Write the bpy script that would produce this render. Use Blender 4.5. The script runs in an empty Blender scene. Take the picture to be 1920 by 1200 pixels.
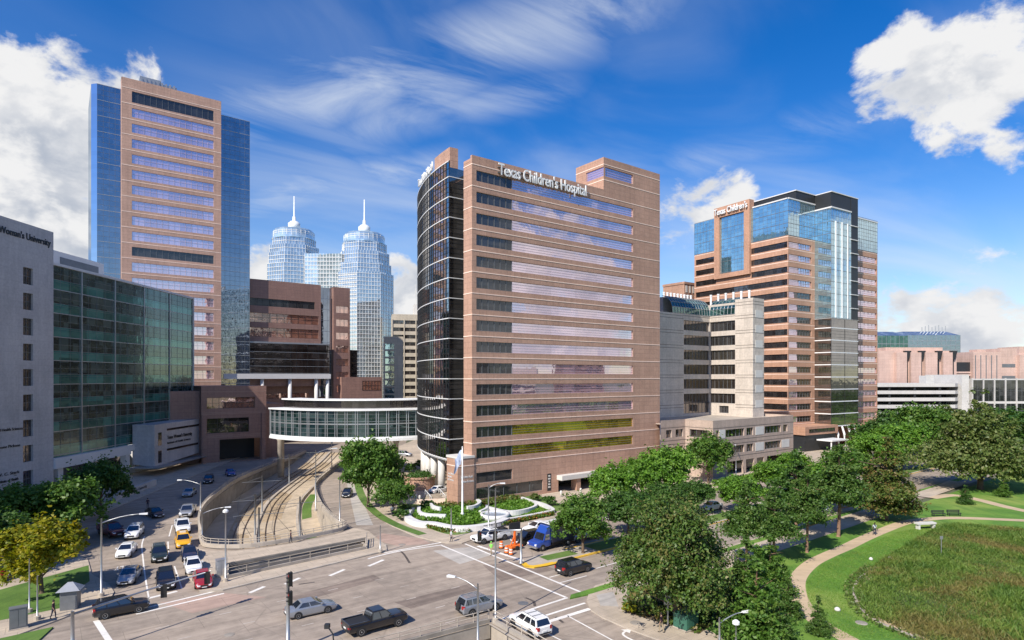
import bpy, bmesh, math, random
import numpy as np
from mathutils import Vector, Matrix
R = math.radians
random.seed(4)
scn = bpy.context.scene
COL = scn.collection
# ------------------------------------------------------------------ camera
H, F, HOR = 23.0, 1136.0, 708.0          # eye height (m), focal length and horizon row for a 1920 px wide picture
cd = bpy.data.cameras.new('camera')
cam = bpy.data.objects.new('camera', cd); COL.objects.link(cam)
cd.sensor_width = 36; cd.lens = 36*F/1920; cd.shift_y = (HOR-600)/1920
cd.clip_start = 0.5; cd.clip_end = 20000
cam.location = (0, 0, H); cam.rotation_euler = (R(90), 0, 0)
scn.camera = cam
scn.render.engine = 'CYCLES'
scn.view_settings.view_transform = 'Standard'
scn.view_settings.look = 'None'
scn.view_settings.exposure = 0.36
scn.view_settings.gamma = 1.0
# ------------------------------------------------------------------ sun and sky
EL = R(42)
SH = Vector((-0.58, -0.81)).normalized()
SUN = Vector((SH.x*math.cos(EL), SH.y*math.cos(EL), math.sin(EL)))
sl = bpy.data.lights.new('sun', 'SUN'); sl.energy = 5.0; sl.angle = R(0.5); sl.color = (1.0, 0.93, 0.83)
so = bpy.data.objects.new('sun', sl); COL.objects.link(so)
so.rotation_euler = SUN.to_track_quat('Z', 'Y').to_euler(); so.location = (-60, -80, 150)

wd = bpy.data.worlds.new('World'); scn.world = wd; wd.use_nodes = True
WT = wd.node_tree; WT.nodes.clear()
class NB:                                  # tiny node-expression builder
    def __init__(s, t): s.t = t
    def new(s, typ, **kw):
        n = s.t.nodes.new(typ)
        for k, v in kw.items(): setattr(n, k, v)
        return n
    def put(s, sock, v):
        if hasattr(v, 'is_output'): s.t.links.new(v, sock)
        elif v is not None: sock.default_value = v
    def m(s, op, a, b=None, c=None, clamp=False):
        n = s.new('ShaderNodeMath', operation=op, use_clamp=clamp)
        for i, v in enumerate((a, b, c)):
            if v is not None: s.put(n.inputs[i], v)
        return n.outputs[0]
    def v(s, op, a, b=None, sc=None):
        n = s.new('ShaderNodeVectorMath', operation=op)
        s.put(n.inputs[0], a)
        if b is not None: s.put(n.inputs[1], b)
        if sc is not None: s.put(n.inputs['Scale'], sc)
        return n.outputs['Value'] if op in ('DOT_PRODUCT', 'LENGTH') else n.outputs[0]
    def ss(s, x, a, b, lo=0.0, hi=1.0):
        n = s.new('ShaderNodeMapRange', interpolation_type='SMOOTHSTEP')
        for i, v in enumerate((x, a, b, lo, hi)): s.put(n.inputs[i], v)
        return n.outputs[0]
    def noise(s, vec, scale, detail=4, rough=.5, dist=0.0):
        n = s.new('ShaderNodeTexNoise'); s.put(n.inputs['Vector'], vec)
        n.inputs['Scale'].default_value = scale; n.inputs['Detail'].default_value = detail
        n.inputs['Roughness'].default_value = rough; n.inputs['Distortion'].default_value = dist
        return n.outputs['Fac']
    def mix(s, f, a, b, blend='MIX'):
        n = s.new('ShaderNodeMix', data_type='RGBA', blend_type=blend)
        s.put(n.inputs[0], f)
        for i, v in ((6, a), (7, b)):
            if isinstance(v, tuple) and len(v) == 3: v = v + (1,)
            s.put(n.inputs[i], v)
        return n.outputs[2]
    def comb(s, x, y, z):
        n = s.new('ShaderNodeCombineXYZ')
        for i, v in enumerate((x, y, z)): s.put(n.inputs[i], v)
        return n.outputs[0]
    def sep(s, v):
        n = s.new('ShaderNodeSeparateXYZ'); s.put(n.inputs[0], v); return n.outputs
def skydir(px, py):
    return Vector(((px-960)/F, 1, (HOR-py)/F)).normalized()
b = NB(WT)
sky = b.new('ShaderNodeTexSky', sky_type='NISHITA')
sky.sun_disc = False; sky.sun_elevation = EL; sky.sun_rotation = math.atan2(SUN.x, SUN.y)
sky.air_density = 1.0; sky.dust_density = 0.3; sky.ozone_density = 2.5; sky.altitude = 0
hs = b.new('ShaderNodeHueSaturation'); b.put(hs.inputs['Color'], sky.outputs[0])
hs.inputs['Saturation'].default_value = 1.45; hs.inputs['Hue'].default_value = 0.513; hs.inputs['Value'].default_value = 1.50
dirv = b.new('ShaderNodeTexCoord').outputs['Generated']
dx, dy, dz = b.sep(dirv)
up = b.m('MAXIMUM', dz, 0.0)
# cumulus: where the photograph has them, and a scatter elsewhere
spots = [((0, 215), 8, 1.0), ((110, 235), 8, 1.0), ((60, 370), 10, 1.0), ((150, 450), 6, .9), ((640, 470), 3, .35),
         ((760, 545), 4, 1.0), ((1330, 385), 4.2, 1.0), ((1275, 410), 3.2, .9), ((1870, 90), 5.5, .9), ((1705, 130), 4.4, .84), ((1800, 190), 4.6, .82), ((1660, 205), 2.6, .7),
         ((1900, 270), 2.6, .7), ((1735, 565), 4.2, .64), ((1850, 520), 3.8, .68), ((1685, 600), 3.4, .66), ((1895, 460), 3, .58), ((1810, 615), 4, .66), ((1905, 580), 3.6, .66), ((520, 500), 3.5, .75)]
cl = [(skydir(*p), r, w) for p, r, w in spots]
cl += [(Vector((.97, -.25, .13)).normalized(), 11, 1.0), (Vector((.9, -.5, .12)).normalized(), 9, .9), (Vector((.93, .05, .12)).normalized(), 9, .9),
       (Vector((-.6, -.8, .35)).normalized(), 14, .6), (Vector((.3, -.95, .4)).normalized(), 14, .6), (Vector((.75, -.6, .5)).normalized(), 9, .7)]
msk = None
for c, r, w in cl:
    d = b.v('DOT_PRODUCT', dirv, tuple(c))
    k = b.ss(d, math.cos(R(r*1.25)), math.cos(R(r*.35)), 0.0, w)
    msk = k if msk is None else b.m('MAXIMUM', msk, k)
cv = b.v('MULTIPLY', dirv, (1.0, 1.0, 1.5))
n1 = b.noise(cv, 9.0, 10, .60, .2)
n2 = b.noise(b.v('ADD', cv, tuple(SUN*0.035+Vector((0, 0, .02)))), 9.5, 5, .5, .15)
nlow = b.noise(cv, 3.0, 2, .5)
cov = b.m('ADD', b.m('ADD', n1, b.m('MULTIPLY', msk, .37)), b.m('MULTIPLY', b.m('SUBTRACT', nlow, .5), .12))
alpha = b.ss(cov, .69, .82)
alpha = b.m('MULTIPLY', alpha, b.ss(dz, -.01, .03))
lit = b.ss(b.m('SUBTRACT', n1, n2), -.07, .13)
thick = b.ss(cov, .76, .98)
shade = b.m('MULTIPLY', b.m('SUBTRACT', 1.0, lit), b.m('ADD', .35, b.m('MULTIPLY', thick, .65)))
ccol = b.mix(shade, (8.4, 8.4, 8.45), (4.5, 4.95, 5.8))
# cirrus veils: stretched noise on a high flat layer
q = b.m('ADD', up, .16)
qx = b.m('DIVIDE', dx, q); qy = b.m('DIVIDE', dy, q)
qa = b.m('ADD', b.m('MULTIPLY', qx, .83), b.m('MULTIPLY', qy, .55))
qb = b.m('SUBTRACT', b.m('MULTIPLY', qy, .83), b.m('MULTIPLY', qx, .55))
cvv = b.comb(b.m('MULTIPLY', qa, .75), b.m('MULTIPLY', qb, 1.35), 0.0)
c1 = b.noise(cvv, 1.0, 7, .50, .9)
c2 = b.noise(b.comb(qa, qb, 3.0), .55, 3, .5)
cmk = None
for p, r, w in [((720, 150), 13, 1), ((980, 70), 13, .9), ((1220, 60), 10, .55), ((560, 130), 9, .6), ((1180, 260), 5, .6), ((620, 330), 9, .8), ((900, 230), 8, .5),
                ((1450, 330), 10, .6), ((1700, 450), 14, .8), ((1500, 250), 9, .4)]:
    d = b.v('DOT_PRODUCT', dirv, tuple(skydir(*p)))
    k = b.ss(d, math.cos(R(r*1.4)), math.cos(R(r*.2)), 0.0, w)
    cmk = k if cmk is None else b.m('MAXIMUM', cmk, k)
# long wind-drawn streaks
stk = None
for p0, p1, hw, w in (((430, 185), (1180, -5), 3.2, .95), ((650, 235), (1000, 40), 2.6, .6), ((470, 375), (840, 300), 2.0, .7), ((690, 205), (1050, 150), 1.8, .5), ((1240, 330), (1600, 215), 2.2, .4)):
    A_, B_ = skydir(*p0), skydir(*p1); N_ = A_.cross(B_).normalized(); M_ = (A_+B_).normalized()
    off = b.m('ABSOLUTE', b.m('ADD', b.v('DOT_PRODUCT', dirv, tuple(N_)), b.m('MULTIPLY', b.m('SUBTRACT', c2, .5), .16)))
    k = b.m('MULTIPLY', b.ss(off, math.sin(R(hw*1.5)), 0.0, 0, w), b.ss(b.v('DOT_PRODUCT', dirv, tuple(M_)), math.cos(A_.angle(B_)*.72), math.cos(A_.angle(B_)*.3)))
    stk = k if stk is None else b.m('MAXIMUM', stk, k)
c3 = b.noise(b.comb(b.m('MULTIPLY', qa, .7), b.m('MULTIPLY', qb, 1.6), 7.0), 2.2, 9, .6, 1.0)
stk = b.m('MULTIPLY', stk, b.ss(c3, .30, .72))
ca = b.m('MULTIPLY', b.ss(b.m('ADD', c1, b.m('MULTIPLY', b.m('SUBTRACT', c2, .5), .5)), .34, .70), b.m('ADD', .08, b.m('MULTIPLY', cmk, .50)))
lowveil = b.m('MULTIPLY', b.ss(dz, .32, .02), .30)
base = b.mix(lowveil, hs.outputs[0], (6.6, 7.6, 8.8))
ca = b.m('MAXIMUM', ca, b.m('MULTIPLY', stk, .8))
base = b.mix(ca, base, (7.2, 7.8, 8.6))
fin = b.mix(alpha, base, ccol)
bg = b.new('ShaderNodeBackground'); b.put(bg.inputs['Color'], fin); bg.inputs['Strength'].default_value = 0.082
wo = b.new('ShaderNodeOutputWorld'); WT.links.new(bg.outputs[0], wo.inputs['Surface'])

# ------------------------------------------------------------------ helpers
def W(px, py, z=0.0):                     # the point at height z that the photograph shows at this pixel
    Y = (H-z)*F/(py-HOR)
    return Vector(((px-960)/F*Y, Y, z))
def W2(px, py):
    w = W(px, py); return (w.x, w.y)
def tag(o, label=None, cat=None, group=None, kind=None):
    if label: o['label'] = label
    if cat: o['category'] = cat
    if group: o['group'] = group
    if kind: o['kind'] = kind
    return o
def empty(name, label, cat, loc=(0, 0, 0), rz=0.0, group=None):
    o = bpy.data.objects.new(name, None); COL.objects.link(o)
    o.location = loc; o.rotation_euler = (0, 0, rz); o.empty_display_size = .5
    return tag(o, label, cat, group)
class MB:
    def __init__(s): s.v = []; s.f = []; s.m = []
    def add(s, vs, fs, m=0):
        n = len(s.v); s.v += [tuple(v) for v in vs]
        s.f += [tuple(i+n for i in f) for f in fs]; s.m += [m]*len(fs)
    def quad(s, a, b_, c, d, m=0): s.add([a, b_, c, d], [(0, 1, 2, 3)], m)
    def box(s, x0, x1, y0, y1, z0, z1, m=0, fr=None):
        vs = [(x, y, z) for z in (z0, z1) for x, y in ((x0, y0), (x1, y0), (x1, y1), (x0, y1))]
        if fr: vs = [fr(*p) for p in vs]
        s.add(vs, [(3, 2, 1, 0), (4, 5, 6, 7), (0, 1, 5, 4), (1, 2, 6, 5), (2, 3, 7, 6), (3, 0, 4, 7)], m)
    def prism(s, pts, z0, z1, m=0, mtop=None, bottom=True):
        n = len(pts)
        a = sum(pts[i][0]*pts[(i+1) % n][1]-pts[(i+1) % n][0]*pts[i][1] for i in range(n))
        if a < 0: pts = pts[::-1]
        vs = [(p[0], p[1], z0) for p in pts]+[(p[0], p[1], z1) for p in pts]
        s.add(vs, [(i, (i+1) % n, n+(i+1) % n, n+i) for i in range(n)], m)
        s.add(vs[n:], [tuple(range(n))], m if mtop is None else mtop)
        if bottom: s.add(vs[:n], [tuple(range(n-1, -1, -1))], m)
    def tube(s, path, r, n=8, m=0, cap=True):
        path = [Vector(p) for p in path]
        rs = r if isinstance(r, (list, tuple)) else [r]*len(path)
        k0 = len(s.v); k = len(path)
        ref = Vector((0, 0, 1))
        for i, p in enumerate(path):
            t = (path[min(i+1, k-1)]-path[max(i-1, 0)]).normalized()
            a = t.cross(ref if abs(t.z) < .95 else Vector((1, 0, 0))).normalized(); c = t.cross(a)
            for j in range(n):
                w = 2*math.pi*j/n
                s.v.append(tuple(p+(a*math.cos(w)+c*math.sin(w))*rs[i]))
        for i in range(k-1):
            for j in range(n):
                s.f.append((k0+i*n+j, k0+i*n+(j+1) % n, k0+(i+1)*n+(j+1) % n, k0+(i+1)*n+j)); s.m.append(m)
        if cap:
            s.f.append(tuple(k0+j for j in range(n))); s.m.append(m)
            s.f.append(tuple(k0+(k-1)*n+j for j in range(n-1, -1, -1))); s.m.append(m)
    def lathe(s, prof, n=12, c=(0, 0, 0), m=0, axis='Z'):
        k0 = len(s.v)
        for r, h in prof:
            for j in range(n):
                w = 2*math.pi*j/n
                p = (r*math.cos(w), r*math.sin(w), h) if axis == 'Z' else (r*math.cos(w), h, r*math.sin(w))
                s.v.append((p[0]+c[0], p[1]+c[1], p[2]+c[2]))
        for i in range(len(prof)-1):
            for j in range(n):
                s.f.append((k0+i*n+j, k0+i*n+(j+1) % n, k0+(i+1)*n+(j+1) % n, k0+(i+1)*n+j)); s.m.append(m)
        s.f.append(tuple(k0+j for j in range(n-1, -1, -1))); s.m.append(m)
        s.f.append(tuple(k0+(len(prof)-1)*n+j for j in range(n))); s.m.append(m)
    def strip(s, a, c, m=0):               # ruled surface between two polylines
        for i in range(len(a)-1): s.quad(a[i], a[i+1], c[i+1], c[i], m)
    def mesh(s, name, mats, smooth=False):
        me = bpy.data.meshes.new(name); me.from_pydata(s.v, [], s.f)
        mats = mats if isinstance(mats, (list, tuple)) else [mats]
        for k in mats: me.materials.append(k)
        if len(mats) > 1: me.polygons.foreach_set('material_index', s.m)
        if smooth: me.polygons.foreach_set('use_smooth', [True]*len(s.f))
        me.update(); return me
    def build(s, name, mats, parent=None, smooth=False, loc=None, rz=None):
        o = bpy.data.objects.new(name, s.mesh(name, mats, smooth)); COL.objects.link(o)
        if parent: o.parent = parent
        if loc: o.location = loc
        if rz is not None: o.rotation_euler = (0, 0, rz)
        return o
def link_mesh(name, me, parent=None, mat=None):
    o = bpy.data.objects.new(name, me); COL.objects.link(o)
    if parent: o.parent = parent
    if mat:
        o.material_slots[0].link = 'OBJECT'; o.material_slots[0].material = mat
    return o
def structure(o): o['kind'] = 'structure'; return o
def copy_tree(o, parent=None):
    c = o.copy(); COL.objects.link(c); c.parent = parent
    for ch in list(o.children): copy_tree(ch, c)
    return c
def fill_poly(name, outer, holes, z, m):   # flat sheet with openings
    bm = bmesh.new()
    for loop in [outer]+holes:
        vs = [bm.verts.new((p[0], p[1], z)) for p in loop]
        for i in range(len(vs)): bm.edges.new((vs[i], vs[(i+1) % len(vs)]))
    bmesh.ops.triangle_fill(bm, use_beauty=True, use_dissolve=False, edges=bm.edges[:], normal=(0, 0, 1))
    me = bpy.data.meshes.new(name); bm.to_mesh(me); bm.free(); me.materials.append(m)
    o = bpy.data.objects.new(name, me); COL.objects.link(o); return structure(o)
def smooth_line(pts, n=6, closed=False):   # Catmull-Rom
    P = [Vector(p) for p in pts]; out = []; k = len(P)
    rng = range(k) if closed else range(k-1)
    for i in rng:
        g = (lambda j: P[j % k]) if closed else (lambda j: P[max(0, min(k-1, j))])
        p0, p1, p2, p3 = g(i-1), g(i), g(i+1), g(i+2)
        for j in range(n):
            t = j/n
            out.append(.5*((2*p1)+(p2-p0)*t+(2*p0-5*p1+4*p2-p3)*t*t+(3*p1-p0-3*p2+p3)*t**3))
    if not closed: out.append(P[-1])
    return out
def offset2(pts, d):                       # shift an open 2-D polyline sideways
    out = []
    for i in range(len(pts)):
        t = Vector(pts[min(i+1, len(pts)-1)][:2])-Vector(pts[max(i-1, 0)][:2]); t.normalize()
        out.append(Vector((pts[i][0]-t.y*d, pts[i][1]+t.x*d)))
    return out
def ribbon(mb, pts, w, z, m=0):            # flat band along a line
    a = offset2(pts, w/2); c = offset2(pts, -w/2)
    mb.strip([(p.x, p.y, z) for p in c], [(p.x, p.y, z) for p in a], m)
def wallstrip(mb, pts, th, z0, z1, m=0):   # standing wall of some thickness along a line; z0/z1 numbers or lists
    a = offset2(pts, th/2); c = offset2(pts, -th/2); n = len(pts)
    A = z0 if isinstance(z0, list) else [z0]*n; B = z1 if isinstance(z1, list) else [z1]*n
    a0 = [(p.x, p.y, A[i]) for i, p in enumerate(a)]; a1 = [(p.x, p.y, B[i]) for i, p in enumerate(a)]
    c0 = [(p.x, p.y, A[i]) for i, p in enumerate(c)]; c1 = [(p.x, p.y, B[i]) for i, p in enumerate(c)]
    mb.strip(a0, a1, m); mb.strip(c1, c0, m); mb.strip(a1, c1, m)
    mb.quad(a0[0], c0[0], c1[0], a1[0], m); mb.quad(a0[-1], a1[-1], c1[-1], c0[-1], m)

# ------------------------------------------------------------------ materials
MATS = {}
def newmat(name):
    mt = bpy.data.materials.new(name); mt.use_nodes = True
    t = mt.node_tree; p = t.nodes['Principled BSDF']
    MATS[name] = mt
    return mt, NB(t), p
def plain(name, c, rough=.6, metal=0.0, var=.12, sc=1.5, spec=.5, coat=0.0):
    mt, q, p = newmat(name)
    o = q.new('ShaderNodeTexCoord').outputs['Object']
    n = q.noise(o, sc, 6, .6); n2_ = q.noise(o, sc*.13, 3, .5)
    f = q.m('MULTIPLY', q.m('ADD', n, n2_), .5)
    col = q.mix(q.ss(f, .3, .7), tuple(x*(1-var) for x in c), tuple(min(1, x*(1+var)) for x in c))
    q.put(p.inputs['Base Color'], col)
    p.inputs['Roughness'].default_value = rough; p.inputs['Metallic'].default_value = metal
    p.inputs['Specular IOR Level'].default_value = spec; p.inputs['Coat Weight'].default_value = coat
    return mt
def wallxy(q):                            # (run along the wall, height) of an axis-aligned wall in its own frame
    x, y, z = q.sep(q.new('ShaderNodeTexCoord').outputs['Object'])
    return q.comb(q.m('ADD', x, y), z, 0.0), z
def stone(name, c, c2, pw=1.6, ph=.98, rough=.55, joint=.62, jw=.022):
    mt, q, p = newmat(name)
    uv, z = wallxy(q)
    br = q.new('ShaderNodeTexBrick', offset=0.0); q.put(br.inputs['Vector'], uv)
    for k, v in (('Scale', 1.0), ('Mortar Size', jw), ('Brick Width', pw), ('Row Height', ph), ('Bias', 0.0)): br.inputs[k].default_value = v
    br.inputs['Color1'].default_value = c+(1,); br.inputs['Color2'].default_value = c2+(1,)
    br.inputs['Mortar'].default_value = tuple(x*joint for x in c)+(1,)
    o = q.new('ShaderNodeTexCoord').outputs['Object']
    n = q.noise(o, 2.2, 8, .65); big = q.noise(o, .09, 4, .6)
    st = q.noise(q.v('MULTIPLY', o, (1, 1, .12)), .9, 4, .6)
    f = q.m('ADD', q.m('MULTIPLY', n, .4), q.m('ADD', q.m('MULTIPLY', big, .35), q.m('MULTIPLY', st, .25)))
    g = q.ss(f, .32, .68, .76, 1.18)
    col = q.mix(1.0, br.outputs[0], q.comb(g, g, g), 'MULTIPLY')
    q.put(p.inputs['Base Color'], col); p.inputs['Roughness'].default_value = rough
    return mt
def glass(name, tint, dark, refl, pw=1.5, ph=1.3, wob=.012, blind=.5, rough=.02, ior=1.5):
    """coated glass: part mirror, part view into dim rooms that differ from pane to pane"""
    mt, q, p = newmat(name)
    uv, z = wallxy(q)
    br = q.new('ShaderNodeTexBrick', offset=0.0); q.put(br.inputs['Vector'], uv)
    for k, v in (('Scale', 1.0), ('Mortar Size', 0.0), ('Brick Width', pw), ('Row Height', ph)): br.inputs[k].default_value = v
    br.inputs['Color1'].default_value = (0, 0, 0, 1); br.inputs['Color2'].default_value = (1, 1, 1, 1)
    f = q.sep(br.outputs[0])[0]
    o = q.new('ShaderNodeTexCoord').outputs['Object']
    n = q.noise(o, .35, 3, .5)
    col = q.mix(q.m('MULTIPLY', q.ss(q.m('ADD', f, q.m('MULTIPLY', n, .6)), .5, 1.3), blind), dark, tuple(min(1, x*2.2+.03) for x in dark))
    q.put(p.inputs['Base Color'], col); p.inputs['Roughness'].default_value = .15
    bmp = q.new('ShaderNodeBump'); bmp.inputs['Strength'].default_value = 1.0; bmp.inputs['Distance'].default_value = 1.0
    hgt = q.m('ADD', q.m('MULTIPLY', q.noise(q.v('MULTIPLY', o, (1, 1, .8)), .55, 2, .5), wob), q.m('MULTIPLY', f, 0.0))
    q.put(bmp.inputs['Height'], hgt)
    gl = q.new('ShaderNodeBsdfGlossy'); gl.inputs['Roughness'].default_value = rough
    tc = q.mix(f, tuple(x*.93 for x in tint), tint)
    q.put(gl.inputs['Color'], tc); q.put(gl.inputs['Normal'], bmp.outputs[0])
    fr = q.new('ShaderNodeFresnel'); fr.inputs[0].default_value = ior
    mx = q.new('ShaderNodeMixShader'); q.put(mx.inputs[0], q.m('ADD', refl, q.m('MULTIPLY', fr.outputs[0], 1-refl), clamp=True))
    q.t.links.new(p.outputs[0], mx.inputs[1]); q.t.links.new(gl.outputs[0], mx.inputs[2])
    q.t.links.new(mx.outputs[0], q.t.nodes['Material Output'].inputs['Surface'])
    return mt
def foliage_mat(name, c1, c2, c3, tr=.3):
    mt, q, p = newmat(name)
    rnd = q.new('ShaderNodeNewGeometry').outputs['Random Per Island']
    o = q.new('ShaderNodeTexCoord').outputs['Object']
    n = q.noise(o, .55, 3, .55)
    a = q.mix(q.ss(rnd, 0.0, .75), c1, c2)
    a = q.mix(q.ss(q.m('ADD', q.m('MULTIPLY', n, .75), q.m('MULTIPLY', rnd, .35)), .55, .78), a, c3)
    q.put(p.inputs['Base Color'], a); p.inputs['Roughness'].default_value = .5; p.inputs['Specular IOR Level'].default_value = .35
    ts = q.new('ShaderNodeBsdfTranslucent'); q.put(ts.inputs['Color'], q.mix(1.0, a, (1.3, 1.45, .7), 'MULTIPLY'))
    mx = q.new('ShaderNodeMixShader'); mx.inputs[0].default_value = tr
    q.t.links.new(p.outputs[0], mx.inputs[1]); q.t.links.new(ts.outputs[0], mx.inputs[2])
    q.t.links.new(mx.outputs[0], q.t.nodes['Material Output'].inputs['Surface'])
    return mt
def paving(name, c, jx=4.5, jy=4.5, ang=38, stain=.35, crack=True, rough=.8):
    """poured concrete: slab joints, oil-darkened patches, hairline cracks, tyre streaks along the lanes"""
    mt, q, p = newmat(name)
    o = q.new('ShaderNodeTexCoord').outputs['Object']
    mp = q.new('ShaderNodeMapping'); q.put(mp.inputs[0], o); mp.inputs['Rotation'].default_value = (0, 0, -R(ang))
    v = mp.outputs[0]
    n = q.noise(o, .8, 8, .65); big = q.noise(o, .05, 5, .6); fine = q.noise(o, 7, 5, .7)
    streak = q.noise(q.v('MULTIPLY', v, (.05, 1.1, 1)), .8, 5, .6)
    f = q.m('ADD', q.m('ADD', q.m('MULTIPLY', n, .24), q.m('MULTIPLY', big, .28)), q.m('ADD', q.m('MULTIPLY', fine, .12), q.m('MULTIPLY', streak, .36)))
    col = q.mix(q.ss(f, .37, .63), tuple(x*(1-stain) for x in c), tuple(min(1, x*1.16) for x in c))
    br = q.new('ShaderNodeTexBrick', offset=.5); q.put(br.inputs['Vector'], v)
    for k, w in (('Scale', 1.0), ('Mortar Size', .022), ('Brick Width', jx), ('Row Height', jy)): br.inputs[k].default_value = w
    br.inputs['Color1'].default_value = (.93, .93, .93, 1); br.inputs['Color2'].default_value = (1.05, 1.04, 1.03, 1); br.inputs['Mortar'].default_value = (.66, .66, .66, 1)
    col = q.mix(1.0, col, br.outputs[0], 'MULTIPLY')
    if crack:
        vo = q.new('ShaderNodeTexVoronoi', feature='DISTANCE_TO_EDGE'); vo.inputs['Scale'].default_value = .09
        q.put(vo.inputs['Vector'], q.v('ADD', o, q.v('SCALE', q.new('ShaderNodeTexNoise').outputs['Color'], sc=2.0)))
        cr = q.m('MULTIPLY', q.ss(vo.outputs['Distance'], .012, .0), q.ss(big, .42, .6))
        col = q.mix(q.m('MULTIPLY', cr, .35), col, tuple(x*.35 for x in c))
    q.put(p.inputs['Base Color'], col); p.inputs['Roughness'].default_value = rough
    return mt
def grass_mat(name, c1, c2, c3, sc=.25):
    mt, q, p = newmat(name)
    o = q.new('ShaderNodeTexCoord').outputs['Object']
    a = q.noise(o, sc, 6, .6); f = q.noise(o, 9, 4, .7); g = q.noise(o, sc*.25, 4, .55)
    col = q.mix(q.ss(q.m('ADD', q.m('MULTIPLY', a, .6), q.m('MULTIPLY', f, .4)), .35, .65), c1, c2)
    col = q.mix(q.ss(g, .5, .72), col, c3)
    st_ = q.noise(q.v('MULTIPLY', o, (.9, .12, 1)), .9, 4, .6); worn = q.noise(o, .7, 6, .7)
    col = q.mix(q.ss(st_, .48, .66, 0, .45), col, tuple(x*.72 for x in c1)); col = q.mix(q.ss(worn, .62, .78, 0, .5), col, tuple(x*.8+.03 for x in c3))
    q.put(p.inputs['Base Color'], col); p.inputs['Roughness'].default_value = .85
    bm_ = q.new('ShaderNodeBump'); bm_.inputs['Strength'].default_value = .5; bm_.inputs['Distance'].default_value = .08
    q.put(bm_.inputs['Height'], f); q.put(p.inputs['Normal'], bm_.outputs[0])
    return mt

GRAN = stone('pink_granite', (.43, .258, .183), (.47, .287, .205))
GRANL = plain('granite_band', (.86, .66, .54), .5)
TOWER = stone('tower_granite', (.48, .30, .228), (.52, .33, .25))
BRN = stone('brown_stone', (.26, .15, .12), (.29, .17, .135))
PAVB = stone('pavilion_stone', (.46, .26, .17), (.50, .285, .19), 1.2, .5)
PODS = stone('podium_stone', (.43, .335, .275), (.47, .365, .30), 1.6, 1.3, joint=.8)
PALE = stone('pale_stone', (.54, .475, .41), (.58, .51, .44), 1.6, 1.3, joint=.8)
PALEB = plain('pale_stone_band', (.14, .115, .10), .6)
WHITE = plain('white_panel', (.66, .65, .64), .5, var=.05)
WHITES = stone('white_panels', (.46, .44, .44), (.50, .48, .47), 2.3, 1.15, joint=.86, jw=.02)
OFFW = plain('off_white', (.62, .60, .56), .6, var=.08)
GARW = plain('garage_concrete', (.50, .49, .47), .7, var=.12)
PINK = stone('pink_stone', (.53, .37, .31), (.56, .40, .335), 3, 1.6)
BEIGE = stone('beige_stone', (.50, .44, .34), (.54, .47, .37), 3, 1.5)
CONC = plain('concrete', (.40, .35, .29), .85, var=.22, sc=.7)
CONCD = plain('stained_shaded_concrete', (.28, .25, .215), .9, var=.35, sc=.5)  # stained tone, also used as painted shade on the left cutting wall
STEEL = plain('galvanised_steel', (.42, .43, .44), .4, .7, .1)
PAINTM = plain('white_metal', (.75, .76, .76), .4, var=.05)
DARKM = plain('dark_metal', (.03, .032, .035), .45, .2)
GREYM = plain('grey_metal', (.18, .19, .2), .5, .3)
LOUV = glass('louvre_glass', (.35, .36, .37), (.030, .030, .032), .10, 1.9, 1.9, .004, .3)
LILAC = glass('lilac_mirror_glass', (1.0, .87, .93), (.50, .31, .38), .60, 3.2, 9, .008, .4)
BLUEG = glass('blue_curtain_glass', (.56, .63, .72), (.014, .026, .050), .52, 1.5, 1.3, .008, .6)
BRONZE = glass('bronze_glass', (.66, .62, .58), (.022, .019, .016), .40, 1.5, 1.3, .02, .6)
VISION = glass('vision_glass', (.42, .58, .54), (.012, .026, .023), .08, 1.3, 2.0, .02, 1.6, .02, 1.3)
SPAND = glass('teal_spandrel_glass', (.36, .62, .56), (.016, .095, .080), .13, 2.6, 9, .03, .9, .02, 1.3)
BRIDGEG = glass('bridge_glass', (.45, .62, .60), (.008, .022, .022), .14, 2.2, 2.3, .02, .9)
TEAL = glass('teal_glass', (.36, .60, .54), (.008, .034, .030), .20, 2.6, 2.3, .03, .9)
DARKW = glass('dark_window_glass', (.55, .50, .48), (.018, .014, .013), .22, 1.5, 2, .02, .5)
SKYG = glass('sky_curtain_glass', (.74, .92, 1.0), (.07, .16, .20), .58, 1.5, 1.2, .014, .6)
AMBER = glass('amber_reflection_glass', (1.0, .70, .16), (.30, .19, .015), .50, 3.2, 9, .012, .5)  # golden reflection of the meadow put into tint and base colour
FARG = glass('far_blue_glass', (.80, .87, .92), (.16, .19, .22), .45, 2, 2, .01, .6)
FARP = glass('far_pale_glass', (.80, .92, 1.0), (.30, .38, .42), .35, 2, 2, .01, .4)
MULL = plain('lilac_mullion', (.42, .34, .38), .5)
FARD = glass('far_dark_glass', (.5, .52, .55), (.012, .012, .014), .15, 2, 2, .01, .6)
COPPER = glass('copper_reflection_glass', (1.0, .74, .64), (.42, .19, .13), .56, 1.6, 1.0, .03, .4)  # orange reflection of the sunlit tower put into the base colour
ROAD = paving('road_concrete', (.345, .285, .23), 6, 3.6, 38, .36)
WALK = paving('pavement_concrete', (.46, .385, .30), 1.8, 1.8, 37, .22, False)
TAN = paving('tan_gravel_path', (.50, .38, .245), 60, 60, 0, .15, False, .95)
SOIL = grass_mat('soil', (.10, .075, .05), (.16, .12, .08), (.09, .10, .04))
GROUND = grass_mat('town_ground', (.10, .115, .06), (.14, .14, .09), (.16, .15, .12), .03)
LAWN = grass_mat('mown_lawn', (.065, .165, .016), (.135, .27, .028), (.24, .30, .06), .2)
LAWND = grass_mat('verge_grass', (.06, .13, .018), (.11, .20, .03), (.14, .20, .05), .3)
MEADOWM = grass_mat('meadow_floor', (.05, .085, .016), (.10, .12, .026), (.15, .10, .035), .10)
YELLOW = plain('yellow_kerb_paint', (.72, .44, .03), .6)
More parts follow.
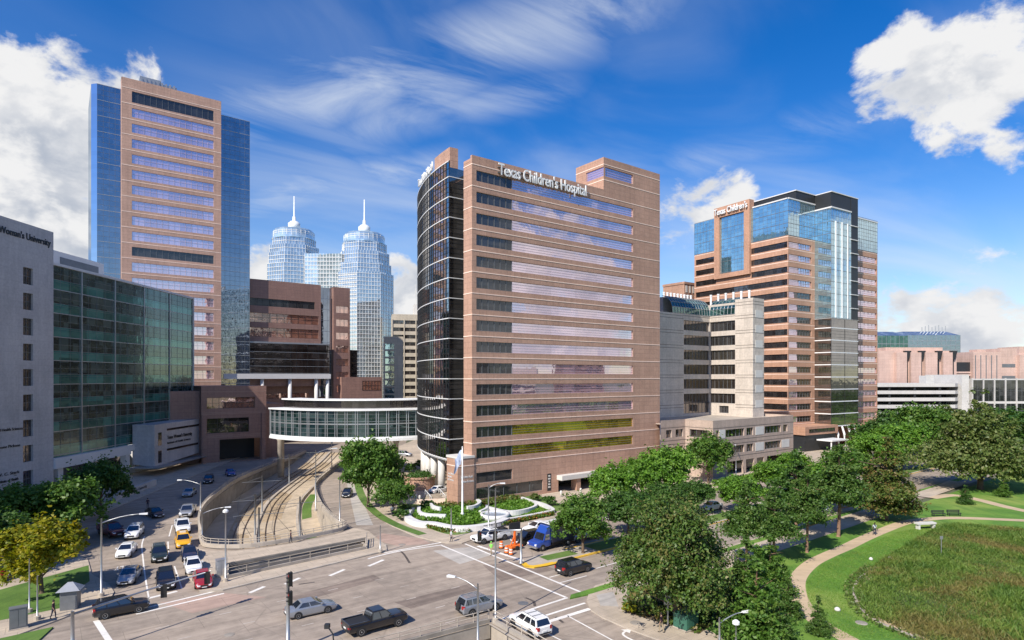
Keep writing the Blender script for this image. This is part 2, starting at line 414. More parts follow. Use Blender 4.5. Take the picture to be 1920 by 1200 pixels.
MARK = plain('road_paint', (.74, .71, .66), .7, var=.16, sc=2.5)
MARKF = plain('worn_road_paint', (.47, .42, .37), .8, var=.3, sc=1.5)
SLABM = plain('warm_track_slab', (.36, .275, .175), .9, var=.3, sc=.8)
RAILM = plain('rail_steel', (.20, .145, .10), .4, .7)
BALL = plain('track_slab', (.44, .36, .26), .9, var=.25, sc=.6)
BARK = plain('bark', (.13, .09, .06), .9, var=.35, sc=5)
BARKP = plain('pine_bark', (.22, .13, .085), .9, var=.35, sc=5)
# ------------------------------------------------------------------ terrain, streets, light-rail cutting
CUTL = [(-63.5, 186), (-62.5, 172), (-62.2, 154), (-61, 134), (-57.4, 117), (-54.2, 105.8), (-49.9, 96), (-44.6, 86.5), (-36, 72), (-26, 56), (-17, 42)]
CUTR = [(-46, 186), (-45.2, 172), (-44.8, 158), (-42.2, 132.6), (-38.8, 120.4), (-33, 105.8), (-28.2, 96.5), (-25.2, 92), (-15.5, 76), (-2.2, 57.2), (7, 44)]
NEARB = [(-42.4, 83), (-40.6, 81.6), (-36.5, 81.2), (-32.6, 83.2), (-28.5, 87), (-25.8, 90)]
HOLE = [Vector(p) for p in CUTL[:8]]+smooth_line([CUTL[7]]+NEARB+[CUTR[7]], 3)[1:-1]+[Vector(p) for p in CUTR[7::-1]]
SLOT = [(-34.4, 73.2), (-20.4, 85.1), (-19.5, 80.8), (-32.4, 68.9)]
HOLE2 = [(-14.5, 48.3), (-6.2, 53.9), (-2.0, 56.7), (0.6, 53.2), (6.2, 45), (-8, 40)]
HOLES = [HOLE, SLOT, HOLE2]
FLOORZ = [-.05, -1.6, -2.6, -3.6, -4.3, -4.8, -4.8, -4.8, -4.8, -4.8, -4.8]
g = fill_poly('ground', [(-3000, -600), (4000, -600), (4000, 5000), (-3000, 5000)], HOLES, 0.0, GROUND)
fill_poly('road', [(-76, 24), (62, 24), (66, 118), (40, 130), (0, 110), (-30, 130), (-34, 190), (-44, 260), (-70, 300), (-92, 260), (-78, 150)], HOLES, .02, ROAD)
U = Vector((.79, .613)); V = Vector((-.613, .79))
def uv(u, v): return (U.x*u+V.x*v, U.y*u+V.y*v)
fill_poly('avenue_road', [uv(78, 43), uv(78, 72), uv(420, 72), uv(420, 43)], [], .024, ROAD)
# cutting floor, tracks
n = len(CUTL)
mb = MB()
mb.strip([(a[0], a[1], z) for a, z in zip(CUTL, FLOORZ)], [(c[0], c[1], z) for c, z in zip(CUTR, FLOORZ)])
structure(mb.build('track_bed', BALL))
Ls = smooth_line([(a[0], a[1], z) for a, z in zip(CUTL, FLOORZ)], 5); Rs = smooth_line([(a[0], a[1], z) for a, z in zip(CUTR, FLOORZ)], 5)
def lane(f, dz=0): return [a.lerp(c, f)+Vector((0, 0, dz)) for a, c in zip(Ls, Rs)]
for f, lab in ((.30, 'pair of rails on the shaded outer side of the sunken tramway'), (.56, 'pair of rails along the sunlit inner side of the sunken tramway')):
    t = empty('rail_track', lab, 'rail track', tuple(lane(f)[20]), group='tram tracks in the cutting')
    inv = Matrix.Translation(-lane(f)[20])
    mid = lane(f, .03)
    GW = 1.75
    mb = MB(); w = offset2(mid, GW); w2 = offset2(mid, -GW)
    mb.strip([inv @ Vector((p.x, p.y, q.z)) for p, q in zip(w, mid)], [inv @ Vector((p.x, p.y, q.z)) for p, q in zip(w2, mid)])
    mb.build('slab', SLABM, t)
    for s in (-.72, .72):
        o2 = offset2(mid, s); mb = MB()
        wl = [inv @ Vector((p.x, p.y, q.z)) for p, q in zip(o2, mid)]
        a = offset2(wl, .07); c = offset2(wl, -.07)
        mb.strip([(p.x, p.y, q.z+.14) for p, q in zip(c, wl)], [(p.x, p.y, q.z+.14) for p, q in zip(a, wl)])
        mb.strip([(p.x, p.y, q.z) for p, q in zip(a, wl)], [(p.x, p.y, q.z+.14) for p, q in zip(a, wl)])
        mb.strip([(p.x, p.y, q.z+.14) for p, q in zip(c, wl)], [(p.x, p.y, q.z) for p, q in zip(c, wl)])
        mb.build('rail', RAILM, t)
for fa, fb_, z, lab in ((.425, .455, .35, 'low concrete strip between the two sunken tram tracks'), (.79, .82, .5, 'low concrete kerb beside the inner tram track')):
    a = lane((fa+fb_)/2)[:40]; mb = MB()
    wallstrip(mb, a, .5, [p.z for p in a], [p.z+z for p in a])
    tag(mb.build('concrete_kerb', CONC), lab, 'kerb')
structure_m = MB(); a = lane(.90, .02)[14:36]; w = offset2(a, .9); w2 = offset2(a, -.9)
structure_m.strip([(p.x, p.y, q.z) for p, q in zip(w, a)], [(p.x, p.y, q.z) for p, q in zip(w2, a)])
structure(structure_m.build('verge', LAWND))
# retaining walls of the cutting
def rwall(pts, zs, side, lab):
    mb = MB(); o2 = offset2(pts, side*.35)
    lo = [(p[0], p[1], z-.3) for p, z in zip(pts, zs)]; hi = [(p[0], p[1], -.01) for p in pts]
    mb.strip(lo, hi); mb.strip(hi, [(p.x, p.y, -.01) for p in o2])
    for i in range(len(pts)-1):            # pilasters between the cast panels
        a, c = Vector(pts[i]), Vector(pts[i+1]); L = (c-a).length; k = max(1, int(L/4))
        for j in range(k):
            p = a.lerp(c, (j+.5)/k); z = zs[i]+(zs[i+1]-zs[i])*(j+.5)/k
            d = (c-a).normalized(); nn = Vector((-d.y, d.x))*(-side)
            if z < -.8:
                mb.add([(p.x-d.x*.2, p.y-d.y*.2, z), (p.x+d.x*.2, p.y+d.y*.2, z), (p.x+d.x*.2+nn.x*.12, p.y+d.y*.2+nn.y*.12, z), (p.x-d.x*.2+nn.x*.12, p.y-d.y*.2+nn.y*.12, z),
                        (p.x-d.x*.2, p.y-d.y*.2, -.05), (p.x+d.x*.2, p.y+d.y*.2, -.05), (p.x+d.x*.2+nn.x*.12, p.y+d.y*.2+nn.y*.12, -.05), (p.x-d.x*.2+nn.x*.12, p.y-d.y*.2+nn.y*.12, -.05)],
                       [(0, 3, 7, 4), (1, 2, 6, 5), (2, 3, 7, 6), (4, 5, 6, 7)])
    tag(mb.build('retaining_wall', CONC if side < 0 else CONCD), lab, 'retaining wall')  # left wall gets the darker concrete, its shade put into the colour
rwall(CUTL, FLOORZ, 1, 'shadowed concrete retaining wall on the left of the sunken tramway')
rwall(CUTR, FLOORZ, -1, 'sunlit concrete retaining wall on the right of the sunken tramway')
# bridge decks over the cutting: edge beams round the openings
def beam(pts, depth, lab, th=.5):
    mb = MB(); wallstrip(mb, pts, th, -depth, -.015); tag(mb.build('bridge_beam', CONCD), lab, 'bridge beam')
nb = smooth_line([CUTL[7]]+NEARB+[CUTR[7]], 3)
beam(offset2(nb, -.3), 1.2, 'curved edge beam of the footbridge at the mouth of the cutting')
sl_ = [Vector(p) for p in SLOT]
beam(offset2([sl_[0], sl_[1]], .3), .9, 'long dark bridge beam behind the narrow opening')
beam(offset2([sl_[3], sl_[2]], -.3), 1.4, 'bridge beam under the kerb of the wide road')
h2 = [Vector(p) for p in HOLE2]
beam(offset2([h2[0], h2[1], h2[2]], .3), 1.4, 'bridge beam at the bottom edge by the dark underpass opening')
mb = MB()
for px, py in ((-27, 78.6), (-23.5, 81.5)):
    mb2 = MB(); mb2.box(px-.5, px+.5, py-.5, py+.5, -4.9, -1.3)
    tag(mb2.build('bridge_pier', CONCD), 'square concrete pier seen %s through the narrow bridge opening' % ('left of centre' if px < -25 else 'at the right'), 'bridge pier')
# pavements (raised slabs with a kerb step)
def slab(name, pts, z0, z1, m, holes=None, kerb=None):
    if holes:
        fill_poly(name, pts, holes, z1, m)
        return
    mb = MB(); mb.prism([(p[0], p[1]) for p in pts], z0, z1, 1 if kerb else 0, 0, False)
    structure(mb.build(name, [m, kerb] if kerb else m))
bw = [(-43.6, 83.2)]+[tuple(p) for p in smooth_line([(-42.6, 81.8), (-40.6, 80.4), (-36.5, 80.0), (-32.3, 82.0), (-28, 85.9), (-25.2, 89), (-24.4, 91)], 3)]+[(-24.2, 92.2), (-21.5, 90.5), (-17.4, 83), (-16.6, 80.2), (-31.2, 65.3), (-33.4, 64.8), (-38, 70.5), (-43, 79)]
slab('bridge_pavement', bw, 0, .14, WALK, [SLOT], CONC)
mb = MB(); kl = [Vector(p) for p in ((-33.4, 64.8), (-31.2, 65.3), (-16.6, 80.2), (-17.4, 83))]
wallstrip(mb, kl, .3, .02, .17); structure(mb.build('kerb', CONC))
PLAZA = [(-40.5, 165), (-41, 152), W2(662, 905), W2(672, 930), W2(693, 960), W2(730, 985), W2(780, 1007), W2(812, 1015), W2(840, 1020), W2(866, 1020), W2(890, 1012)]+[uv(u, 72.4) for u in (62, 90, 140, 420)]+[(260, 460), (-30, 300)]
slab('plaza_pavement', PLAZA, .0, .14, WALK, kerb=CONC)
# verge strip between kerb and footway on the curved street, and the planting strip in front of the fountain garden
vl = smooth_line([W2(660, 895), W2(668, 930), W2(690, 960), W2(728, 985), W2(782, 1006)], 5)
mb = MB(); ribbon(mb, offset2(vl, .95), 1.5, .148); structure(mb.build('verge', LAWND))
gl_ = smooth_line([W2(745, 962), W2(800, 990), W2(838, 1003), W2(868, 1003), W2(930, 988), W2(1040, 962), W2(1060, 950)], 4)
lawn2 = [tuple(p) for p in gl_]+[W2(1010, 930), W2(900, 938), W2(800, 935), W2(745, 945)]
slab('garden_lawn', lawn2, .0, .150, LAWND)
vl = [Vector(uv(u, 73.1)) for u in (64, 80, 110)]
mb = MB(); ribbon(mb, vl, 1.0, .148); structure(mb.build('verge', LAWND))
# median of the avenue with its yellow kerb
MED = [uv(46.2, 57.1), uv(46.8, 56.0), uv(48.5, 55.7), uv(420, 55.7), uv(420, 59.6), uv(50, 59.6), uv(47, 58.8)]
mb = MB(); mb.prism(MED, 0, .16, 1, 0, False); structure(mb.build('median', [CONC, YELLOW]))
MEDG = [uv(53.0, 56.4), uv(110, 56.4), uv(110, 58.9), uv(51.5, 58.9)]
mb = MB(); ribbon(mb, [Vector(uv(50, 58)), Vector(uv(55, 57.7))], 1.9, .166); ribbon(mb, [Vector(uv(58.0, 57.65)), Vector(uv(420, 57.65))], 2.9, .166); structure(mb.build('verge', LAWND))
mb = MB(); ribbon(mb, [Vector(uv(u, 55.9)) for u in (47.5, 60, 74)], .34, .168); ribbon(mb, [Vector(uv(u, 59.4)) for u in (55, 63)], .3, .168)
nose = [Vector(uv(*p)) for p in ((50, 55.9), (48.4, 55.95), (47.0, 56.3), (46.5, 57.1), (46.9, 58.2))]
ribbon(mb, nose, .8, .170); structure(mb.build('kerb_paint', YELLOW))
# near right corner: footway, verge; park
NC = [W2(1116, 1100), W2(1104, 1115), W2(1100, 1128), W2(1108, 1146), W2(1130, 1160), W2(1180, 1182), W2(1235, 1202), (16.5, 49), (24, 40), (40, 40), (30, 60)]+[uv(u, 46.9) for u in (120, 80, 52)]
slab('corner_pavement', NC, .0, .14, WALK, kerb=CONC)
mb = MB(); mb.prism([uv(44, 46.6), uv(43.2, 45.9), uv(46.0, 45.5), uv(420, 45.5), uv(420, 46.7)], .0, .150, 0, 0, False); structure(mb.build('verge', LAWN))
PARK = [W2(1175, 1105), W2(1180, 1135), W2(1260, 1165), W2(1330, 1185), (21, 48), (26, 30), (400, 30), (520, 330)]+[uv(u, 41.5) for u in (400, 200, 100, 62)]
slab('park_lawn', PARK, .0, .156, LAWN)
BED = [W2(1176, 1120), W2(1172, 1150), W2(1262, 1178), W2(1310, 1192), W2(1350, 1165), W2(1420, 1130), W2(1400, 1090), W2(1300, 1080)]
mb = MB(); mb.prism([(p[0], p[1]) for p in BED], .1, .162, 0, 0, False); structure(mb.build('planting_bed', SOIL))
PATH = [W2(*p) for p in ((1640, 1230), (1579, 1196), (1535, 1170), (1508, 1140), (1495, 1112), (1497, 1085), (1520, 1060), (1552, 1043), (1587, 1028), (1622, 1011), (1660, 995), (1700, 981), (1752, 974), (1795, 973), (1860, 975), (1990, 982), (2200, 1000))]
pl = smooth_line(PATH, 6)
mb = MB(); ribbon(mb, pl, 1.75, .163); structure(mb.build('path', TAN))
p2 = smooth_line([W2(*p) for p in ((1745, 935), (1790, 930), (1840, 940), (1900, 955), (2050, 985))], 5)
mb = MB(); ribbon(mb, p2, 2.2, .1635); structure(mb.build('path', TAN))
p3 = [Vector(W2(1722, 932)), Vector(W2(1765, 918)), Vector(W2(1796, 904))]
mb = MB(); ribbon(mb, p3, 3.4, .164); structure(mb.build('footway', WALK))
MEADOW = [W2(*p) for p in ((1763, 990), (1715, 1017), (1667, 1046), (1625, 1076), (1606, 1100), (1603, 1118), (1625, 1157), (1667, 1175), (1718, 1200), (1800, 1260))]+[(75, 42), (140, 50), (150, 95)]+[W2(2050, 1005), W2(1900, 992), W2(1820, 986)]
ms = [tuple(p) for p in smooth_line(MEADOW, 4, True)]
slab('meadow', ms, .05, .168, MEADOWM)
edge = smooth_line([W2(*p) for p in ((1640, 1066), (1610, 1090), (1601, 1112), (1611, 1140), (1640, 1166), (1680, 1184), (1725, 1204), (1790, 1250))], 5)
mb = MB(); wallstrip(mb, edge, .28, .1, .24); structure(mb.build('kerb', CONC))
mb = MB(); ribbon(mb, offset2(edge, .5), .7, .172); structure(mb.build('gravel_strip', TAN))
# left side: pavement under the university block, corner lawn
slab('street_pavement', [(-66.5, 79), (-68.5, 92), (-69.5, 104), (-71.5, 120), (-74, 140), (-77, 165), (-79, 185), (-100, 185), (-100, 70), (-70, 70)], 0, .14, WALK, kerb=CONC)
LL = [W2(205, 1128), W2(214, 1112), W2(205, 1098), W2(172, 1078), W2(165, 1052), W2(150, 1046), W2(0, 1098), (-90, 68), (-80, 40), (-42, 50), W2(0, 1205), W2(100, 1168)]
slab('corner_pavement', LL, 0, .14, WALK, kerb=CONC)
slab('corner_lawn', [W2(166, 1062), W2(168, 1092), W2(128, 1118), W2(118, 1142), W2(0, 1166), (-62, 62), W2(-60, 1125)], .05, .152, LAWND)
slab('corner_lawn', [W2(100, 1178), W2(55, 1188), W2(0, 1200), (-46, 50), W2(60, 1215)], .05, .152, LAWND)
# painted markings
def mk(name, lines, w, m=MARK, z=.03):
    mb = MB()
    for ln in lines:
        P_ = [Vector(W2(*p)) for p in ln]
        if len(P_) > 2: P_ = smooth_line(P_, 4)
        ribbon(mb, P_, w, z)
    return structure(mb.build(name, m))
mk('crosswalk_line', [[(828, 1023), (1062, 1121)], [(872, 1020), (1097, 1114)], [(1064, 1121), (940, 1161)], [(1097, 1131), (1012, 1158)], [(690, 1048), (748, 1034), (829, 1022)], [(720, 1037), (835, 1016)],
                      [(262, 1143), (416, 1106)], [(255, 1152), (420, 1113)]], .30)
mk('stop_line', [[(1106, 1142), (1022, 1168)], [(180, 1164), (206, 1204)], [(896, 1024), (985, 1053)], [(279, 1122), (332, 1109)]], .5)
mk('lane_line', [[(271, 1006), (266, 1022), (268, 1046), (272, 1080), (279, 1122)], [(1064, 1155), (1150, 1202)], [(1020, 1185), (1080, 1215)], [(323, 985), (317, 1006)], [(315, 1016), (316, 1040)], [(327, 1062), (341, 1104)]], .16)
mk('lane_line', [[(1100, 1080), (1050, 1093)], [(1072, 1072), (1030, 1083)], [(1118, 1066), (1160, 1054)]], .15)
dd = []
for x, y in ((482, 1106), (548, 1090), (632, 1074), (705, 1056), (600, 1082)):
    dd.append([(x-14, y+6), (x+14, y-6)])
mk('edge_dash', dd[:4], .45)
ld = []
for i, vv in enumerate((48.6, 52.4, 56.2, 60.0, 63.8)):
    for k in range(9):
        u = -8+k*5.4+(i % 2)*1.2
        if -20 < u < 36: ld.append((uv(u, vv), uv(u+1.1, vv)))
mb = MB()
for a, c in ld: ribbon(mb, [Vector(a), Vector(c)], .12, .03)
structure(mb.build('lane_dash', MARKF))
# turn arrow and lettering on the carriageway
mb = MB(); c = Vector(W2(1168, 1192)); d = (Vector(W2(1130, 1176))-Vector(W2(1200, 1210))).normalized(); e = Vector((d.y, -d.x))
def ar(pts): return [(c+d*p[0]+e*p[1]) for p in pts]
ribbon(mb, smooth_line([tuple(p) for p in ar([(-1.6, 0), (-.4, 0), (.25, .25), (.5, .8)])], 4), .22, .03)
t3 = ar([(1.0, .75), (.0, .85), (.5, 1.6)]); mb.add([(p.x, p.y, .0301) for p in t3], [(0, 1, 2)])
structure(mb.build('turn_arrow', MARK))
def text_mesh(txt, size, ext, mats, name, parent=None, loc=(0, 0, 0), rot=(0, 0, 0), bold=0.0, fit=None, align='LEFT', serif=False):
    cu = bpy.data.curves.new('lettering', 'FONT'); cu.body = txt; cu.size = size; cu.extrude = ext; cu.offset = bold; cu.align_x = align
    cu.resolution_u = 3
    ob = bpy.data.objects.new('lettering', cu); COL.objects.link(ob)
    bpy.context.view_layer.update()
    me = bpy.data.meshes.new_from_object(ob.evaluated_get(bpy.context.evaluated_depsgraph_get()))
    bpy.data.objects.remove(ob); bpy.data.curves.remove(cu)
    xs = [v.co.x for v in me.vertices]
    if fit:
        k = fit/(max(xs)-min(xs)); x0 = min(xs)
        for v in me.vertices: v.co.x = (v.co.x-x0)*k
    me.materials.clear(); me.materials.append(mats)
    o = bpy.data.objects.new(name, me); COL.objects.link(o)
    if parent: o.parent = parent
    o.location = loc; o.rotation_euler = rot
    return o
o = text_mesh('ONLY', 1.6, .002, MARK, 'road_lettering', None, (0, 0, .034), (0, 0, 0), .02)
pa, pb = W(258, 1054), W(222, 1055)
me = o.data; xs = [v.co.x for v in me.vertices]; k = 2.3/(max(xs)-min(xs)); mx_ = (max(xs)+min(xs))/2
for v in me.vertices: v.co.x = (v.co.x-mx_)*k; v.co.y *= 1.5
dr = Vector((.45, -.89)).normalized(); o.rotation_euler = (0, 0, math.atan2(dr.y, dr.x)-math.pi/2); o.location = (W(240, 1061).x-.2, W(240, 1061).y, .034)
structure(o)
# worn and replaced slabs in the carriageway
PATCHL = paving('road_patch_light', (.43, .40, .36), 6, 3.6, 38, .25, False); PATCHD = paving('road_patch_dark', (.24, .19, .155), 6, 3.6, 38, .4, False); PATCHP = paving('road_patch_pink', (.40, .285, .23), 6, 3.6, 38, .25, False)
for m_, q4 in ((PATCHL, ((812, 1033), (880, 1026), (925, 1040), (862, 1058))), (PATCHP, ((716, 1000), (790, 1010), (808, 1020), (745, 1024), (700, 1012))), (PATCHL, ((650, 905), (664, 905), (700, 985), (668, 985))), (PATCHD, ((905, 1060), (1000, 1052), (1042, 1068), (940, 1090))),
               (PATCHD, ((540, 1120), (700, 1078), (716, 1086), (560, 1130))), (PATCHP, ((300, 1130), (420, 1112), (500, 1120), (360, 1150))), (PATCHD, ((740, 1130), (880, 1095), (900, 1105), (770, 1142))), (PATCHL, ((1118, 1118), (1150, 1112), (1160, 1140), (1126, 1138)))):
    z = .026 if m_ != PATCHL or q4[0][0] < 1100 else .144
    mb = MB(); P_ = [W(*p) for p in q4]; mb.add([(p.x, p.y, z) for p in P_], [tuple(range(len(P_)))]); structure(mb.build('road_patch', m_))
OILM = plain('tyre_and_oil_marks', (.085, .07, .06), .75, var=.5, sc=1.2)
mb = MB()
for pts_ in (((748, 1032), (756, 1038), (762, 1046), (768, 1056)), ((985, 1121), (1000, 1128), (1003, 1137)), ((1042, 1157), (1056, 1168)), ((560, 1096), (590, 1092))): ribbon(mb, smooth_line([W2(*p) for p in pts_], 4), .28, .0285)
structure(mb.build('road_stain', OILM))
# manholes and gratings
for i, (px, py, r_) in enumerate(((981, 1131, .55), (1192, 1170, .55), (754, 1021, .5), (430, 1190, .45))):
    mb = MB(); p = W(px, py, .03); mb.lathe([(r_, 0), (r_, .012)], 14, (0, 0, 0)); mb.lathe([(r_*.8, .013), (r_*.8, .018)], 14)
    z = .14 if px == 1192 else .03
    tag(mb.build('manhole_cover', CONCD if i else GREYM, None, False, (p.x, p.y, z)), ['dark iron manhole cover beside the lower crosswalk', 'manhole cover set in the right-hand corner pavement', 'small manhole cover at the mouth of the curved street', 'manhole cover in the road at the bottom left'][i], 'manhole cover')
# ------------------------------------------------------------------ buildings
def FX(y0=0.0, x0=0.0, z0=0.0): return lambda x, y, z: (x0+x, y0+y, z0+z)          # face looking to local -y
def FL(x0=0.0, yend=0.0): return lambda x, y, z: (x0+y, yend-x, z)                # face looking to local -x (x runs toward the viewer)
def FRt(x0=0.0): return lambda x, y, z: (x0-y, x, z)                              # face looking to local +x
def facade(mb, fr, x0, x1, z0, z1, ops, d=.3, m=0):
    xs = sorted(set([x0, x1]+[v for o in ops for v in o[:2]])); zs = sorted(set([z0, z1]+[v for o in ops for v in o[2:4]]))
    for i in range(len(xs)-1):
        for j in range(len(zs)-1):
            cx, cz = (xs[i]+xs[i+1])/2, (zs[j]+zs[j+1])/2
            if any(o[0] < cx < o[1] and o[2] < cz < o[3] for o in ops): continue
            mb.quad(fr(xs[i], 0, zs[j]), fr(xs[i+1], 0, zs[j]), fr(xs[i+1], 0, zs[j+1]), fr(xs[i], 0, zs[j+1]), m)
    for a, c, e, f in [o[:4] for o in ops]:
        mb.quad(fr(a, 0, e), fr(a, d, e), fr(c, d, e), fr(c, 0, e), m); mb.quad(fr(a, 0, f), fr(c, 0, f), fr(c, d, f), fr(a, d, f), m)
        mb.quad(fr(a, 0, e), fr(a, 0, f), fr(a, d, f), fr(a, d, e), m); mb.quad(fr(c, 0, e), fr(c, d, e), fr(c, d, f), fr(c, 0, f), m)
def window(parent, fr, op, d, nv, nh, gm, fm, name='window', bar=.07):
    a, c, e, f = op[:4]; mb = MB()
    mb.quad(fr(a, d-.01, e), fr(c, d-.01, e), fr(c, d-.01, f), fr(a, d-.01, f), 0)
    o = mb.build(name, gm, parent); mb = MB()
    for i in range(nv+1):
        x = a+(c-a)*i/nv; x = min(max(x, a+bar/2), c-bar/2)
        mb.box(x-bar/2, x+bar/2, d-.09, d-.012, e, f, 0, fr)
    for j in range(nh+1):
        z = e+(f-e)*j/nh; z = min(max(z, e+bar/2), f-bar/2)
        mb.box(a, c, d-.075, d-.013, z-bar/2, z+bar/2, 0, fr)
    mb.build('frame', fm, o)
    return o
def stripes(mb, fr, x0, x1, zs, h=.16, pr=.05, m=1):
    for z in zs: mb.box(x0, x1, -pr, .02, z-h/2, z+h/2, m, fr)
def curtain(parent, fr, x0, x1, z0, z1, dx, zs, gm, fm, band=.18, bar=.06, pr=.06, sub=0, name='curtain_wall', vert=True):
    mb = MB(); mb.quad(fr(x0, 0, z0), fr(x1, 0, z0), fr(x1, 0, z1), fr(x0, 0, z1), 0)
    k = max(1, round((x1-x0)/dx))
    if vert:
        for i in range(k+1):
            x = x0+(x1-x0)*i/k; mb.box(x-bar/2, x+bar/2, -pr*.6, -.004, z0, z1, 1, fr)
    for i, z in enumerate(zs):
        mb.box(x0, x1, -pr, -.003, z-band/2, z+band/2, 2, fr)
        if sub and i+1 < len(zs):
            for j in range(1, sub):
                zz = z+(zs[i+1]-z)*j/sub; mb.box(x0, x1, -pr*.5, -.005, zz-bar/2, zz+bar/2, 1, fr)
    return mb.build(name, gm if isinstance(gm, list) else [gm, fm, fm], parent)
def serif_text(txt, size, ext, m, name, parent, loc, rot, fit):
    o = text_mesh(txt, size, ext, m, name, parent, loc, rot, .010*size, fit)
    return o
def roof_kit(parent, spots, z):            # plant on a roof
    for i, (x, y, a, c, h) in enumerate(spots):
        mb = MB(); mb.box(x-a/2, x+a/2, y-c/2, y+c/2, z, z+h, 0); mb.box(x-a*.4, x+a*.4, y-c*.4, y+c*.4, z+h, z+h+.25, 1)
        for k in range(3): mb.lathe([(.35, z+h+.25), (.35, z+h+.6), (.25, z+h+.62)], 8, (x+(k-1)*a*.28, y, 0), 1)
        mb.build('roof_plant', [OFFW, STEEL], parent)
A0 = math.atan2(.6, .8)
# ---- the hospital in the middle
HX, HY = -7.2, 109.0
hosp = empty('hospital_building', 'pink granite hospital with lilac window bands and a bowed dark glass side, in the centre', 'building', (HX, HY, 0), A0)
S0, SP, L = 7.28, 3.873, 51.7
SZ = [S0+SP*k for k in range(15)]
ROOF = 62.6
mb = MB(); ops = []
for k in range(14):
    z0, z1 = SZ[k]+SP*.25, SZ[k]+SP*.75
    ops.append((.95, 42.6, z0, z1, k))
low = [(.95, 9.1, 3.8, 5.75), (.95, 16.6, .9, 3.0), (20.6, 24.3, .14, 2.6), (25.6, 37, .14, 2.6)]
facade(mb, FX(), 0, L, 0, ROOF, ops+low, .28)
stripes(mb, FX(), 0, L, SZ); stripes(mb, FX(), 33.4, L, [ROOF+2.6, ROOF+5.9])
stripes(mb, FL(0, 2.8), 0, 2.8, SZ)
# left return, roof, back, upper block
mb.quad((0, 0, 0), (0, 0, ROOF), (0, 2.8, ROOF), (0, 2.8, 0)); mb.quad((0, 2.8, 0), (0, 2.8, ROOF), (4, 2.8, ROOF), (4, 2.8, 0))
mb.quad((4, 2.8, 0), (4, 2.8, ROOF), (4, 9, ROOF), (4, 9, 0), 2)  # side wall coloured dark to dim its reflection in the flat glass
for a, c in (((0, 0), (33.4, .6)),): mb.box(0, 33.4, .002, .55, ROOF, ROOF+.5)
mb.prism([(0, .6), (33.4, .6), (33.4, 2.8), (4, 2.8), (0, 2.8)], ROOF-.6, ROOF-.5)
mb.prism([(4, 2.8), (L, 2.8), (L, 34), (16, 34), (4, 11)], ROOF-.7, ROOF-.55)
mb.quad((L, 0, 0), (L, 34, 0), (L, 34, ROOF), (L, 0, ROOF)); UT = 70.0
uop = (33.9, 42.6, 66.0, 68.0)
facade(mb, FX(), 33.4, L, ROOF, UT, [uop], .28)
uol = (3.2, 8.58, 66.0, 68.0)
facade(mb, FL(33.4, 8.6), 0, 8.6, ROOF, UT, [uol], .28)
stripes(mb, FL(33.4, 8.6), 0, 8.6, [ROOF+2.6, ROOF+5.9])
mb.quad((33.4, 8.6, ROOF), (33.4, 8.6, UT), (L, 8.6, UT), (L, 8.6, ROOF)); mb.quad((L, 0, ROOF), (L, 8.6, ROOF), (L, 8.6, UT), (L, 0, UT))
mb.quad((33.4, 0, UT), (L, 0, UT), (L, 8.6, UT), (33.4, 8.6, UT))
mb.build('wall', [GRAN, GRANL, DARKM], hosp)
for a, c, e, f, k in ops:
    window(hosp, FX(), (a, 9.1, e, f), .26, 6, 1, LOUV, GREYM)
    window(hosp, FX(), (9.1, c, e, f), .26, 1, 4, AMBER if k < 2 else LILAC, GREYM if k < 2 else MULL, bar=.05)
window(hosp, FX(), uop, .26, 1, 4, LILAC, MULL, bar=.05); window(hosp, FL(33.4, 8.6), uol, .26, 1, 4, LILAC, MULL, bar=.05)
window(hosp, FX(), low[0], .26, 2, 1, LOUV, GREYM); window(hosp, FX(), low[1], .26, 5, 1, LOUV, GREYM)
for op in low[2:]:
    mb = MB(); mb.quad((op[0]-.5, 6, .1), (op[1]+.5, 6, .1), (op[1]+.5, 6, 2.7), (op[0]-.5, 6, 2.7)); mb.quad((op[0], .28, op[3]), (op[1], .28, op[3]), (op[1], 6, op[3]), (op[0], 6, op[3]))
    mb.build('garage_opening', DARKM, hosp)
mb = MB(); mb.box(20.2, 38, -1.6, -.002, 2.62, 3.5); mb.box(20.25, 37.95, -1.5, -.05, 2.55, 2.62); mb.build('garage_canopy', OFFW, hosp)
mb = MB(); mb.box(24.4, 25.5, -1.3, -.1, .14, 2.6); mb.build('canopy_pillar', GRAN, hosp)
mb = MB()
for k, w in enumerate((.5, .62, .4, .55, .6)): mb.box(18.2-w/2, 18.2+w/2, -.06, -.002, 3.4-k*.55, 3.7-k*.55)
mb.box(17.7, 18.7, -.03, -.001, .6, 4.0, 1); mb.build('notice_panel', [OFFW, DARKM], hosp)
for j, w in enumerate((5.4, 4.2)):
    pass
sgn = serif_text("Texas Children's Hospital", 3.1, .10, PAINTM, 'sign_lettering', hosp, (5.6, -.42, 60.6), (R(90), 0, 0), 22.3)
mb = MB()
mb.box(5.6, 27.8, -.3, -.002, 61.0, 61.1); mb.box(5.6, 27.8, -.3, -.002, 62.0, 62.1); mb.build('sign_rail', GREYM, hosp)
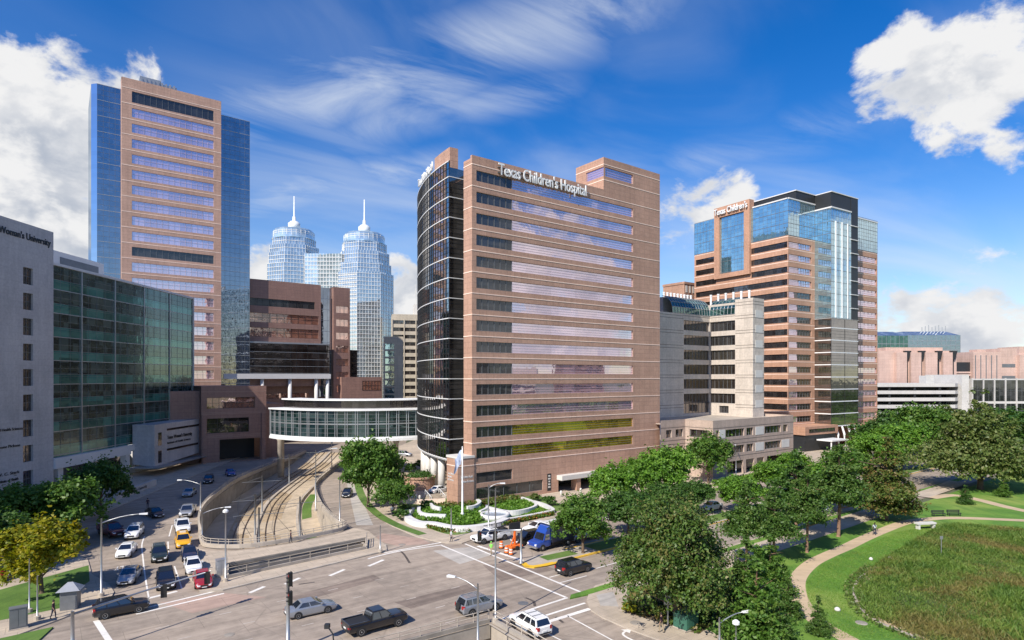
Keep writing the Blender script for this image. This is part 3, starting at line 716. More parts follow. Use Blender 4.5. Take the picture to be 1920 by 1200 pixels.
# granite pylon at the corner
mb = MB(); mb.box(-3.1, .35, -.18, 3.6, 0, 8.6); mb.box(-3.2, .45, -.28, 3.7, 8.6, 9.0, 2)
stripes(mb, FX(-.18), -3.1, .35, [7.28]); stripes(mb, FL(-3.1, 3.6), 0, 3.78, [7.28])
mb.build('corner_pylon', [GRAN, GRANL, OFFW], hosp)
for j, (t_, w) in enumerate((("Texas Children's", 2.2), ('Hospital', 1.3), ('6621 Fannin Street', 2.0))):
    text_mesh(t_, .5, .01, PAINTM, 'pylon_lettering', hosp, (-3.13, 3.2, 5.6-j*.55), (R(90), 0, R(-90)), 0, w)
for j, (t_, w) in enumerate((("Texas Children's Hospital", 4.2), ('Pavilion Entrance', 3.0))):
    text_mesh(t_, .6, .01, PAINTM, 'pylon_lettering', hosp, (-2.6+j*.2, -.21, 5.1-j*.8), (R(90), 0, 0), 0, w if w < 2.6 else 2.6)
# bowed dark glass side
def loc(X, Y): dx_, dy_ = X-HX, Y-HY; return (dx_*.8+dy_*.6, -dx_*.6+dy_*.8)
CXw, CYw, RD = 39.2, 150.8, 61.9
def arc(r, a0, a1, n_): return [loc(CXw+r*math.cos(R(a0+(a1-a0)*i/n_)), CYw+r*math.sin(R(a0+(a1-a0)*i/n_))) for i in range(n_+1)]
A1_, A2_ = 214.2, 162
DT = 64.6
pts = arc(RD, A1_, A2_, 44)
mb = MB()
mb.strip([(p[0], p[1], S0) for p in pts], [(p[0], p[1], DT) for p in pts], 0)
flat = [pts[0], (4.0, 9.0)]
YF = pts[0][1]; mb.quad((pts[0][0], YF, S0), (4, YF, S0), (4, YF, 63.3), (pts[0][0], YF, 63.3), 0)
def band(rr, z, h, m, seg=44):
    o_ = arc(RD+rr, A1_, A2_, seg)
    mb.strip([(p[0], p[1], z-h/2) for p in o_], [(p[0], p[1], z+h/2) for p in o_], m); mb.strip([(p[0], p[1], z+h/2) for p in o_], [(p[0], p[1], z+h/2) for p in pts[::44//seg]], m)
    mb.strip([(p[0], p[1], z-h/2) for p in pts[::44//seg]], [(p[0], p[1], z-h/2) for p in o_], m)
for z in SZ+[DT-.1]:
    band(.16, z, .15, 2)
    mb.box(pts[0][0]-.05, 4, -.15, -.002, z-.075, z+.075, 2, FX(YF)) if z < 63 else None
for k in range(14):
    for j in (1, 2, 3):
        band(.06, SZ[k]+SP*j/4, .06, 1); mb.box(pts[0][0]+.01, 4, -.06, -.003, SZ[k]+SP*j/4-.03, SZ[k]+SP*j/4+.03, 1, FX(YF))
for i in range(0, 45):
    w = R(A1_+(A2_-A1_)*i/44); a = loc(CXw+(RD+.05)*math.cos(w), CYw+(RD+.05)*math.sin(w))
    mb.box(a[0]-.05, a[0]+.05, a[1]-.05, a[1]+.05, S0, DT, 1)
mb.prism([(4, 9)]+pts+[(20, 34)], DT-1.6, DT-1.4, 1); mb.prism([(4, 9)]+pts+[(20, 34)], S0-.3, S0-.1, 2)
mb.build('bowed_glass_wall', [BRONZE, DARKM, PAINTM], hosp)
pa = arc(RD-.1, A1_, 207.5, 6); pb_ = arc(RD-1.9, A1_, 207.5, 6)
mb = MB(); mb.prism(pa+pb_[::-1], DT+.02, 67.2); mb.prism([pa[0], pb_[0], (pb_[0][0]+.3, YF+.4), (pa[0][0]+.1, YF+.02)], 63.31, DT+.01); mb.build('parapet', GRAN, hosp)
a, c = arc(RD+.35, 207.4, 196, 1)
serif_text("Texas Children's Hospital", 2.4, .15, PAINTM, 'sign_lettering', hosp, (c[0], c[1], 64.9), (R(90), 0, math.atan2(a[1]-c[1], a[0]-c[0])), (Vector(a)-Vector(c)).length)
for w in (212.5, 208, 203.5, 199, 194.5, 190, 185):
    p = loc(CXw+(RD-1.4)*math.cos(R(w)), CYw+(RD-1.4)*math.sin(R(w)))
    mb = MB(); mb.lathe([(.75, 0), (.75, S0-.3)], 16, (p[0], p[1], 0)); mb.build('column', OFFW, hosp, True)
mb = MB(); ii = arc(RD-6, A1_-2, A2_, 20)
mb.strip([(p[0], p[1], 0) for p in ii], [(p[0], p[1], S0-.3) for p in ii]); mb.build('lobby_glazing', DARKW, hosp)
roof_kit(hosp, [(12, 10, 6, 4, 1.6), (22, 14, 8, 5, 2.0)], ROOF-.5)
# ---- tall tower on the left
TX, TY = -116.0, 180.0
tow = empty('office_tower', 'tall pink granite tower with blue glass wings, behind the green glass university block', 'building', (TX, TY, 0), A0)
TT = 112.5
tz = [TT-2.9-4.62*k for k in range(22)]
fr = FX()
mb = MB(); ops = []
for k in range(19):
    zt = TT-2.9-4.62*k
    ops.append((2.6, 25.0, zt-3.85, zt-1.15, k))
ops[0] = (2.6, 25.0, ops[0][2]-.2, ops[0][3]+.4, 0)
W2_ = 27.2
facade(mb, fr, 0, W2_, 0, TT, ops, .3)
stripes(mb, fr, 0, W2_, tz, .2)
mb.quad((0, 0, 0), (0, 0, TT), (0, 3, TT), (0, 3, 0)); mb.quad((W2_, 0, 0), (W2_, 3, 0), (W2_, 3, TT), (W2_, 0, TT))
mb.prism([(0, .01), (W2_, .01), (W2_, 3), (0, 3)], TT-.5, TT-.02); mb.quad((0, 3, 100), (W2_, 3, 100), (W2_, 3, TT), (0, 3, TT))
mb.build('wall', [TOWER, GRANL], tow)
for a, c, e, f, k in ops:
    dk = k in (0, 10)
    window(tow, fr, (a, c, e, f), .28, 14, 1 if dk else 2, LOUV if dk else LILAC, GREYM if dk else MULL)
for x0, x1, top, sh in ((-5.9, 0, 109.5, 2.0), (W2_, 36.4, 109.0, 2.0)):
    zz = [top-.1-4.62*k for k in range(24)]
    curtain(tow, FX(sh), x0, x1, 0, top, 1.5, zz, [BLUEG, GREYM, STEEL], None, .16, .05, .08, 3)
mb = MB(); mb.prism([(-5.9, 2.01), (36.39, 2.01), (36.39, 24), (-7.2, 24), (-7.2, 3.6)], 108.2, 108.4); mb.quad((36.4, 2.0, 0), (36.4, 24, 0), (36.4, 24, 109), (36.4, 2, 109)); mb.build('roof', STEEL, tow)
mb = MB(); mb.quad((-5.9, 2, 0), (-7.3, 3.6, 0), (-7.3, 3.6, 109.5), (-5.9, 2, 109.5), 0); mb.quad((-7.3, 3.6, 0), (-7.3, 24, 0), (-7.3, 24, 109.5), (-7.3, 3.6, 109.5), 0)
mb.build('curtain_wall', BLUEG, tow)
mb = MB()
for x0, x1, h in ((5, 10.5, 115.6), (10.8, 15, 114.6)): mb.box(x0, x1, 3.5, 6.5, TT-.6, h)
for k in range(9): mb.box(5.2+k*1.1, 5.7+k*1.1, 3.3, 3.48, TT-.6, 115)
mb.tube([(10.6, 4, TT), (10.6, 4, 117.5)], .12); mb.build('roof_plant', STEEL, tow)
# ---- university block on the left edge
uni = empty('university_building', 'white panelled block with a green glass street front, in shade at the left edge', 'building', (-89, 84, 0), R(90))
frU = FX()
T1 = 33.6; TH = 51.2
mb = MB(); ops = [(26.3, 28.6, 43.2-4.66*k-3.1, 43.2-4.66*k) for k in range(9)]
facade(mb, frU, -56, T1, 0, TH, ops, .5)
mb.box(-56, T1, .02, 22, TH-.5, TH); mb.quad((T1, 0, 0), (T1, 22, 0), (T1, 22, TH), (T1, 0, TH)); mb.quad((-56, 0, 0), (-56, 22, 0), (-56, 22, TH), (-56, 0, TH)); mb.quad((-56, 22, 0), (T1, 22, 0), (T1, 22, TH), (-56, 22, TH))
mb.build('tower_wall', WHITES, uni)
for o_ in ops: window(uni, frU, o_, .45, 2, 2, DARKW, GREYM)
text_mesh("Texas Woman's University", 1.7, .06, DARKM, 'sign_lettering', uni, (17.2, -.07, 48.3), (R(90), 0, 0), .02, 15.6)
for z, t_, x, w in ((13.6, 'Institute of Health Sciences', 18.3, 7.9), (10.6, 'T. Boone Pickens', 19.5, 6.1), (5.8, 'W. C. Stark', 20.6, 4.9), (4.6, 'Institute of Health', 20.6, 4.6)):
    text_mesh(t_, .7, .03, DARKM, 'wall_lettering', uni, (x, -.04, z), (R(90), 0, 0), .01, w)
G0, G1, GT = T1+.01, 86, 45.0
zz = [45-4.66*k for k in range(8, -1, -1)]
curtain(uni, FX(.6), G0, G1, 7.3, GT, 2.6, zz, [VISION, GREYM, STEEL], None, .16, .045, .07, 3)
for z in zz[:-1]:
    mb = MB(); mb.quad((G0, .58, z+.1), (G1, .58, z+.1), (G1, .58, z+1.9), (G0, .58, z+1.9)); mb.box(G0, G1, .56, .579, z+1.9, z+1.98, 1); mb.build('spandrel_panel', [SPAND, GREYM], uni)
mb = MB(); mb.box(G0, G1, .565, .579, 7.3, 9.0); mb.build('spandrel_panel', SPAND, uni)
mb = MB()
for x in (42, 52.6, 63.4, 74.4, 85.8): mb.box(x-.14, x+.14, .38, .595, 7.4, GT)
mb.build('mullion', STEEL, uni)
mb = MB(); mb.box(G0, G1+.3, .3, .62, GT, GT+.5); mb.box(G0, G1, .62, 22, GT-.6, GT-.1); mb.quad((G1+.05, .6, 0), (G1+.05, 22, 0), (G1+.05, 22, GT), (G1+.05, .6, GT)); mb.box(G1, G1+.3, .3, .7, 3, GT-.01)
mb.build('roof', WHITE, uni)
mb = MB(); mb.box(38, 60, 8, 20, GT-.1, 50); mb.box(60.2, 70, 10, 20, GT-.1, 48); mb.build('penthouse', WHITE, uni)
mb = MB(); mb.box(46, 58, 7.9, 7.99, 47.2, 48.9); mb.build('louvre', GREYM, uni)
mb = MB(); mb.box(G0, 57, -.4, .9, 5.2, 7.29); mb.box(57.02, G1, -.35, .9, 6.0, 7.2); mb.build('fascia', WHITE, uni)
for x in (36, 46.5, 57, 67.5):
    mb = MB(); mb.box(x-.7, x+.7, .4, 1.7, 0, 5.19); mb.build('column', WHITE, uni)
mb = MB(); mb.quad((G0, 4, 0), (G1, 4, 0), (G1, 4, 6), (G0, 4, 6)); mb.build('lobby_glazing', DARKW, uni)
mb = MB(); mb.box(48, 52, 2.5, 3.9, 0, 5.1); mb.build('lobby_wall', WHITE, uni); mb = MB(); mb.box(62, 72, 1.9, 3.9, 0, 5.1); mb.build('lobby_wall', WHITE, uni)
# projecting sign box
mb = MB(); x0, x1 = 58.4, 80.5; yb = -5.0
vs = [(x0, yb, 1.9), (x1, yb, 3.0), (x1, yb, 11.9), (x0, yb, 11.9), (x0, .2, 2.6), (x1, .2, 3.6), (x1, .2, 11.9), (x0, .2, 11.9)]
mb.add(vs, [(0, 1, 2, 3), (0, 3, 7, 4), (1, 5, 6, 2), (3, 2, 6, 7), (0, 4, 5, 1)])
mb.build('sign_box', WHITES, uni)
for k, (x, w) in enumerate(((63.4, 15.4), (63.4, 14.6))):
    mb = MB(); mb.box(x, x+w, yb-.1, yb-.003, 10.1-k*4.9, 10.6-k*4.9); mb.build('slot_window', DARKW, uni)
for z0, z1 in ((2.7, 5.6), (6.8, 9.9)):
    mb = MB(); mb.box(59.8, 61.2, yb-.05, yb-.003, z0, z1); mb.build('slot_window', DARKW, uni)
text_mesh("Texas Woman's University", 1.2, .04, DARKM, 'sign_lettering', uni, (63.6, yb-.05, 8.0), (R(90), 0, 0), .02, 11.4)
text_mesh("Institute of Health Sciences", .8, .04, DARKM, 'sign_lettering', uni, (63.6, yb-.05, 6.8), (R(90), 0, 0), 0, 10.6)
mb = MB(); mb.box(56, 84, -7.5, -.5, 1.9, 2.15); mb.build('canopy', STEEL, uni)
lw = empty('sign_wall', 'low pale wall with lettering along the shaded pavement below the university block', 'sign wall', (-73.2, 112, .14), R(98))
mb = MB(); mb.box(0, 17, 0, .6, 0, 1.3); mb.build('wall', WHITES, lw)
text_mesh("Texas Woman's University", .8, .02, DARKM, 'lettering', lw, (2.5, -.02, .4), (R(90), 0, 0), 0, 10)
# ---- dark glass and brown stone block behind the sky bridge
mid = empty('medical_building', 'brown stone block with windows tinted with copper reflections and a dark glass bay, behind the sky bridge', 'building', (-89.4, 205, 0), A0)
mb = MB(); top = 56.6; x1 = 25.0
ops = [(-4, x1-2.2, 47.6, 50.2)]+[(-5, x1-.8, 45.2-5*k-3.2, 45.2-5*k) for k in range(2)]
ops.append((-5, x1-.8, 35.2-2.4, 35.2))
facade(mb, FX(), -6, x1, 20, top, ops, .4); mb.box(-6, x1, .02, 20, top-.4, top-.02); mb.quad((x1, 0, 20), (x1, 20, 20), (x1, 20, top), (x1, 0, top))
mb.build('wall', BRN, mid)
for i, o_ in enumerate(ops): window(mid, FX(), o_, .36, 12, 1 if i == 0 else 2, LOUV if i == 0 else COPPER, DARKM)
curtain(mid, FX(-1.6), -6, x1+2.6, 24.4, 37.6-4.6, 2, [24.5+2.45*k for k in range(4)], [DARKW, DARKM, STEEL], None, .14)
curtain(mid, FX(-1.6), -6, x1+2.6, 31.8, 43.0-8, 2, [34.9], [DARKW, DARKM, STEEL], None, .3)
mb = MB(); mb.box(-6, x1+2.6, -1.59, 1, 35.0, 35.3); mb.quad((x1+2.6, -1.6, 24.4), (x1+2.6, 0, 24.4), (x1+2.6, 0, 35), (x1+2.6, -1.6, 35)); mb.build('bay_roof', STEEL, mid)
curtain(mid, FX(2.0), x1+.01, x1+4.6, 16, 56, 1.5, [20+4*k for k in range(10)], [BLUEG, GREYM, STEEL], None, .12)
mb = MB(); X0, X1 = x1+4.7, x1+11.0
ops = [(X0+1.0, X1-.6, 49.5-4.9*k-2.6, 49.5-4.9*k) for k in range(8)]
facade(mb, FX(), X0, X1, 8, 56.4, ops, .4); mb.quad((X1, 0, 8), (X1, 16, 8), (X1, 16, 56.4), (X1, 0, 56.4)); mb.quad((X0, 0, 8), (X0, 0, 56.4), (X0, 16, 56.4), (X0, 16, 8)); mb.box(X0, X1, .02, 16, 56, 56.38)
mb.build('wing_wall', BRN, mid)
for o_ in ops: window(mid, FX(), o_, .36, 3, 1, COPPER, DARKM)
curtain(mid, FX(3.0), X1+.05, X1+4.0, 8, 33.5, 1.4, [12+4.3*k for k in range(5)], [DARKW, DARKM, DARKM], None, .12)
mb = MB(); mb.box(X1-4, X1+12, -2, 10, 6, 23.2); mb.build('podium_wall', BRN, mid)
window(mid, FX(-2), (X1+4, X1+11.4, 18.2, 21.8), -.01, 6, 2, COPPER, DARKM)
mb = MB(); mb.box(-8, x1+2.8, -2.4, 4, 22.6, 24.3); mb.build('colonnade_beam', WHITE, mid)
for x in (-5, 4.3, 13.6, 22.9, 27): 
    mb = MB(); mb.lathe([(.65, 4), (.65, 22.6)], 14, (x, -1.2, 0)); mb.build('column', WHITE, mid, True)
mb = MB(); mb.quad((-10, 4, 4), (x1+2.8, 4, 4), (x1+2.8, 4, 22.7), (-10, 4, 22.7)); mb.build('recess_wall', BRN, mid)
mb = MB(); mb.box(-10, 29, 2.5, 4.5, 0, 3.99)
for k in range(7): mb.box(-8+5*k, -5+5*k, 2.45, 2.497, .3, 3.4, 1)
mb.build('ground_floor_wall', [BRN, DARKM], mid)
window(mid, FX(4), (-4, 22, 15.6, 17.4), -.01, 16, 1, COPPER, DARKM)
# ---- brown entrance block in front of it
ent = empty('entrance_building', 'low brown stone block with a dark driveway opening, at the end of the left street', 'building', (-82.6, 161, 0), A0)
mb = MB(); ops = [(1.4, 13.6, 14.6, 17.6), (1.4, 12, 8.0, 12.0), (4.5, 15, .1, 6.2)]
facade(mb, FX(), 0, 16.6, 0, 20.7, ops, .8); mb.quad((0, 0, 0), (0, 0, 20.7), (0, 22, 20.7), (0, 22, 0)); mb.quad((16.6, 0, 0), (16.6, 22, 0), (16.6, 22, 20.7), (16.6, 0, 20.7)); mb.box(0, 16.6, .02, 22, 20, 20.65)
mb.box(17.5, 22, 3.5, 20, 0, 15.5); mb.box(16.61, 17.49, 3.6, 20, 0, 13)
stripes(mb, FX(), 0, 16.6, [6.9, 7.3, 13.2, 13.6, 19.2], .14, .04)
for x in (.7, 15.8): mb.box(x-.5, x+.5, -.35, -.002, 0, 13.0)
mb.build('wall', [BRN, plain('brown_band', (.34, .22, .18))], ent)
window(ent, FX(), ops[0], .6, 8, 2, COPPER, DARKM); window(ent, FX(), ops[1], .6, 4, 3, DARKW, DARKM)
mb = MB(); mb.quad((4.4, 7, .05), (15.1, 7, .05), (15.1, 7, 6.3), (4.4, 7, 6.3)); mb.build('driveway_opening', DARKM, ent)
mb = MB(); mb.box(-7, -.02, 2, 20, 0, 19.4); mb.build('side_wall', BRN, ent)
# ---- twin spired towers in the distance
tw = empty('twin_spire_tower', 'pale blue glass twin towers with stepped round crowns and white spires, in the distance', 'building', (-94, 318, 0), 0)
def octo(cx, cy, r, rot=0.0, squash=1.0): return [(cx+r*math.cos(R(rot+45*i)), cy+r*squash*math.sin(R(rot+45*i))) for i in range(8)]
def tower_shaft(cx, cy, r, tiers, nm, gm, parent):
    mb = MB()
    for rr, z0, z1 in tiers:
        pts_ = octo(cx, cy, rr); mb.prism(pts_, z0, z1, 0, 2, False)
        for i in range(8):
            a, c = Vector(pts_[i]+(0,)), Vector(pts_[(i+1) % 8]+(0,)); d_ = (c-a); L_ = d_.length; d_.normalize(); nn = Vector((d_.y, -d_.x, 0))
            if nn.y > .3: continue
            f_ = lambda x, y, z, a=a, d_=d_, nn=nn: tuple(a+d_*x-nn*y+Vector((0, 0, z)))
            k = max(2, round(L_/1.5))
            for j in range(k+1): mb.box(L_*j/k-.06, L_*j/k+.06, -.2, -.01, z0, z1, 1, f_)
            z = z0
            while z < z1: mb.box(0, L_, -.24, -.008, z-.1, z+.1, 1, f_); z += 2.05
    return mb.build(nm, [gm, PAINTM, OFFW], parent)
rt, lt = (16, 2), (-22.5, 6)
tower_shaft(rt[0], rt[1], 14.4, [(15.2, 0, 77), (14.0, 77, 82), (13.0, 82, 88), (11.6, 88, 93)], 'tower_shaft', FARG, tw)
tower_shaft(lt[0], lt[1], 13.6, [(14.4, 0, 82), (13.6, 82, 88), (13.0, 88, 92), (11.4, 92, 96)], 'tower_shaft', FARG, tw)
mb = MB()
pr = octo(rt[0], rt[1], 14.9)
# darker, white-gridded face of the right tower
a, c = Vector(pr[5]+(0,)), Vector(pr[4]+(0,))
for i0 in (5, 4):
    a, c = Vector(pr[i0]+(0,)), Vector(pr[i0+1]+(0,)); d_ = (c-a); L_ = d_.length; d_.normalize(); nn = Vector((d_.y, -d_.x, 0))
    f_ = lambda x, y, z: tuple(a+d_*x-nn*y+Vector((0, 0, z)))
    curtain(tw, f_, 0, L_, 20, 77, 1.45, [20.3+2.03*k for k in range(28)], [FARD, OFFW, OFFW], None, .5, .34, .3, 0, 'gridded_face')
mb = MB(); mb.box(-12, rt[0]-9, -8, 12, 0, 86.5); mb.build('linking_block', FARG, tw)
f_ = FX(-8.01)
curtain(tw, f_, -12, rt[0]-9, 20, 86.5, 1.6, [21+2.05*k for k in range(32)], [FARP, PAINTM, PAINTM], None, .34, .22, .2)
for (cx, cy), z, lab in ((rt, 93, ''), (lt, 96, '')):
    mb = MB(); mb.lathe([(11.2, z), (11.2, z+.4), (10.6, z+.41), (10.4, z+4.6), (9.6, z+5.4), (3.2, z+6.0)], 28, (cx, cy, 0), 0)
    for zz_ in (1.4, 2.6, 3.6): mb.lathe([(10.5, z+zz_), (10.55, z+zz_+.25), (10.2, z+zz_+.26)], 28, (cx, cy, 0), 1)
    for i in range(28):
        w = 2*math.pi*i/28; mb.box(cx+10.45*math.cos(w)-.1, cx+10.45*math.cos(w)+.1, cy+10.45*math.sin(w)-.1, cy+10.45*math.sin(w)+.1, z+.4, z+4.2, 1)
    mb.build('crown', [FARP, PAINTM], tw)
    mb = MB(); mb.lathe([(3.1, z+5.9), (3.1, z+9.4), (2.6, z+9.6), (2.0, z+10.4), (.9, z+10.6), (.8, z+13), (.4, z+13.2), (.25, z+24)], 14, (cx, cy, 0)); mb.build('spire', PAINTM, tw, True)
# ---- beige slab and blue block far off between the towers and the hospital
far = empty('office_block', 'beige gridded office slab far off beside the bowed glass wall', 'building', (-59.5, 300, 0), A0*.35)
mb = MB(); ops = [(.8, 17, 10+3.6*k, 11.9+3.6*k) for k in range(12)]
facade(mb, FX(), 0, 18, 0, 54.5, ops, .5); mb.quad((0, 0, 0), (0, 0, 54.5), (0, 14, 54.5), (0, 14, 0)); mb.box(0, 18, .02, 14, 54, 54.48)
for x in (0.2, 6, 11.8, 17.2): mb.box(x-.25, x+.25, -.3, -.002, 0, 52)
mb.build('wall', BEIGE, far)
for o_ in ops: window(far, FX(), o_, .45, 6, 1, DARKW, BEIGE)
mb = MB(); mb.box(11, 18, 2, 10, 54.5, 60); mb.tube([(12, 4, 60), (12, 4, 70)], .15); mb.build('penthouse', OFFW, far)
far2 = empty('office_block', 'narrow pale building with a strip of blue windows below the beige slab', 'building', (-57.5, 272, 0), A0*.35)
mb = MB(); ops = [(.5, 4.6, 6+3.3*k, 8.6+3.3*k) for k in range(10)]
facade(mb, FX(), 0, 8.6, 0, 41.5, ops, .3); mb.box(0, 8.6, .02, 10, 41, 41.48); mb.quad((0, 0, 0), (0, 0, 41.5), (0, 10, 41.5), (0, 10, 0)); mb.quad((8.6, 0, 0), (8.6, 10, 0), (8.6, 10, 41.5), (8.6, 0, 41.5))
mb.build('wall', BEIGE, far2)
for o_ in ops: window(far2, FX(), o_, .25, 2, 1, SKYG, GREYM)
# ---- curved two storey sky bridge
sb = empty('sky_bridge', 'curved two storey glazed bridge with white edges, over the tramway', 'bridge', (-38, 166, 0))
R1, R0 = 28.0, 20.5
def ba(r, n_=40, a0=223, a1=318): return [(r*math.cos(R(a0+(a1-a0)*i/n_)), r*math.sin(R(a0+(a1-a0)*i/n_))) for i in range(n_+1)]
def ring(mb, ro, ri, z0, z1, m=0, a0=223, a1=318):
    o_, i_ = ba(ro, 40, a0, a1), ba(ri, 40, a0, a1)
    h = lambda P_, z: [(p[0], p[1], z) for p in P_]
    mb.strip(h(o_, z0), h(o_, z1), m); mb.strip(h(i_, z1), h(i_, z0), m); mb.strip(h(o_, z1), h(i_, z1), m); mb.strip(h(i_, z0), h(o_, z0), m)
    for e in (0, -1): mb.quad(h(o_, z0)[e], h(i_, z0)[e], h(i_, z1)[e], h(o_, z1)[e], m)
mb = MB(); ring(mb, R1+.4, R0-.4, 8.4, 9.0); ring(mb, R1+.2, R0-.2, 9.01, 9.4); mb.build('deck', PAINTM, sb)
mb = MB(); ring(mb, R1+.6, R0-.6, 15.4, 15.75); mb.build('roof', PAINTM, sb)
mb = MB(); ring(mb, R1-3.2, R0+.6, 15.76, 17.6, 1); ring(mb, R1-2.6, R0, 17.61, 17.95, 0); mb.build('clerestory', [PAINTM, DARKW], sb)
mb = MB(); ring(mb, R1, R0, 9.41, 15.39); mb.build('glazing', BRIDGEG, sb)
mb = MB()
for z, h in ((12.2, .3), (12.9, .08)): ring(mb, R1+.12, R1+.01, z, z+h)
for i in range(0, 41):
    w = R(223+95*i/40); a = (math.cos(w), math.sin(w))
    for s in (-.25, .25):
        if i % 2 == 0:
            c = ((R1+.08)*a[0]-a[1]*s, (R1+.08)*a[1]+a[0]*s); mb.box(c[0]-.07, c[0]+.07, c[1]-.07, c[1]+.07, 9.41, 15.39)
mb.build('mullion', STEEL, sb)
for z, h in ((10.3, .06), (11.3, .06), (13.7, .06), (14.6, .06)): mb = MB(); ring(mb, R1+.08, R1+.02, z, z+h); mb.build('glazing_bar', GREYM, sb)
for (x, y, r_) in ((6.0, -22.5, 1.0), (10.2, -20.5, .55), (-20, -14, .8)):
    mb = MB(); mb.lathe([(r_, -2), (r_, 7.2), (r_*1.9, 8.29)], 16, (x, y, 0)); mb.build('pier', PAINTM if r_ == 1.0 else CONC, sb, True)
# ---- white stone clinic right of the hospital
cli = empty('clinic_building', 'pale stone clinic with a curved green glass roof, right of the pink hospital', 'building', (45.6, 137.4, 0), A0)
mb = MB(); PT = 13.2
wop = [(1.2, 2.2, 9.1, 10.9), (4.9, 12.4, 9.1, 10.9), (13.4, 16.2, 9.1, 10.9), (21.4, 28.8, 9.1, 10.9), (30.0, 32, 9.1, 10.9), (4.9, 12.4, 5.2, 7.0), (13.4, 16.2, 5.2, 7.0), (21.4, 28.8, 5.2, 7.0)]
gop = [(5.6, 12.0, .1, 3.4), (13.2, 16.6, .1, 3.4), (17.8, 21, .1, 3.4), (22.4, 29.6, .1, 3.4)]
facade(mb, FX(), 0, 34.9, 0, PT, wop+gop, .45)
lop = [(1.2, 6.2, 9.1, 10.9), (1.2, 6.2, 5.2, 7.0)]
facade(mb, FL(0, 7.6), 0, 7.6, 0, PT, lop, .45)
wo2 = [(-7, -5, 9.1, 10.9), (-3.6, -.8, 9.1, 10.9), (-7, -5, 5.2, 7.0), (-3.6, -.8, 5.2, 7.0)]
facade(mb, FX(7.6), -9, 0, 0, PT, wo2, .45)
mb.quad((34.9, 0, 0), (34.9, 36, 0), (34.9, 36, PT), (34.9, 0, PT))
mb.prism([(0.01, .01), (34.89, .01), (34.89, 36), (-9, 36), (-9, 7.62), (0.01, 7.62)], PT-.9, PT-.7, 0, 2)
for z in (11.4, 8.4, 7.5, 4.5): stripes(mb, FX(), 0, 34.9, [z], .14, .02); stripes(mb, FL(0, 7.6), 0, 7.6, [z], .14, .02); stripes(mb, FX(7.6), -9, -.03, [z], .14, .02)
mb.build('podium_wall', [PODS, PALEB, CONC], cli)
for o_ in wop: window(cli, FX(), o_, .4, max(1, int((o_[1]-o_[0])/1.3)), 1, DARKW, GREYM)
for o_ in lop: window(cli, FL(0, 7.6), o_, .4, 3, 1, DARKW, GREYM)
for o_ in wo2: window(cli, FX(7.6), o_, .4, 2, 1, DARKW, GREYM)
for x0, z0 in ((17.2, 9.0), (17.2, 5.1), (29.2, 5.1), (2.4, 9.0)):
    mb = MB(); mb.box(x0, x0+3.6 if x0 > 3 else x0+2.2, -.06, -.003, z0, z0+2.0); mb.build('light_panel', OFFW, cli)
for o_ in gop:
    mb = MB(); mb.quad((o_[0]-.3, 3, .1), (o_[1]+.3, 3, .1), (o_[1]+.3, 3, 3.5), (o_[0]-.3, 3, 3.5)); mb.build('loading_bay', LOUV, cli)
CT = 44.2; WA = 40.3; yA = 20.8; xi = 28.4
mb = MB(); rows = [(38.6-4.0*k-2.7, 38.6-4.0*k) for k in range(6)]
opA = [(16.8, xi-.02, a, c) for a, c in rows]+[(16.8, xi-.02, PT, 16.2)]
facade(mb, FX(yA), 3, xi, PT-.8, WA, opA, .6)
bl = yA-7.5                      # left-looking face of the projecting wing; x runs from the inner corner toward us
opB = [(.02, 8.0, a, c) for a, c in rows]+[(3.0, 6.0, PT, 15.2)]
facade(mb, FL(xi, yA), 0, bl, PT-.8, WA, opB, .6)
mb.quad(FL(xi, yA)(8.0, 0, WA), FL(xi, yA)(bl, 0, WA), FL(xi, yA)(bl, 0, CT), FL(xi, yA)(8.0, 0, CT))
opC = []
facade(mb, FX(7.5), xi, 33.7, PT-.8, CT, opC, .4)
mb.quad((33.7, 7.5, PT), (33.7, 36, PT), (33.7, 36, CT), (33.7, 7.5, CT)); mb.quad((xi, 12.8, WA), (xi, 12.8, CT), (33.7, 12.8, CT), (33.7, 12.8, WA)); mb.box(xi+.02, 33.68, 7.52, 12.79, CT-.5, CT-.1)
mb.quad((3, yA, 0), (3, yA, WA), (3, 40, WA), (3, 40, 0)); mb.prism([(3, yA+.02), (xi, yA+.02), (33.6, 12.9), (33.6, 36), (3, 36)], WA-.8, WA-.6, 0, 2)
for k in range(8):
    for dz_ in (0.0, .75):
        z = WA-.6-dz_-4.0*k
        if k and 0: continue
        if z > PT:
            stripes(mb, FX(yA), 3, 16.6, [z], .12, .02); stripes(mb, FL(xi, yA), 8.1, bl, [z], .12, .02); stripes(mb, FX(7.5), xi, 33.7, [z], .12, .02)
stripes(mb, FX(yA), 16.6, xi, [WA-.5], .12, .02); stripes(mb, FL(xi, yA), 0, 8.1, [WA-.5], .12, .02)
for z in (CT-.9, CT-1.7): stripes(mb, FL(xi, yA), 8.1, bl, [z], .12, .02); stripes(mb, FX(7.5), xi, 33.7, [z], .12, .02)
mb.build('tower_wall', [PALE, PALEB, OFFW], cli)
for o_ in opA: window(cli, FX(yA), o_, .5, 8, 1, DARKW, GREYM)
for o_ in opB: window(cli, FL(xi, yA), o_, .5, 6, 1, DARKW, GREYM)
for k in range(7):
    mb = MB(); z = 41.0-4.0*k; mb.box(xi+1.1, xi+4.6, 7.44, 7.497, z-2.0, z); mb.build('light_panel', OFFW, cli)
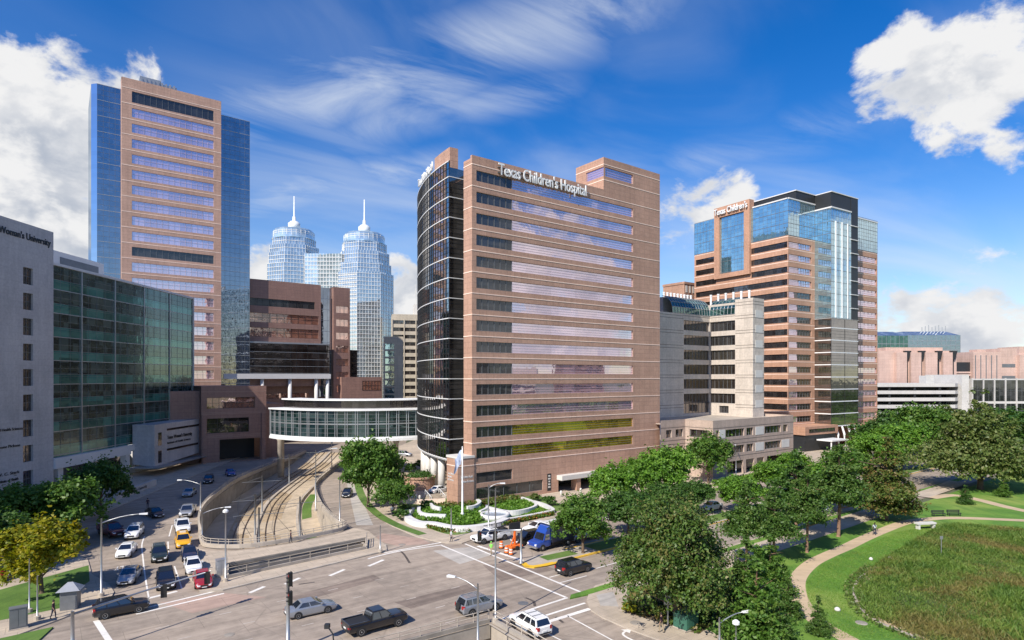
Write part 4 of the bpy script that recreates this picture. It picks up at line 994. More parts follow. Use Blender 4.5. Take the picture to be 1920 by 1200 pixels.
# curved glass roof
prof = [(0, WA), (.15, 42.0), (.7, 43.4), (1.8, 44.5), (3.6, 45.2)]
def groof(fr_, x0, x1, nm):
    mb = MB(); k = max(1, round((x1-x0)/1.2))
    for i in range(len(prof)-1):
        mb.quad(fr_(x0, prof[i][0], prof[i][1]), fr_(x1, prof[i][0], prof[i][1]), fr_(x1, prof[i+1][0], prof[i+1][1]), fr_(x0, prof[i+1][0], prof[i+1][1]), 0)
    for j in range(k+1):
        x = x0+(x1-x0)*j/k; mb.tube([fr_(x, p[0]-.05, p[1]+.03) for p in prof], .06, 5, 1)
    for p in prof: mb.tube([fr_(x0, p[0]-.05, p[1]+.03), fr_(x1, p[0]-.05, p[1]+.03)], .06, 5, 1)
    return mb.build(nm, [TEAL, STEEL], cli)
groof(FX(yA), 12, xi, 'glass_roof'); groof(FL(xi, yA), 0, 7.95, 'glass_roof')
mb = MB(); mb.box(13, xi-3, yA+4, 34, WA, 45.0); mb.box(xi+.5, 33, 13.2, 30, WA, 43.5); mb.build('penthouse', PALE, cli)
mb = MB()
for k in range(9): mb.lathe([(.28, 43.4), (.28, 46.4), (.36, 46.45), (.36, 46.8)], 8, (xi-.5-k*1.5, yA+6, 0)); 
for k in range(6): mb.lathe([(.28, 43.4), (.28, 46.2), (.36, 46.25), (.36, 46.6)], 8, (xi+2.0, yA+1-k*2.4, 0))
mb.build('roof_vent', PAINTM, cli)
# ---- right hand tower with blue glass crown
pv = empty('pavilion_building', 'banded pink stone tower with a blue glass crown and dark glass bay, on the right', 'building', (88, 193, 0), math.atan2(.532, .847))
PZ, BZ = 80.0, 68.4
mb = MB(); DL = 38.0; LW = 54.0
zr = [(BZ-1.9-4.0*k-1.9, BZ-1.9-4.0*k) for k in range(16)]
opF = []
for k, (a, c) in enumerate(zr): opF += [(.05, 12.6, a, c), (32.5, LW-.6, a, c)]
facade(mb, FX(), 0, LW, 0, BZ, opF+[(2, 12, 4.2, 6.2)], .35)
fl = FL(0, DL)
opL = []
for k, (a, c) in enumerate(zr):
    if k < 3: opL += [(.6, 9.8, a, c), (24.4, DL-.05, a, c)]
    else: opL += [(.6, DL-.05, a, c)]
facade(mb, fl, 0, DL, 0, BZ, opL, .35)
for z in [BZ-.3-4.0*k for k in range(17)]:
    stripes(mb, FX(), 0, 14.5, [z], .18, .04); stripes(mb, FX(), 31.5, LW, [z], .18, .04); stripes(mb, fl, 0, DL, [z], .18, .04)
mb.quad((LW, 0, 0), (LW, 34, 0), (LW, 34, BZ), (LW, 0, BZ)); mb.quad((0, DL, 0), (LW, 34, 0), (LW, 34, BZ), (0, DL, BZ)); mb.prism([(0.02, .02), (LW-.02, .02), (LW-.02, 33.9), (.02, DL-.1)], BZ-.5, BZ-.3)
mb.build('wall', [PAVB, GRANL], pv)
for i, o_ in enumerate(opF):
    if i % 2 == 0:
        k = i//2; s = 5.8 if k < 4 else (3.4 if k == 4 else 5.0)
        window(pv, FX(), (o_[0], s, o_[2], o_[3]), .32, 1, 4, LILAC, MULL, bar=.05)
        window(pv, FX(), (s, o_[1], o_[2], o_[3]), .32, 5, 2, LILAC if k < 4 else DARKW, GREYM, bar=.05)
    else: window(pv, FX(), o_, .32, 8, 3, LILAC, MULL, bar=.05)
for o_ in opL: window(pv, fl, o_, .32, max(3, int((o_[1]-o_[0])/2)), 2, DARKW, DARKM, bar=.05)
zc = [BZ+.1+3.87*k for k in range(4)]
curtain(pv, FL(0, DL), 0, 9.8, BZ, PZ, 1.5, zc, [SKYG, GREYM, GREYM], None, .14, .05, .06, 3)
curtain(pv, FL(0, DL), 24.4, DL, BZ, PZ, 1.5, zc, [SKYG, GREYM, GREYM], None, .14, .05, .06, 3)
curtain(pv, FX(), 0, 14.5, BZ, PZ, 1.5, zc, [SKYG, GREYM, GREYM], None, .14, .05, .06, 3)
curtain(pv, FX(), 31, LW, BZ, PZ-.6, 1.5, zc, [SKYG, GREYM, GREYM], None, .14, .05, .06, 3)
mb = MB(); mb.prism([(0.02, .02), (LW-.02, .02), (LW-.02, 33.9), (.02, DL-.1)], PZ-.5, PZ-.25); mb.box(0, 14.5, -.3, .3, PZ, PZ+.4); mb.box(-.3, .3, .31, 13, PZ, PZ+.4); mb.box(31, LW, -.25, .3, PZ-.59, PZ-.2); mb.build('roof', WHITE, pv)
# frame with lettering on the left face
mb = MB(); f2 = FL(-1.0, DL)
for x0, x1, z0, z1 in ((9.8, 12.0, 58.0, 83.2), (22.2, 24.4, 58.0, 83.2), (12.0, 22.2, 79.6, 83.2), (12.0, 22.2, 58.0, 59.6)): mb.box(x0, x1, 0, 2.4 if z1 > 80 else 1.0, z0, z1, 0, f2)
mb.build('sign_frame', PAVB, pv)
curtain(pv, FL(-.3, DL), 12.0, 22.2, 59.6, 79.6, 1.5, [60+3.9*k for k in range(6)], [SKYG, GREYM, GREYM], None, .12, .05, .06, 3)
serif_text("Texas Children's", 3.0, .2, PAINTM, 'sign_lettering', pv, (-1.5, DL-10.3, 80.5), (R(90), 0, R(-90)), 13.6)
# glass stair bay
bx0, bx1, bd = 14.6, 30.6, -5.5
zt = [42.5+3.9*k for k in range(10)]
curtain(pv, FL(bx0, 0), 0, 5.5, 42.3, 78.4, 1.4, zt, [SKYG, GREYM, GREYM], None, .12, .05, .06, 2)
curtain(pv, FX(bd), bx0, bx1-4.2, 42.3, 78.4, 1.4, zt, [SKYG, GREYM, GREYM], None, .12, .05, .06, 2)
mb = MB()
for x in (17.0, 20.6, 24.0): mb.box(x-.12, x+.12, bd-.35, bd-.08, 42.6, 74)
mb.build('mullion', PAINTM, pv)
zd = [7.2+4.0*k for k in range(9)]
curtain(pv, FL(bx0, 0), 0, 5.5, 7, 42.2, 5.5, zd, [BRONZE, DARKM, PAINTM], None, .3, .06, .14, 4)
curtain(pv, FX(bd), bx0, bx1, 7, 42.2, 8, zd, [BRONZE, DARKM, PAINTM], None, .3, .06, .14, 4)
mb = MB(); mb.box(bx1-4.2, bx1, bd, 3, 42.25, 83.2); mb.box(bx0-10.5, bx1, -.02, 16, PZ+.02, 83.2); mb.box(bx0+.1, bx1, bd+.1, -.03, 78.5, 83.2); mb.build('plant_tower', DARKM, pv)
for b6 in [(bx0-10.8, bx0+.04, -.25, 16.2, 83.21, 83.5), (bx0+.05, bx1+.2, bd-.12, 16.2, 83.21, 83.5), (bx0-.25, bx1-4.3, bd-.3, -.05, 78.0, 78.45), (bx0-.3, bx1, bd-.4, -.05, 42.22, 42.29)]: mb = MB(); mb.box(*b6); mb.build('cornice', WHITE, pv)
for k in range(7): mb = MB(); mb.box(bx1-4.6, bx1+.05, bd-.3, bd-.01, 46+4.6*k, 46.25+4.6*k); mb.build('ledge', WHITE, pv)
mb = MB(); mb.quad((bx1, bd, 7), (bx1, 0, 7), (bx1, 0, 42.2), (bx1, bd, 42.2)); mb.build('bay_side', BRONZE, pv)
for x in (16.8, 20.4, 24.0, 27.6):
    mb = MB(); mb.tube([(x, bd-.3, 7.0), (x-.2, bd-1.2, 4.5), (x-.7, bd-1.5, 2.8)], [.28, .34, .12]); mb.build('curved_strut', PAINTM, pv)
mb = MB(); mb.box(-2, 16, -7, -.02, 5.2, 7.8); mb.box(28.5, 33, -8, -.02, 1, 7.4); mb.box(33.02, 58, -9, -.02, 3.2, 6.6); mb.box(33.4, 57.6, -8.5, -.03, 0, 3.19, 1); mb.box(-1.5, 15.5, -6.5, -.03, 0, 5.19, 1); mb.build('podium_wall', [PAVB, DARKM], pv)
window(pv, FX(-9), (34, 57, 4.2, 5.6), -.01, 10, 1, DARKW, DARKM); window(pv, FX(-7), (0, 14, 5.9, 7.0), -.01, 7, 1, DARKW, DARKM)
mb = MB(); mb.box(4, 13, -12, -7.02, 3.4, 3.8)
for x in (4.5, 8.5, 12.5): mb.box(x-.15, x+.15, -11.6, -11.3, 0, 3.4)
mb.build('entrance_canopy', PAINTM, pv)
# ---- brown penthouse peeping between hospital and clinic, far right group
bk = empty('office_block', 'brown and white roof storey peeping out just right of the hospital wall', 'building', (68.5, 232, 0), A0)
mb = MB(); mb.box(-4, 7, 0, 10, 30, 58.5); mb.box(-4.2, 7.2, -.2, 10.2, 58.51, 59.4)
for k in range(5): mb.box(-3.2+k*2.1, -2.2+k*2.1, -.12, -.003, 55.4, 58, 1)
mb.build('wall', [GRAN, OFFW], bk)
gar = empty('parking_garage', 'white open parking garage with dark decks, at the far right behind the trees', 'parking garage', (183, 300, 0), R(3))
mb = MB()
for k in range(5): 
    z = 4.2+3.55*k; mb.prism([(-8, 0), (38, 0), (42, 3), (42, 30), (-8, 30)], z, z+1.7)
mb.box(42.2, 46, 1, 26, 0, 24.5); mb.box(-8, 41, 10, 28, 0, 18, 1)
for x in (4, 17, 30): mb.box(x, x+.8, .3, 1.0, 0, 19, 1)
mb.build('deck', [GARW, DARKM], gar)
mb = MB(); mb.box(26, 30, 4, 9, 20.1, 24.0); mb.build('stair_tower', GARW, gar)
dg = empty('office_block', 'dark glass block with white fins, right of the parking garage', 'building', (232, 303, 0), R(1))
f_ = FX()
mb = MB(); mb.box(-2, 60, .02, 30, 0, 22.4); mb.build('wall', GARW, dg)
for k in range(10):
    for z0, z1 in ((11.2, 21.8), (3, 10)): window(dg, f_, (-1.6+5.6*k, 3.4+5.6*k, z0, z1), -.0, 2, 2, FARD, GREYM)
mb = MB()
for k in range(12): mb.box(-2+5.6*k-.2, -2+5.6*k+.2, -.6, -.002, 0, 22.8)
mb.build('fin', GARW, dg)
pk = empty('hospital_block', 'pale pink stone hospital with tall dark slots, above the parking garage', 'building', (212, 350, 0), R(2))
mb = MB()
mb.box(0, 46, 0, 30, 0, 38.6); mb.box(6, 40, 3, 28, 38.61, 40.6); mb.box(-3, -.01, 4, 20, 0, 41)
for x0, x1 in ((9, 15), (17.5, 23.5), (26, 33), (36.5, 42)): mb.box(x0, x1, -2.2, -.01, 0, 37.5)
for x in (16.2, 24.7, 34.8, 43.5): mb.box(x-.7, x+.7, -.3, -.012, 2, 36, 1)
for x in (16.2, 24.7, 34.8, 43.5): mb.add([(x-2, -1.5, 38.5), (x+2, -1.5, 38.5), (x+.8, -1.2, 33.5), (x-.8, -1.2, 33.5), (x-2, -.02, 38.5), (x+2, -.02, 38.5), (x+.8, -.02, 33.5), (x-.8, -.02, 33.5)], [(0, 1, 2, 3), (4, 7, 6, 5), (0, 4, 5, 1), (0, 3, 7, 4), (1, 5, 6, 2)], 1)
for z in (30, 31.5): mb.box(46.01, 60, 2, 24, z-6, z-5, 0)
mb.box(46.02, 60, 2.4, 22, 0, 32, 1); mb.build('wall', [PINK, DARKM], pk)
pk2 = empty('hospital_block', 'plain pink stone wing at the far right, behind the dark finned block', 'building', (268, 352, 0), R(2))
mb = MB(); mb.box(0, 17, 0, 20, 0, 38); mb.box(17.01, 27, 1, 20, 0, 40); mb.box(27.01, 31, -1, 20, 0, 36); mb.box(4, 9, 2, 8, 38.01, 39.5)
for k in range(5): mb.box(1+3.2*k, 1.5+3.2*k, -.1, -.003, 4, 36, 1)
for k in range(4): mb.box(18, 26, .9, .997, 8+7*k, 10+7*k, 1)
mb.build('wall', [PINK, GREYM], pk2)
pk3 = empty('hospital_block', 'pink stepped block with grey window bands, at the right edge of the picture', 'building', (306, 368, 0), R(2))
mb = MB(); mb.box(0, 40, 0, 20, 0, 37); mb.box(4, 20, 2, 18, 37.01, 42); mb.box(22, 40, 2, 18, 37.01, 40)
for k in range(4): mb.box(1, 13, -.1, -.003, 14+5.2*k, 16.4+5.2*k, 1)
mb.build('wall', [PINK, GREYM], pk3)
for i, (x, y, w, d_, h, rot, lab) in enumerate(((310, 520, 31, 40, 63, 3, 'teal glass laboratory block with a slanted top, nearer the pavilion tower'), (352, 545, 50, 40, 65, -2, 'wide blue glass laboratory block with roof masts, above the pink hospital'))):
    e = empty('laboratory_building', lab, 'building', (x, y, 0), R(rot))
    mb = MB(); mb.box(0, w, .3, d_, 0, h-4.0); mb.add([(0, .3, h-4), (w, .3, h-4), (w, d_, h-4), (0, d_, h-4), (4, 8, h), (w-8, 8, h), (w-8, d_, h), (4, d_, h)], [(0, 1, 5, 4), (1, 2, 6, 5), (4, 5, 6, 7), (0, 4, 7, 3)])
    mb.build('roof', FARG, e)
    curtain(e, FX(), 0, w, 10, h-3.9, 4, [12+4*k for k in range(int((h-16)/4))], [TEAL if i == 0 else BLUEG, STEEL, STEEL], None, .5, .25, .2)
    if i:
        mb = MB()
        for k in range(8): mb.tube([(22+k*3, 9, h-1), (22+k*3, 9, h+4+k % 3)], .3, 6)
        mb.build('roof_mast', STEEL, e)

# ---- the rest of the medical district, standing behind the hospital: it shows as reflections in the green glass front
hb = empty('hospital_block', 'brown banded hospital block standing behind the bowed glass building', 'building', (-30, 222, 0), R(-6))
mb = MB(); ops = [(1, 69, 6+4.2*k, 8.2+4.2*k) for k in range(15)]; opw = [(1, 27, 6+4.2*k, 8.2+4.2*k) for k in range(15)]
facade(mb, FX(), 0, 70, 0, 72, ops, .3); facade(mb, FL(0, 28), 0, 28, 0, 72, opw, .3); mb.quad((70, 0, 0), (70, 28, 0), (70, 28, 72), (70, 0, 72)); mb.quad((0, 28, 0), (70, 28, 0), (70, 28, 72), (0, 28, 72)); mb.quad((0, 0, 71.5), (70, 0, 71.5), (70, 28, 71.5), (0, 28, 71.5))
mb.build('wall', plain('dark_stone', (.10, .085, .072)), hb)
for o_ in ops: window(hb, FX(), o_, .26, 20, 1, DARKW, DARKM)
for o_ in opw: window(hb, FL(0, 28), o_, .26, 8, 1, DARKW, DARKM)

# ---- district beyond the park, out of frame on the right, mirrored in the hospital's window bands
for x, y, w, h, rz, m_, lab in ((300, 92, 34, 37, 78, BRN, 'brown banded block beyond the park, facing the hospital'), (318, 40, 26, 30, 80, PALE, 'pale banded block beyond the park, facing the hospital'), (305, 4, 40, 41, 84, BRN, 'tallest brown block beyond the park, facing the hospital'), (330, 140, 30, 33, 76, BEIGE, 'beige block beyond the park, next to the brown one')):
    e = empty('office_block', lab, 'building', (x, y, 0), R(rz-180))
    mb = MB(); ops = [(1, w-1, 3+4*k, 5.2+4*k) for k in range(int((h-4)/4))]
    facade(mb, FX(), 0, w, 0, h, ops, .3); mb.box(0, w, .31, 20, 0, h-.02); mb.build('wall', m_, e)
    for o_ in ops: window(e, FX(), o_, .29, 10, 1, DARKW, DARKM)
# ------------------------------------------------------------------ vehicles
def paint(name, c, metal=.0):
    return plain('paint_'+name, c, .28, metal, .04, .6, .5, .7)
P_WHITE = paint('white', (.78, .78, .77)); P_BLACK = paint('black', (.012, .012, .014)); P_SILVER = paint('silver', (.42, .44, .47), .5)
P_RED = paint('red', (.30, .02, .025)); P_DRED = paint('dark_red', (.12, .015, .02)); P_YEL = paint('taxi_yellow', (.80, .40, .01)); P_BLUE = paint('blue', (.02, .06, .30))
P_NAVY = paint('navy', (.015, .02, .05)); P_GREEN = paint('dark_green', (.018, .028, .024)); P_GREY = paint('grey', (.12, .13, .15), .4); P_SGREY = paint('silver_grey', (.34, .36, .39), .5)
CARG = glass('car_glass', (.8, .85, .9), (.012, .013, .015), .10, 9, 9, .0, 0)
TYRE = plain('tyre_rubber', (.018, .018, .018), .85); RIM = plain('wheel_rim', (.45, .46, .48), .3, .8)
LAMPW = plain('headlight', (.75, .76, .78), .15); LAMPR = plain('taillight', (.35, .015, .015), .25); TRIM = plain('black_trim', (.02, .02, .022), .6)
PLATE = plain('number_plate', (.7, .7, .68), .5)
def loft(mb, secs, m=0):
    """body from cross sections: (x, half width, floor, shoulder height, top height)"""
    rings = []
    for x, w, zb, zs, zt in secs:
        half = [(w*.90, zb), (w*.99, zb+.14), (w, zb+(zs-zb)*.55), (w*.985, zs-.05), (w*.93, zs+(zt-zs)*.45), (w*.72, zt-.005), (w*.35, zt+.012)]
        rings.append([(x, -a, z) for a, z in half]+[(x, a, z) for a, z in half[::-1]])
    k = len(rings[0]); n0 = len(mb.v)
    mb.add([p for r_ in rings for p in r_], [(i*k+j, i*k+(j+1) % k, (i+1)*k+(j+1) % k, (i+1)*k+j) for i in range(len(rings)-1) for j in range(k)]+
           [tuple(range(k-1, -1, -1)), tuple((len(rings)-1)*k+j for j in range(k))], m)
SPEC = {
 'sedan': dict(L=4.75, W=.90, wb=(-1.42, 1.38), r=.33, secs=[(-2.37, .70, .38, .70, .84), (-2.28, .82, .28, .80, .97), (-1.7, .89, .2, .86, 1.02), (-.9, .90, .19, .90, .98), (.6, .90, .19, .90, .98), (1.0, .90, .19, .86, .97), (1.75, .87, .2, .76, .86), (2.2, .78, .26, .64, .74), (2.36, .64, .34, .56, .62)],
               cab=((-1.72, 1.12), (-1.05, .22), .97, 1.45, .82, .62)),
 'suv': dict(L=4.65, W=.93, wb=(-1.38, 1.36), r=.37, secs=[(-2.32, .76, .45, .90, 1.02), (-2.24, .88, .34, .98, 1.09), (-1.5, .93, .25, 1.0, 1.10), (.6, .93, .25, 1.0, 1.08), (1.0, .93, .25, .97, 1.08), (1.75, .91, .27, .90, 1.0), (2.15, .84, .32, .80, .90), (2.32, .70, .40, .66, .76)],
             cab=((-2.20, 1.1), (-1.88, .28), 1.08, 1.70, .86, .68)),
 'pickup': dict(L=5.8, W=1.0, wb=(-1.75, 1.85), r=.41, secs=[(-2.9, .92, .55, 1.0, 1.10), (-2.84, .98, .45, 1.05, 1.16), (-.9, 1.0, .38, 1.05, 1.16), (.9, 1.0, .38, 1.05, 1.14), (1.35, 1.0, .38, 1.05, 1.16), (2.4, .97, .40, 1.0, 1.12), (2.78, .92, .46, .94, 1.04), (2.9, .80, .52, .84, .90)],
                cab=((-.78, 1.42), (-.58, .68), 1.13, 1.86, .92, .74)),
}
CACHE = {}
def car_meshes(kind):
    if kind in CACHE: return CACHE[kind]
    S = SPEC[kind]; out = []
    (xb0, xb1), (xr0, xr1), z0, z1, wb_, wr = S['cab']
    mb = MB(); loft(mb, S['secs'])
    # roof, pillars
    B = lambda x, s, w=wb_: (x, s*w, z0-.03); T = lambda x, s, w=wr: (x, s*w, z1-.05)
    c = [B(xb0, -1), B(xb1, -1), B(xb1, 1), B(xb0, 1), T(xr0, -1), T(xr1, -1), T(xr1, 1), T(xr0, 1)]
    ti = [(xr0+.06, -wr*.86, z1), (xr1-.1, -wr*.86, z1), (xr1-.1, wr*.86, z1), (xr0+.06, wr*.86, z1)]
    mb.add(c+ti, [(0, 1, 5, 4), (1, 2, 6, 5), (2, 3, 7, 6), (3, 0, 4, 7), (4, 5, 9, 8), (5, 6, 10, 9), (6, 7, 11, 10), (7, 4, 8, 11), (8, 9, 10, 11)])
    if kind == 'pickup':                     # bed liner
        mb.box(-2.78, -.9, -.84, .84, 1.12, 1.178, 1); 
        mb.box(-2.84, -.85, -.98, -.86, 1.1, 1.26, 0); mb.box(-2.84, -.85, .86, .98, 1.1, 1.26, 0); mb.box(-2.88, -2.8, -.97, .97, 1.0, 1.26, 0)
    # arches, sills, bumpers, grille
    for x in S['wb']:
        for s in (-1, 1):
            vs = [(x+(S['r']+.07)*math.cos(a), s*(S['W']+.004), max(.16, S['r']+(S['r']+.07)*math.sin(a))) for a in [math.pi*2*k/16 for k in range(16)]]
            mb.add(vs, [tuple(range(16)) if s < 0 else tuple(range(15, -1, -1))], 1)
    xf = S['secs'][-1][0]; xr_ = S['secs'][0][0]
    mb.box(xf-.02, xf+.025, -.42, .42, S['secs'][-1][2]+.08, S['secs'][-1][3]+.02, 1)
    mb.box(xr_-.03, xr_+.05, -.66, .66, S['secs'][0][2]-.02, S['secs'][0][2]+.10, 1)
    mb.box(xr_-.035, xr_-.0, -.24, .24, S['secs'][0][2]+.16, S['secs'][0][2]+.29, 2); mb.box(xf+.0, xf+.03, -.24, .24, S['secs'][-1][2]-.02, S['secs'][-1][2]+.07, 2)
    for s in (-1, 1):                       # mirrors
        mb.box(xb1-.42, xb1-.24, s*(wb_+.02)-.0 if s > 0 else -wb_-.22, wb_+.22 if s > 0 else -wb_-.02, z0+.05, z0+.2, 0)
    me = mb.mesh('body', [P_WHITE, TRIM, PLATE])
    bm = bmesh.new(); bm.from_mesh(me); bmesh.ops.recalc_face_normals(bm, faces=bm.faces[:]); bm.to_mesh(me); bm.free()
    out.append(('body', me, True))
    def lerp(a, b_, t): return tuple(a[i]+(b_[i]-a[i])*t for i in range(3))
    def pane(nm, q4, n_, u0, u1, v0, v1):
        q4 = [Vector(p) for p in q4]; nn = (q4[1]-q4[0]).cross(q4[3]-q4[0]).normalized()
        if nn.dot(sum(q4, Vector())/4-Vector((0, 0, .8))) < 0: nn = -nn
        P = lambda u, v: tuple((q4[0].lerp(q4[1], u)).lerp(q4[3].lerp(q4[2], u), v)+nn*.012)
        mb = MB(); mb.quad(P(u0, v0), P(u1, v0), P(u1, v1), P(u0, v1)); out.append((nm, mb.mesh(nm, CARG), False))
    pane('windshield', [c[1], c[2], c[6], c[5]], 0, .05, .95, .06, .96)
    pane('rear_window', [c[3], c[0], c[4], c[7]], 0, .08, .92, .12 if kind != 'pickup' else .2, .92)
    for q4 in ([c[0], c[1], c[5], c[4]], [c[2], c[3], c[7], c[6]]):
        f = q4[0][0] < q4[1][0]
        cuts = {'sedan': [(.10, .50), (.54, .93)], 'suv': [(.03, .27), (.31, .60), (.64, .95)], 'pickup': [(.05, .44), (.49, .94)]}[kind]
        for a, b_ in cuts:
            if not f: a, b_ = 1-b_, 1-a
            pane('side_window', q4, 0, a, b_, .12, .92)
    for x in S['wb']:
        for s in (-1, 1):
            r_ = S['r']; mb = MB(); y0 = s*(S['W']-.20); y1 = s*(S['W']+.015)
            mb.lathe([(r_*.6, y0), (r_*.94, y0), (r_, y0+s*.04), (r_, y1-s*.04), (r_*.94, y1), (r_*.66, y1+s*.004)], 18, (x, 0, r_), 0, 'Y')
            m2_ = MB(); m2_.lathe([(r_*.64, y1-s*.01), (r_*.62, y1+s*.010), (r_*.2, y1-s*.02), (r_*.14, y1+s*.012)], 10, (x, 0, r_), 0, 'Y')
            out.append(('wheel', mb.mesh('wheel', TYRE), m2_.mesh('rim', RIM)))
    a, d_ = S['secs'][-2], S['secs'][-1]
    for s in (-1, 1):
        mb = MB(); z = d_[3]
        mb.add([(a[0]-.06, s*(a[1]*1.0+.004), a[3]-.13), (a[0]-.06, s*(a[1]+.004), a[3]+.03), (d_[0]+.03, s*d_[1]*.98, z+.04), (d_[0]+.035, s*d_[1]*.98, z-.10), (d_[0]+.035, s*d_[1]*.62, z-.10), (d_[0]+.03, s*d_[1]*.62, z+.03), (a[0]-.04, s*a[1]*.8, a[4]+.012)],
               [(0, 1, 2, 3), (3, 2, 5, 4), (1, 6, 5, 2)]); out.append(('headlight', mb.mesh('headlight', LAMPW), False))
    a = S['secs'][1]; e = S['secs'][0]
    for s in (-1, 1):
        mb = MB(); hi = 1.22 if kind == 'suv' else a[3]+.04; lo = a[3]-.18
        mb.add([(a[0]+.08, s*(a[1]+.008), lo), (a[0]+.08, s*(a[1]+.008), hi-.1), (e[0]-.015, s*e[1]*1.0, hi-.08), (e[0]-.02, s*e[1]*1.0, lo), (e[0]-.025, s*e[1]*.72, lo), (e[0]-.02, s*e[1]*.72, hi-.1)], [(0, 1, 2, 3), (3, 2, 5, 4)])
        out.append(('taillight', mb.mesh('taillight', LAMPR), False))
    CACHE[kind] = out; return out
def car(kind, pm, px, py, head, label, cat='car', group='cars and trucks on the streets', pos=None, name=None, extra=None):
    p = Vector(pos) if pos is not None else W(px, py, .03)
    e = empty(name or {'sedan': 'sedan_car', 'suv': 'suv_car', 'pickup': 'pickup_truck'}[kind], label, cat, (p.x, p.y, .03), math.atan2(head[1], head[0]), group)
    for nm, me, sw in car_meshes(kind):
        o = link_mesh(nm, me, e, pm if sw is True else None)
        if sw not in (True, False): link_mesh('rim', sw, o)
    if extra: extra(e)
    return e
DN = (.52, -.855); DN2 = (.35, -.94)
def roofrack(e):
    mb = MB()
    for s in (-.58, .58): mb.tube([(-1.8, s, 1.73), (.1, s, 1.75)], .03, 6)
    for x in (-1.2, -.4): mb.box(x, x+.06, -.58, .58, 1.73, 1.77)
    mb.build('roof_rack', STEEL, e)
def spare(e):
    mb = MB(); mb.lathe([(.2, -.0), (.36, .0), (.36, .2), (.2, .22)], 16, (0, 0, 0), 0, 'Y')
    o = mb.build('spare_wheel', TYRE, e); o.rotation_euler = (0, 0, R(90)); o.location = (-2.32, 0, .98); roofrack(e)
def taxi(e):
    mb = MB(); mb.box(-.7, -.4, -.35, .35, 1.7, 1.88); mb.build('roof_sign', PLATE, e)
car('suv', P_WHITE, 252, 1006, DN2, 'white sport utility car nearest the tree shade, behind the white sedan', extra=roofrack)
car('sedan', P_WHITE, 237, 1040, DN2, 'white sedan just above the painted word on the left street')
car('sedan', P_SGREY, 243, 1088, DN2, 'silver grey sedan stopped below the painted word on the left street')
car('suv', P_GREEN, 299, 1048, DN, 'large dark green sport utility car in the middle lane, beside the yellow taxi', extra=roofrack)
car('suv', P_BLACK, 311, 1098, DN, 'black sport utility car first at the stop line of the middle lane')
car('suv', P_BLACK, 228, 1150, (.80, .60), 'black sport utility car turning across the crosswalk at the lower left')
car('suv', P_YEL, 343, 1023, DN, 'yellow taxi in the queue beside the cutting', 'taxi', name='taxi_car', extra=taxi)
car('pickup', P_WHITE, 342, 995, DN, 'white pickup truck right behind the yellow taxi', 'pickup truck')
car('pickup', P_SILVER, 352, 966, DN2, 'silver blue pickup truck at the edge of the building shade, behind the white pickup', 'pickup truck')
car('sedan', P_NAVY, 355, 1046, DN, 'dark navy sedan between the yellow taxi and a white car')
car('sedan', P_WHITE, 362, 1069, DN, 'white sedan behind the red car at the stop line')
car('sedan', P_RED, 380, 1095, DN, 'red sedan first in the lane beside the narrow bridge opening')
car('sedan', P_BLACK, 290, 968, (.75, -.66), 'black sedan in the shade by the pavement wall of the university block')
car('sedan', P_SILVER, 355, 929, (.25, -.97), 'silver sedan in the shade, alone at the far end of the left street')
car('pickup', P_DRED, 209, 1003, (.8, -.6), 'dark red pickup truck parked in the tree shade at the left', 'pickup truck')
car('sedan', P_BLUE, 432, 891, (.55, -.83), 'blue sedan in the shade at the driveway of the brown entrance block')
car('suv', P_BLACK, 391, 905, (.35, -.93), 'black sport utility car in the shade beside the street light of the left street')
car('sedan', P_BLACK, 651, 930, (.15, -.99), 'black sedan coming down the curved sunlit street by the trees')
car('sedan', P_SGREY, 583, 1150, (.83, .56), 'silver sedan driving over the wide road at the lower left, ahead of the black pickup')
car('pickup', P_BLACK, 704, 1178, (.80, .60), 'black crew cab pickup truck driving on the wide road at the bottom', 'pickup truck')
car('suv', P_SGREY, 899, 1145, (.82, .57), 'silver sport utility car with a spare wheel on its rear door', extra=spare)
car('suv', P_WHITE, 993, 1181, (-.55, .83), 'white crossover car entering the crossing from the bottom right', extra=roofrack)
car('suv', P_BLACK, 1076, 1073, (.80, .60), 'black crossover car leaving the crossing beside the median')
car('sedan', P_RED, -18, 1086, (.9, -.4), 'red car cut off by the left picture edge, on the drive behind the yellow tree')
def ub(e):                                # service body details of the white pickup
    mb = MB()
    for x in (-2.6, -1.7, -.9):
        for s in (-.9, .9): mb.box(x, x+.07, s-.03, s+.03, 1.2, 2.05)
    for s in (-.9, .9): mb.box(-2.6, .6, s-.03, s+.03, 2.0, 2.07)
    mb.box(-2.6, -1.0, -.6, .6, 1.2, 1.55); mb.build('ladder_rack', DARKM, e)
FAR = lambda u, v: (uv(u, v)[0], uv(u, v)[1], 0)
HD = (-U.x, -U.y)
car('pickup', P_WHITE, 0, 0, HD, 'white pickup truck with a black ladder rack, nose at the crosswalk by the fountain garden', 'pickup truck', pos=FAR(49.9, 69.2), extra=ub)
car('suv', P_BLACK, 0, 0, HD, 'black sport utility car behind the orange barrels on the far carriageway', pos=FAR(53.3, 65.3))
car('sedan', P_WHITE, 0, 0, HD, 'white sedan on the far carriageway, behind the white pickup truck', pos=FAR(58.6, 69.4))
car('pickup', P_SILVER, 0, 0, HD, 'silver pickup truck behind the blue box truck', 'pickup truck', pos=FAR(60.6, 61.8))
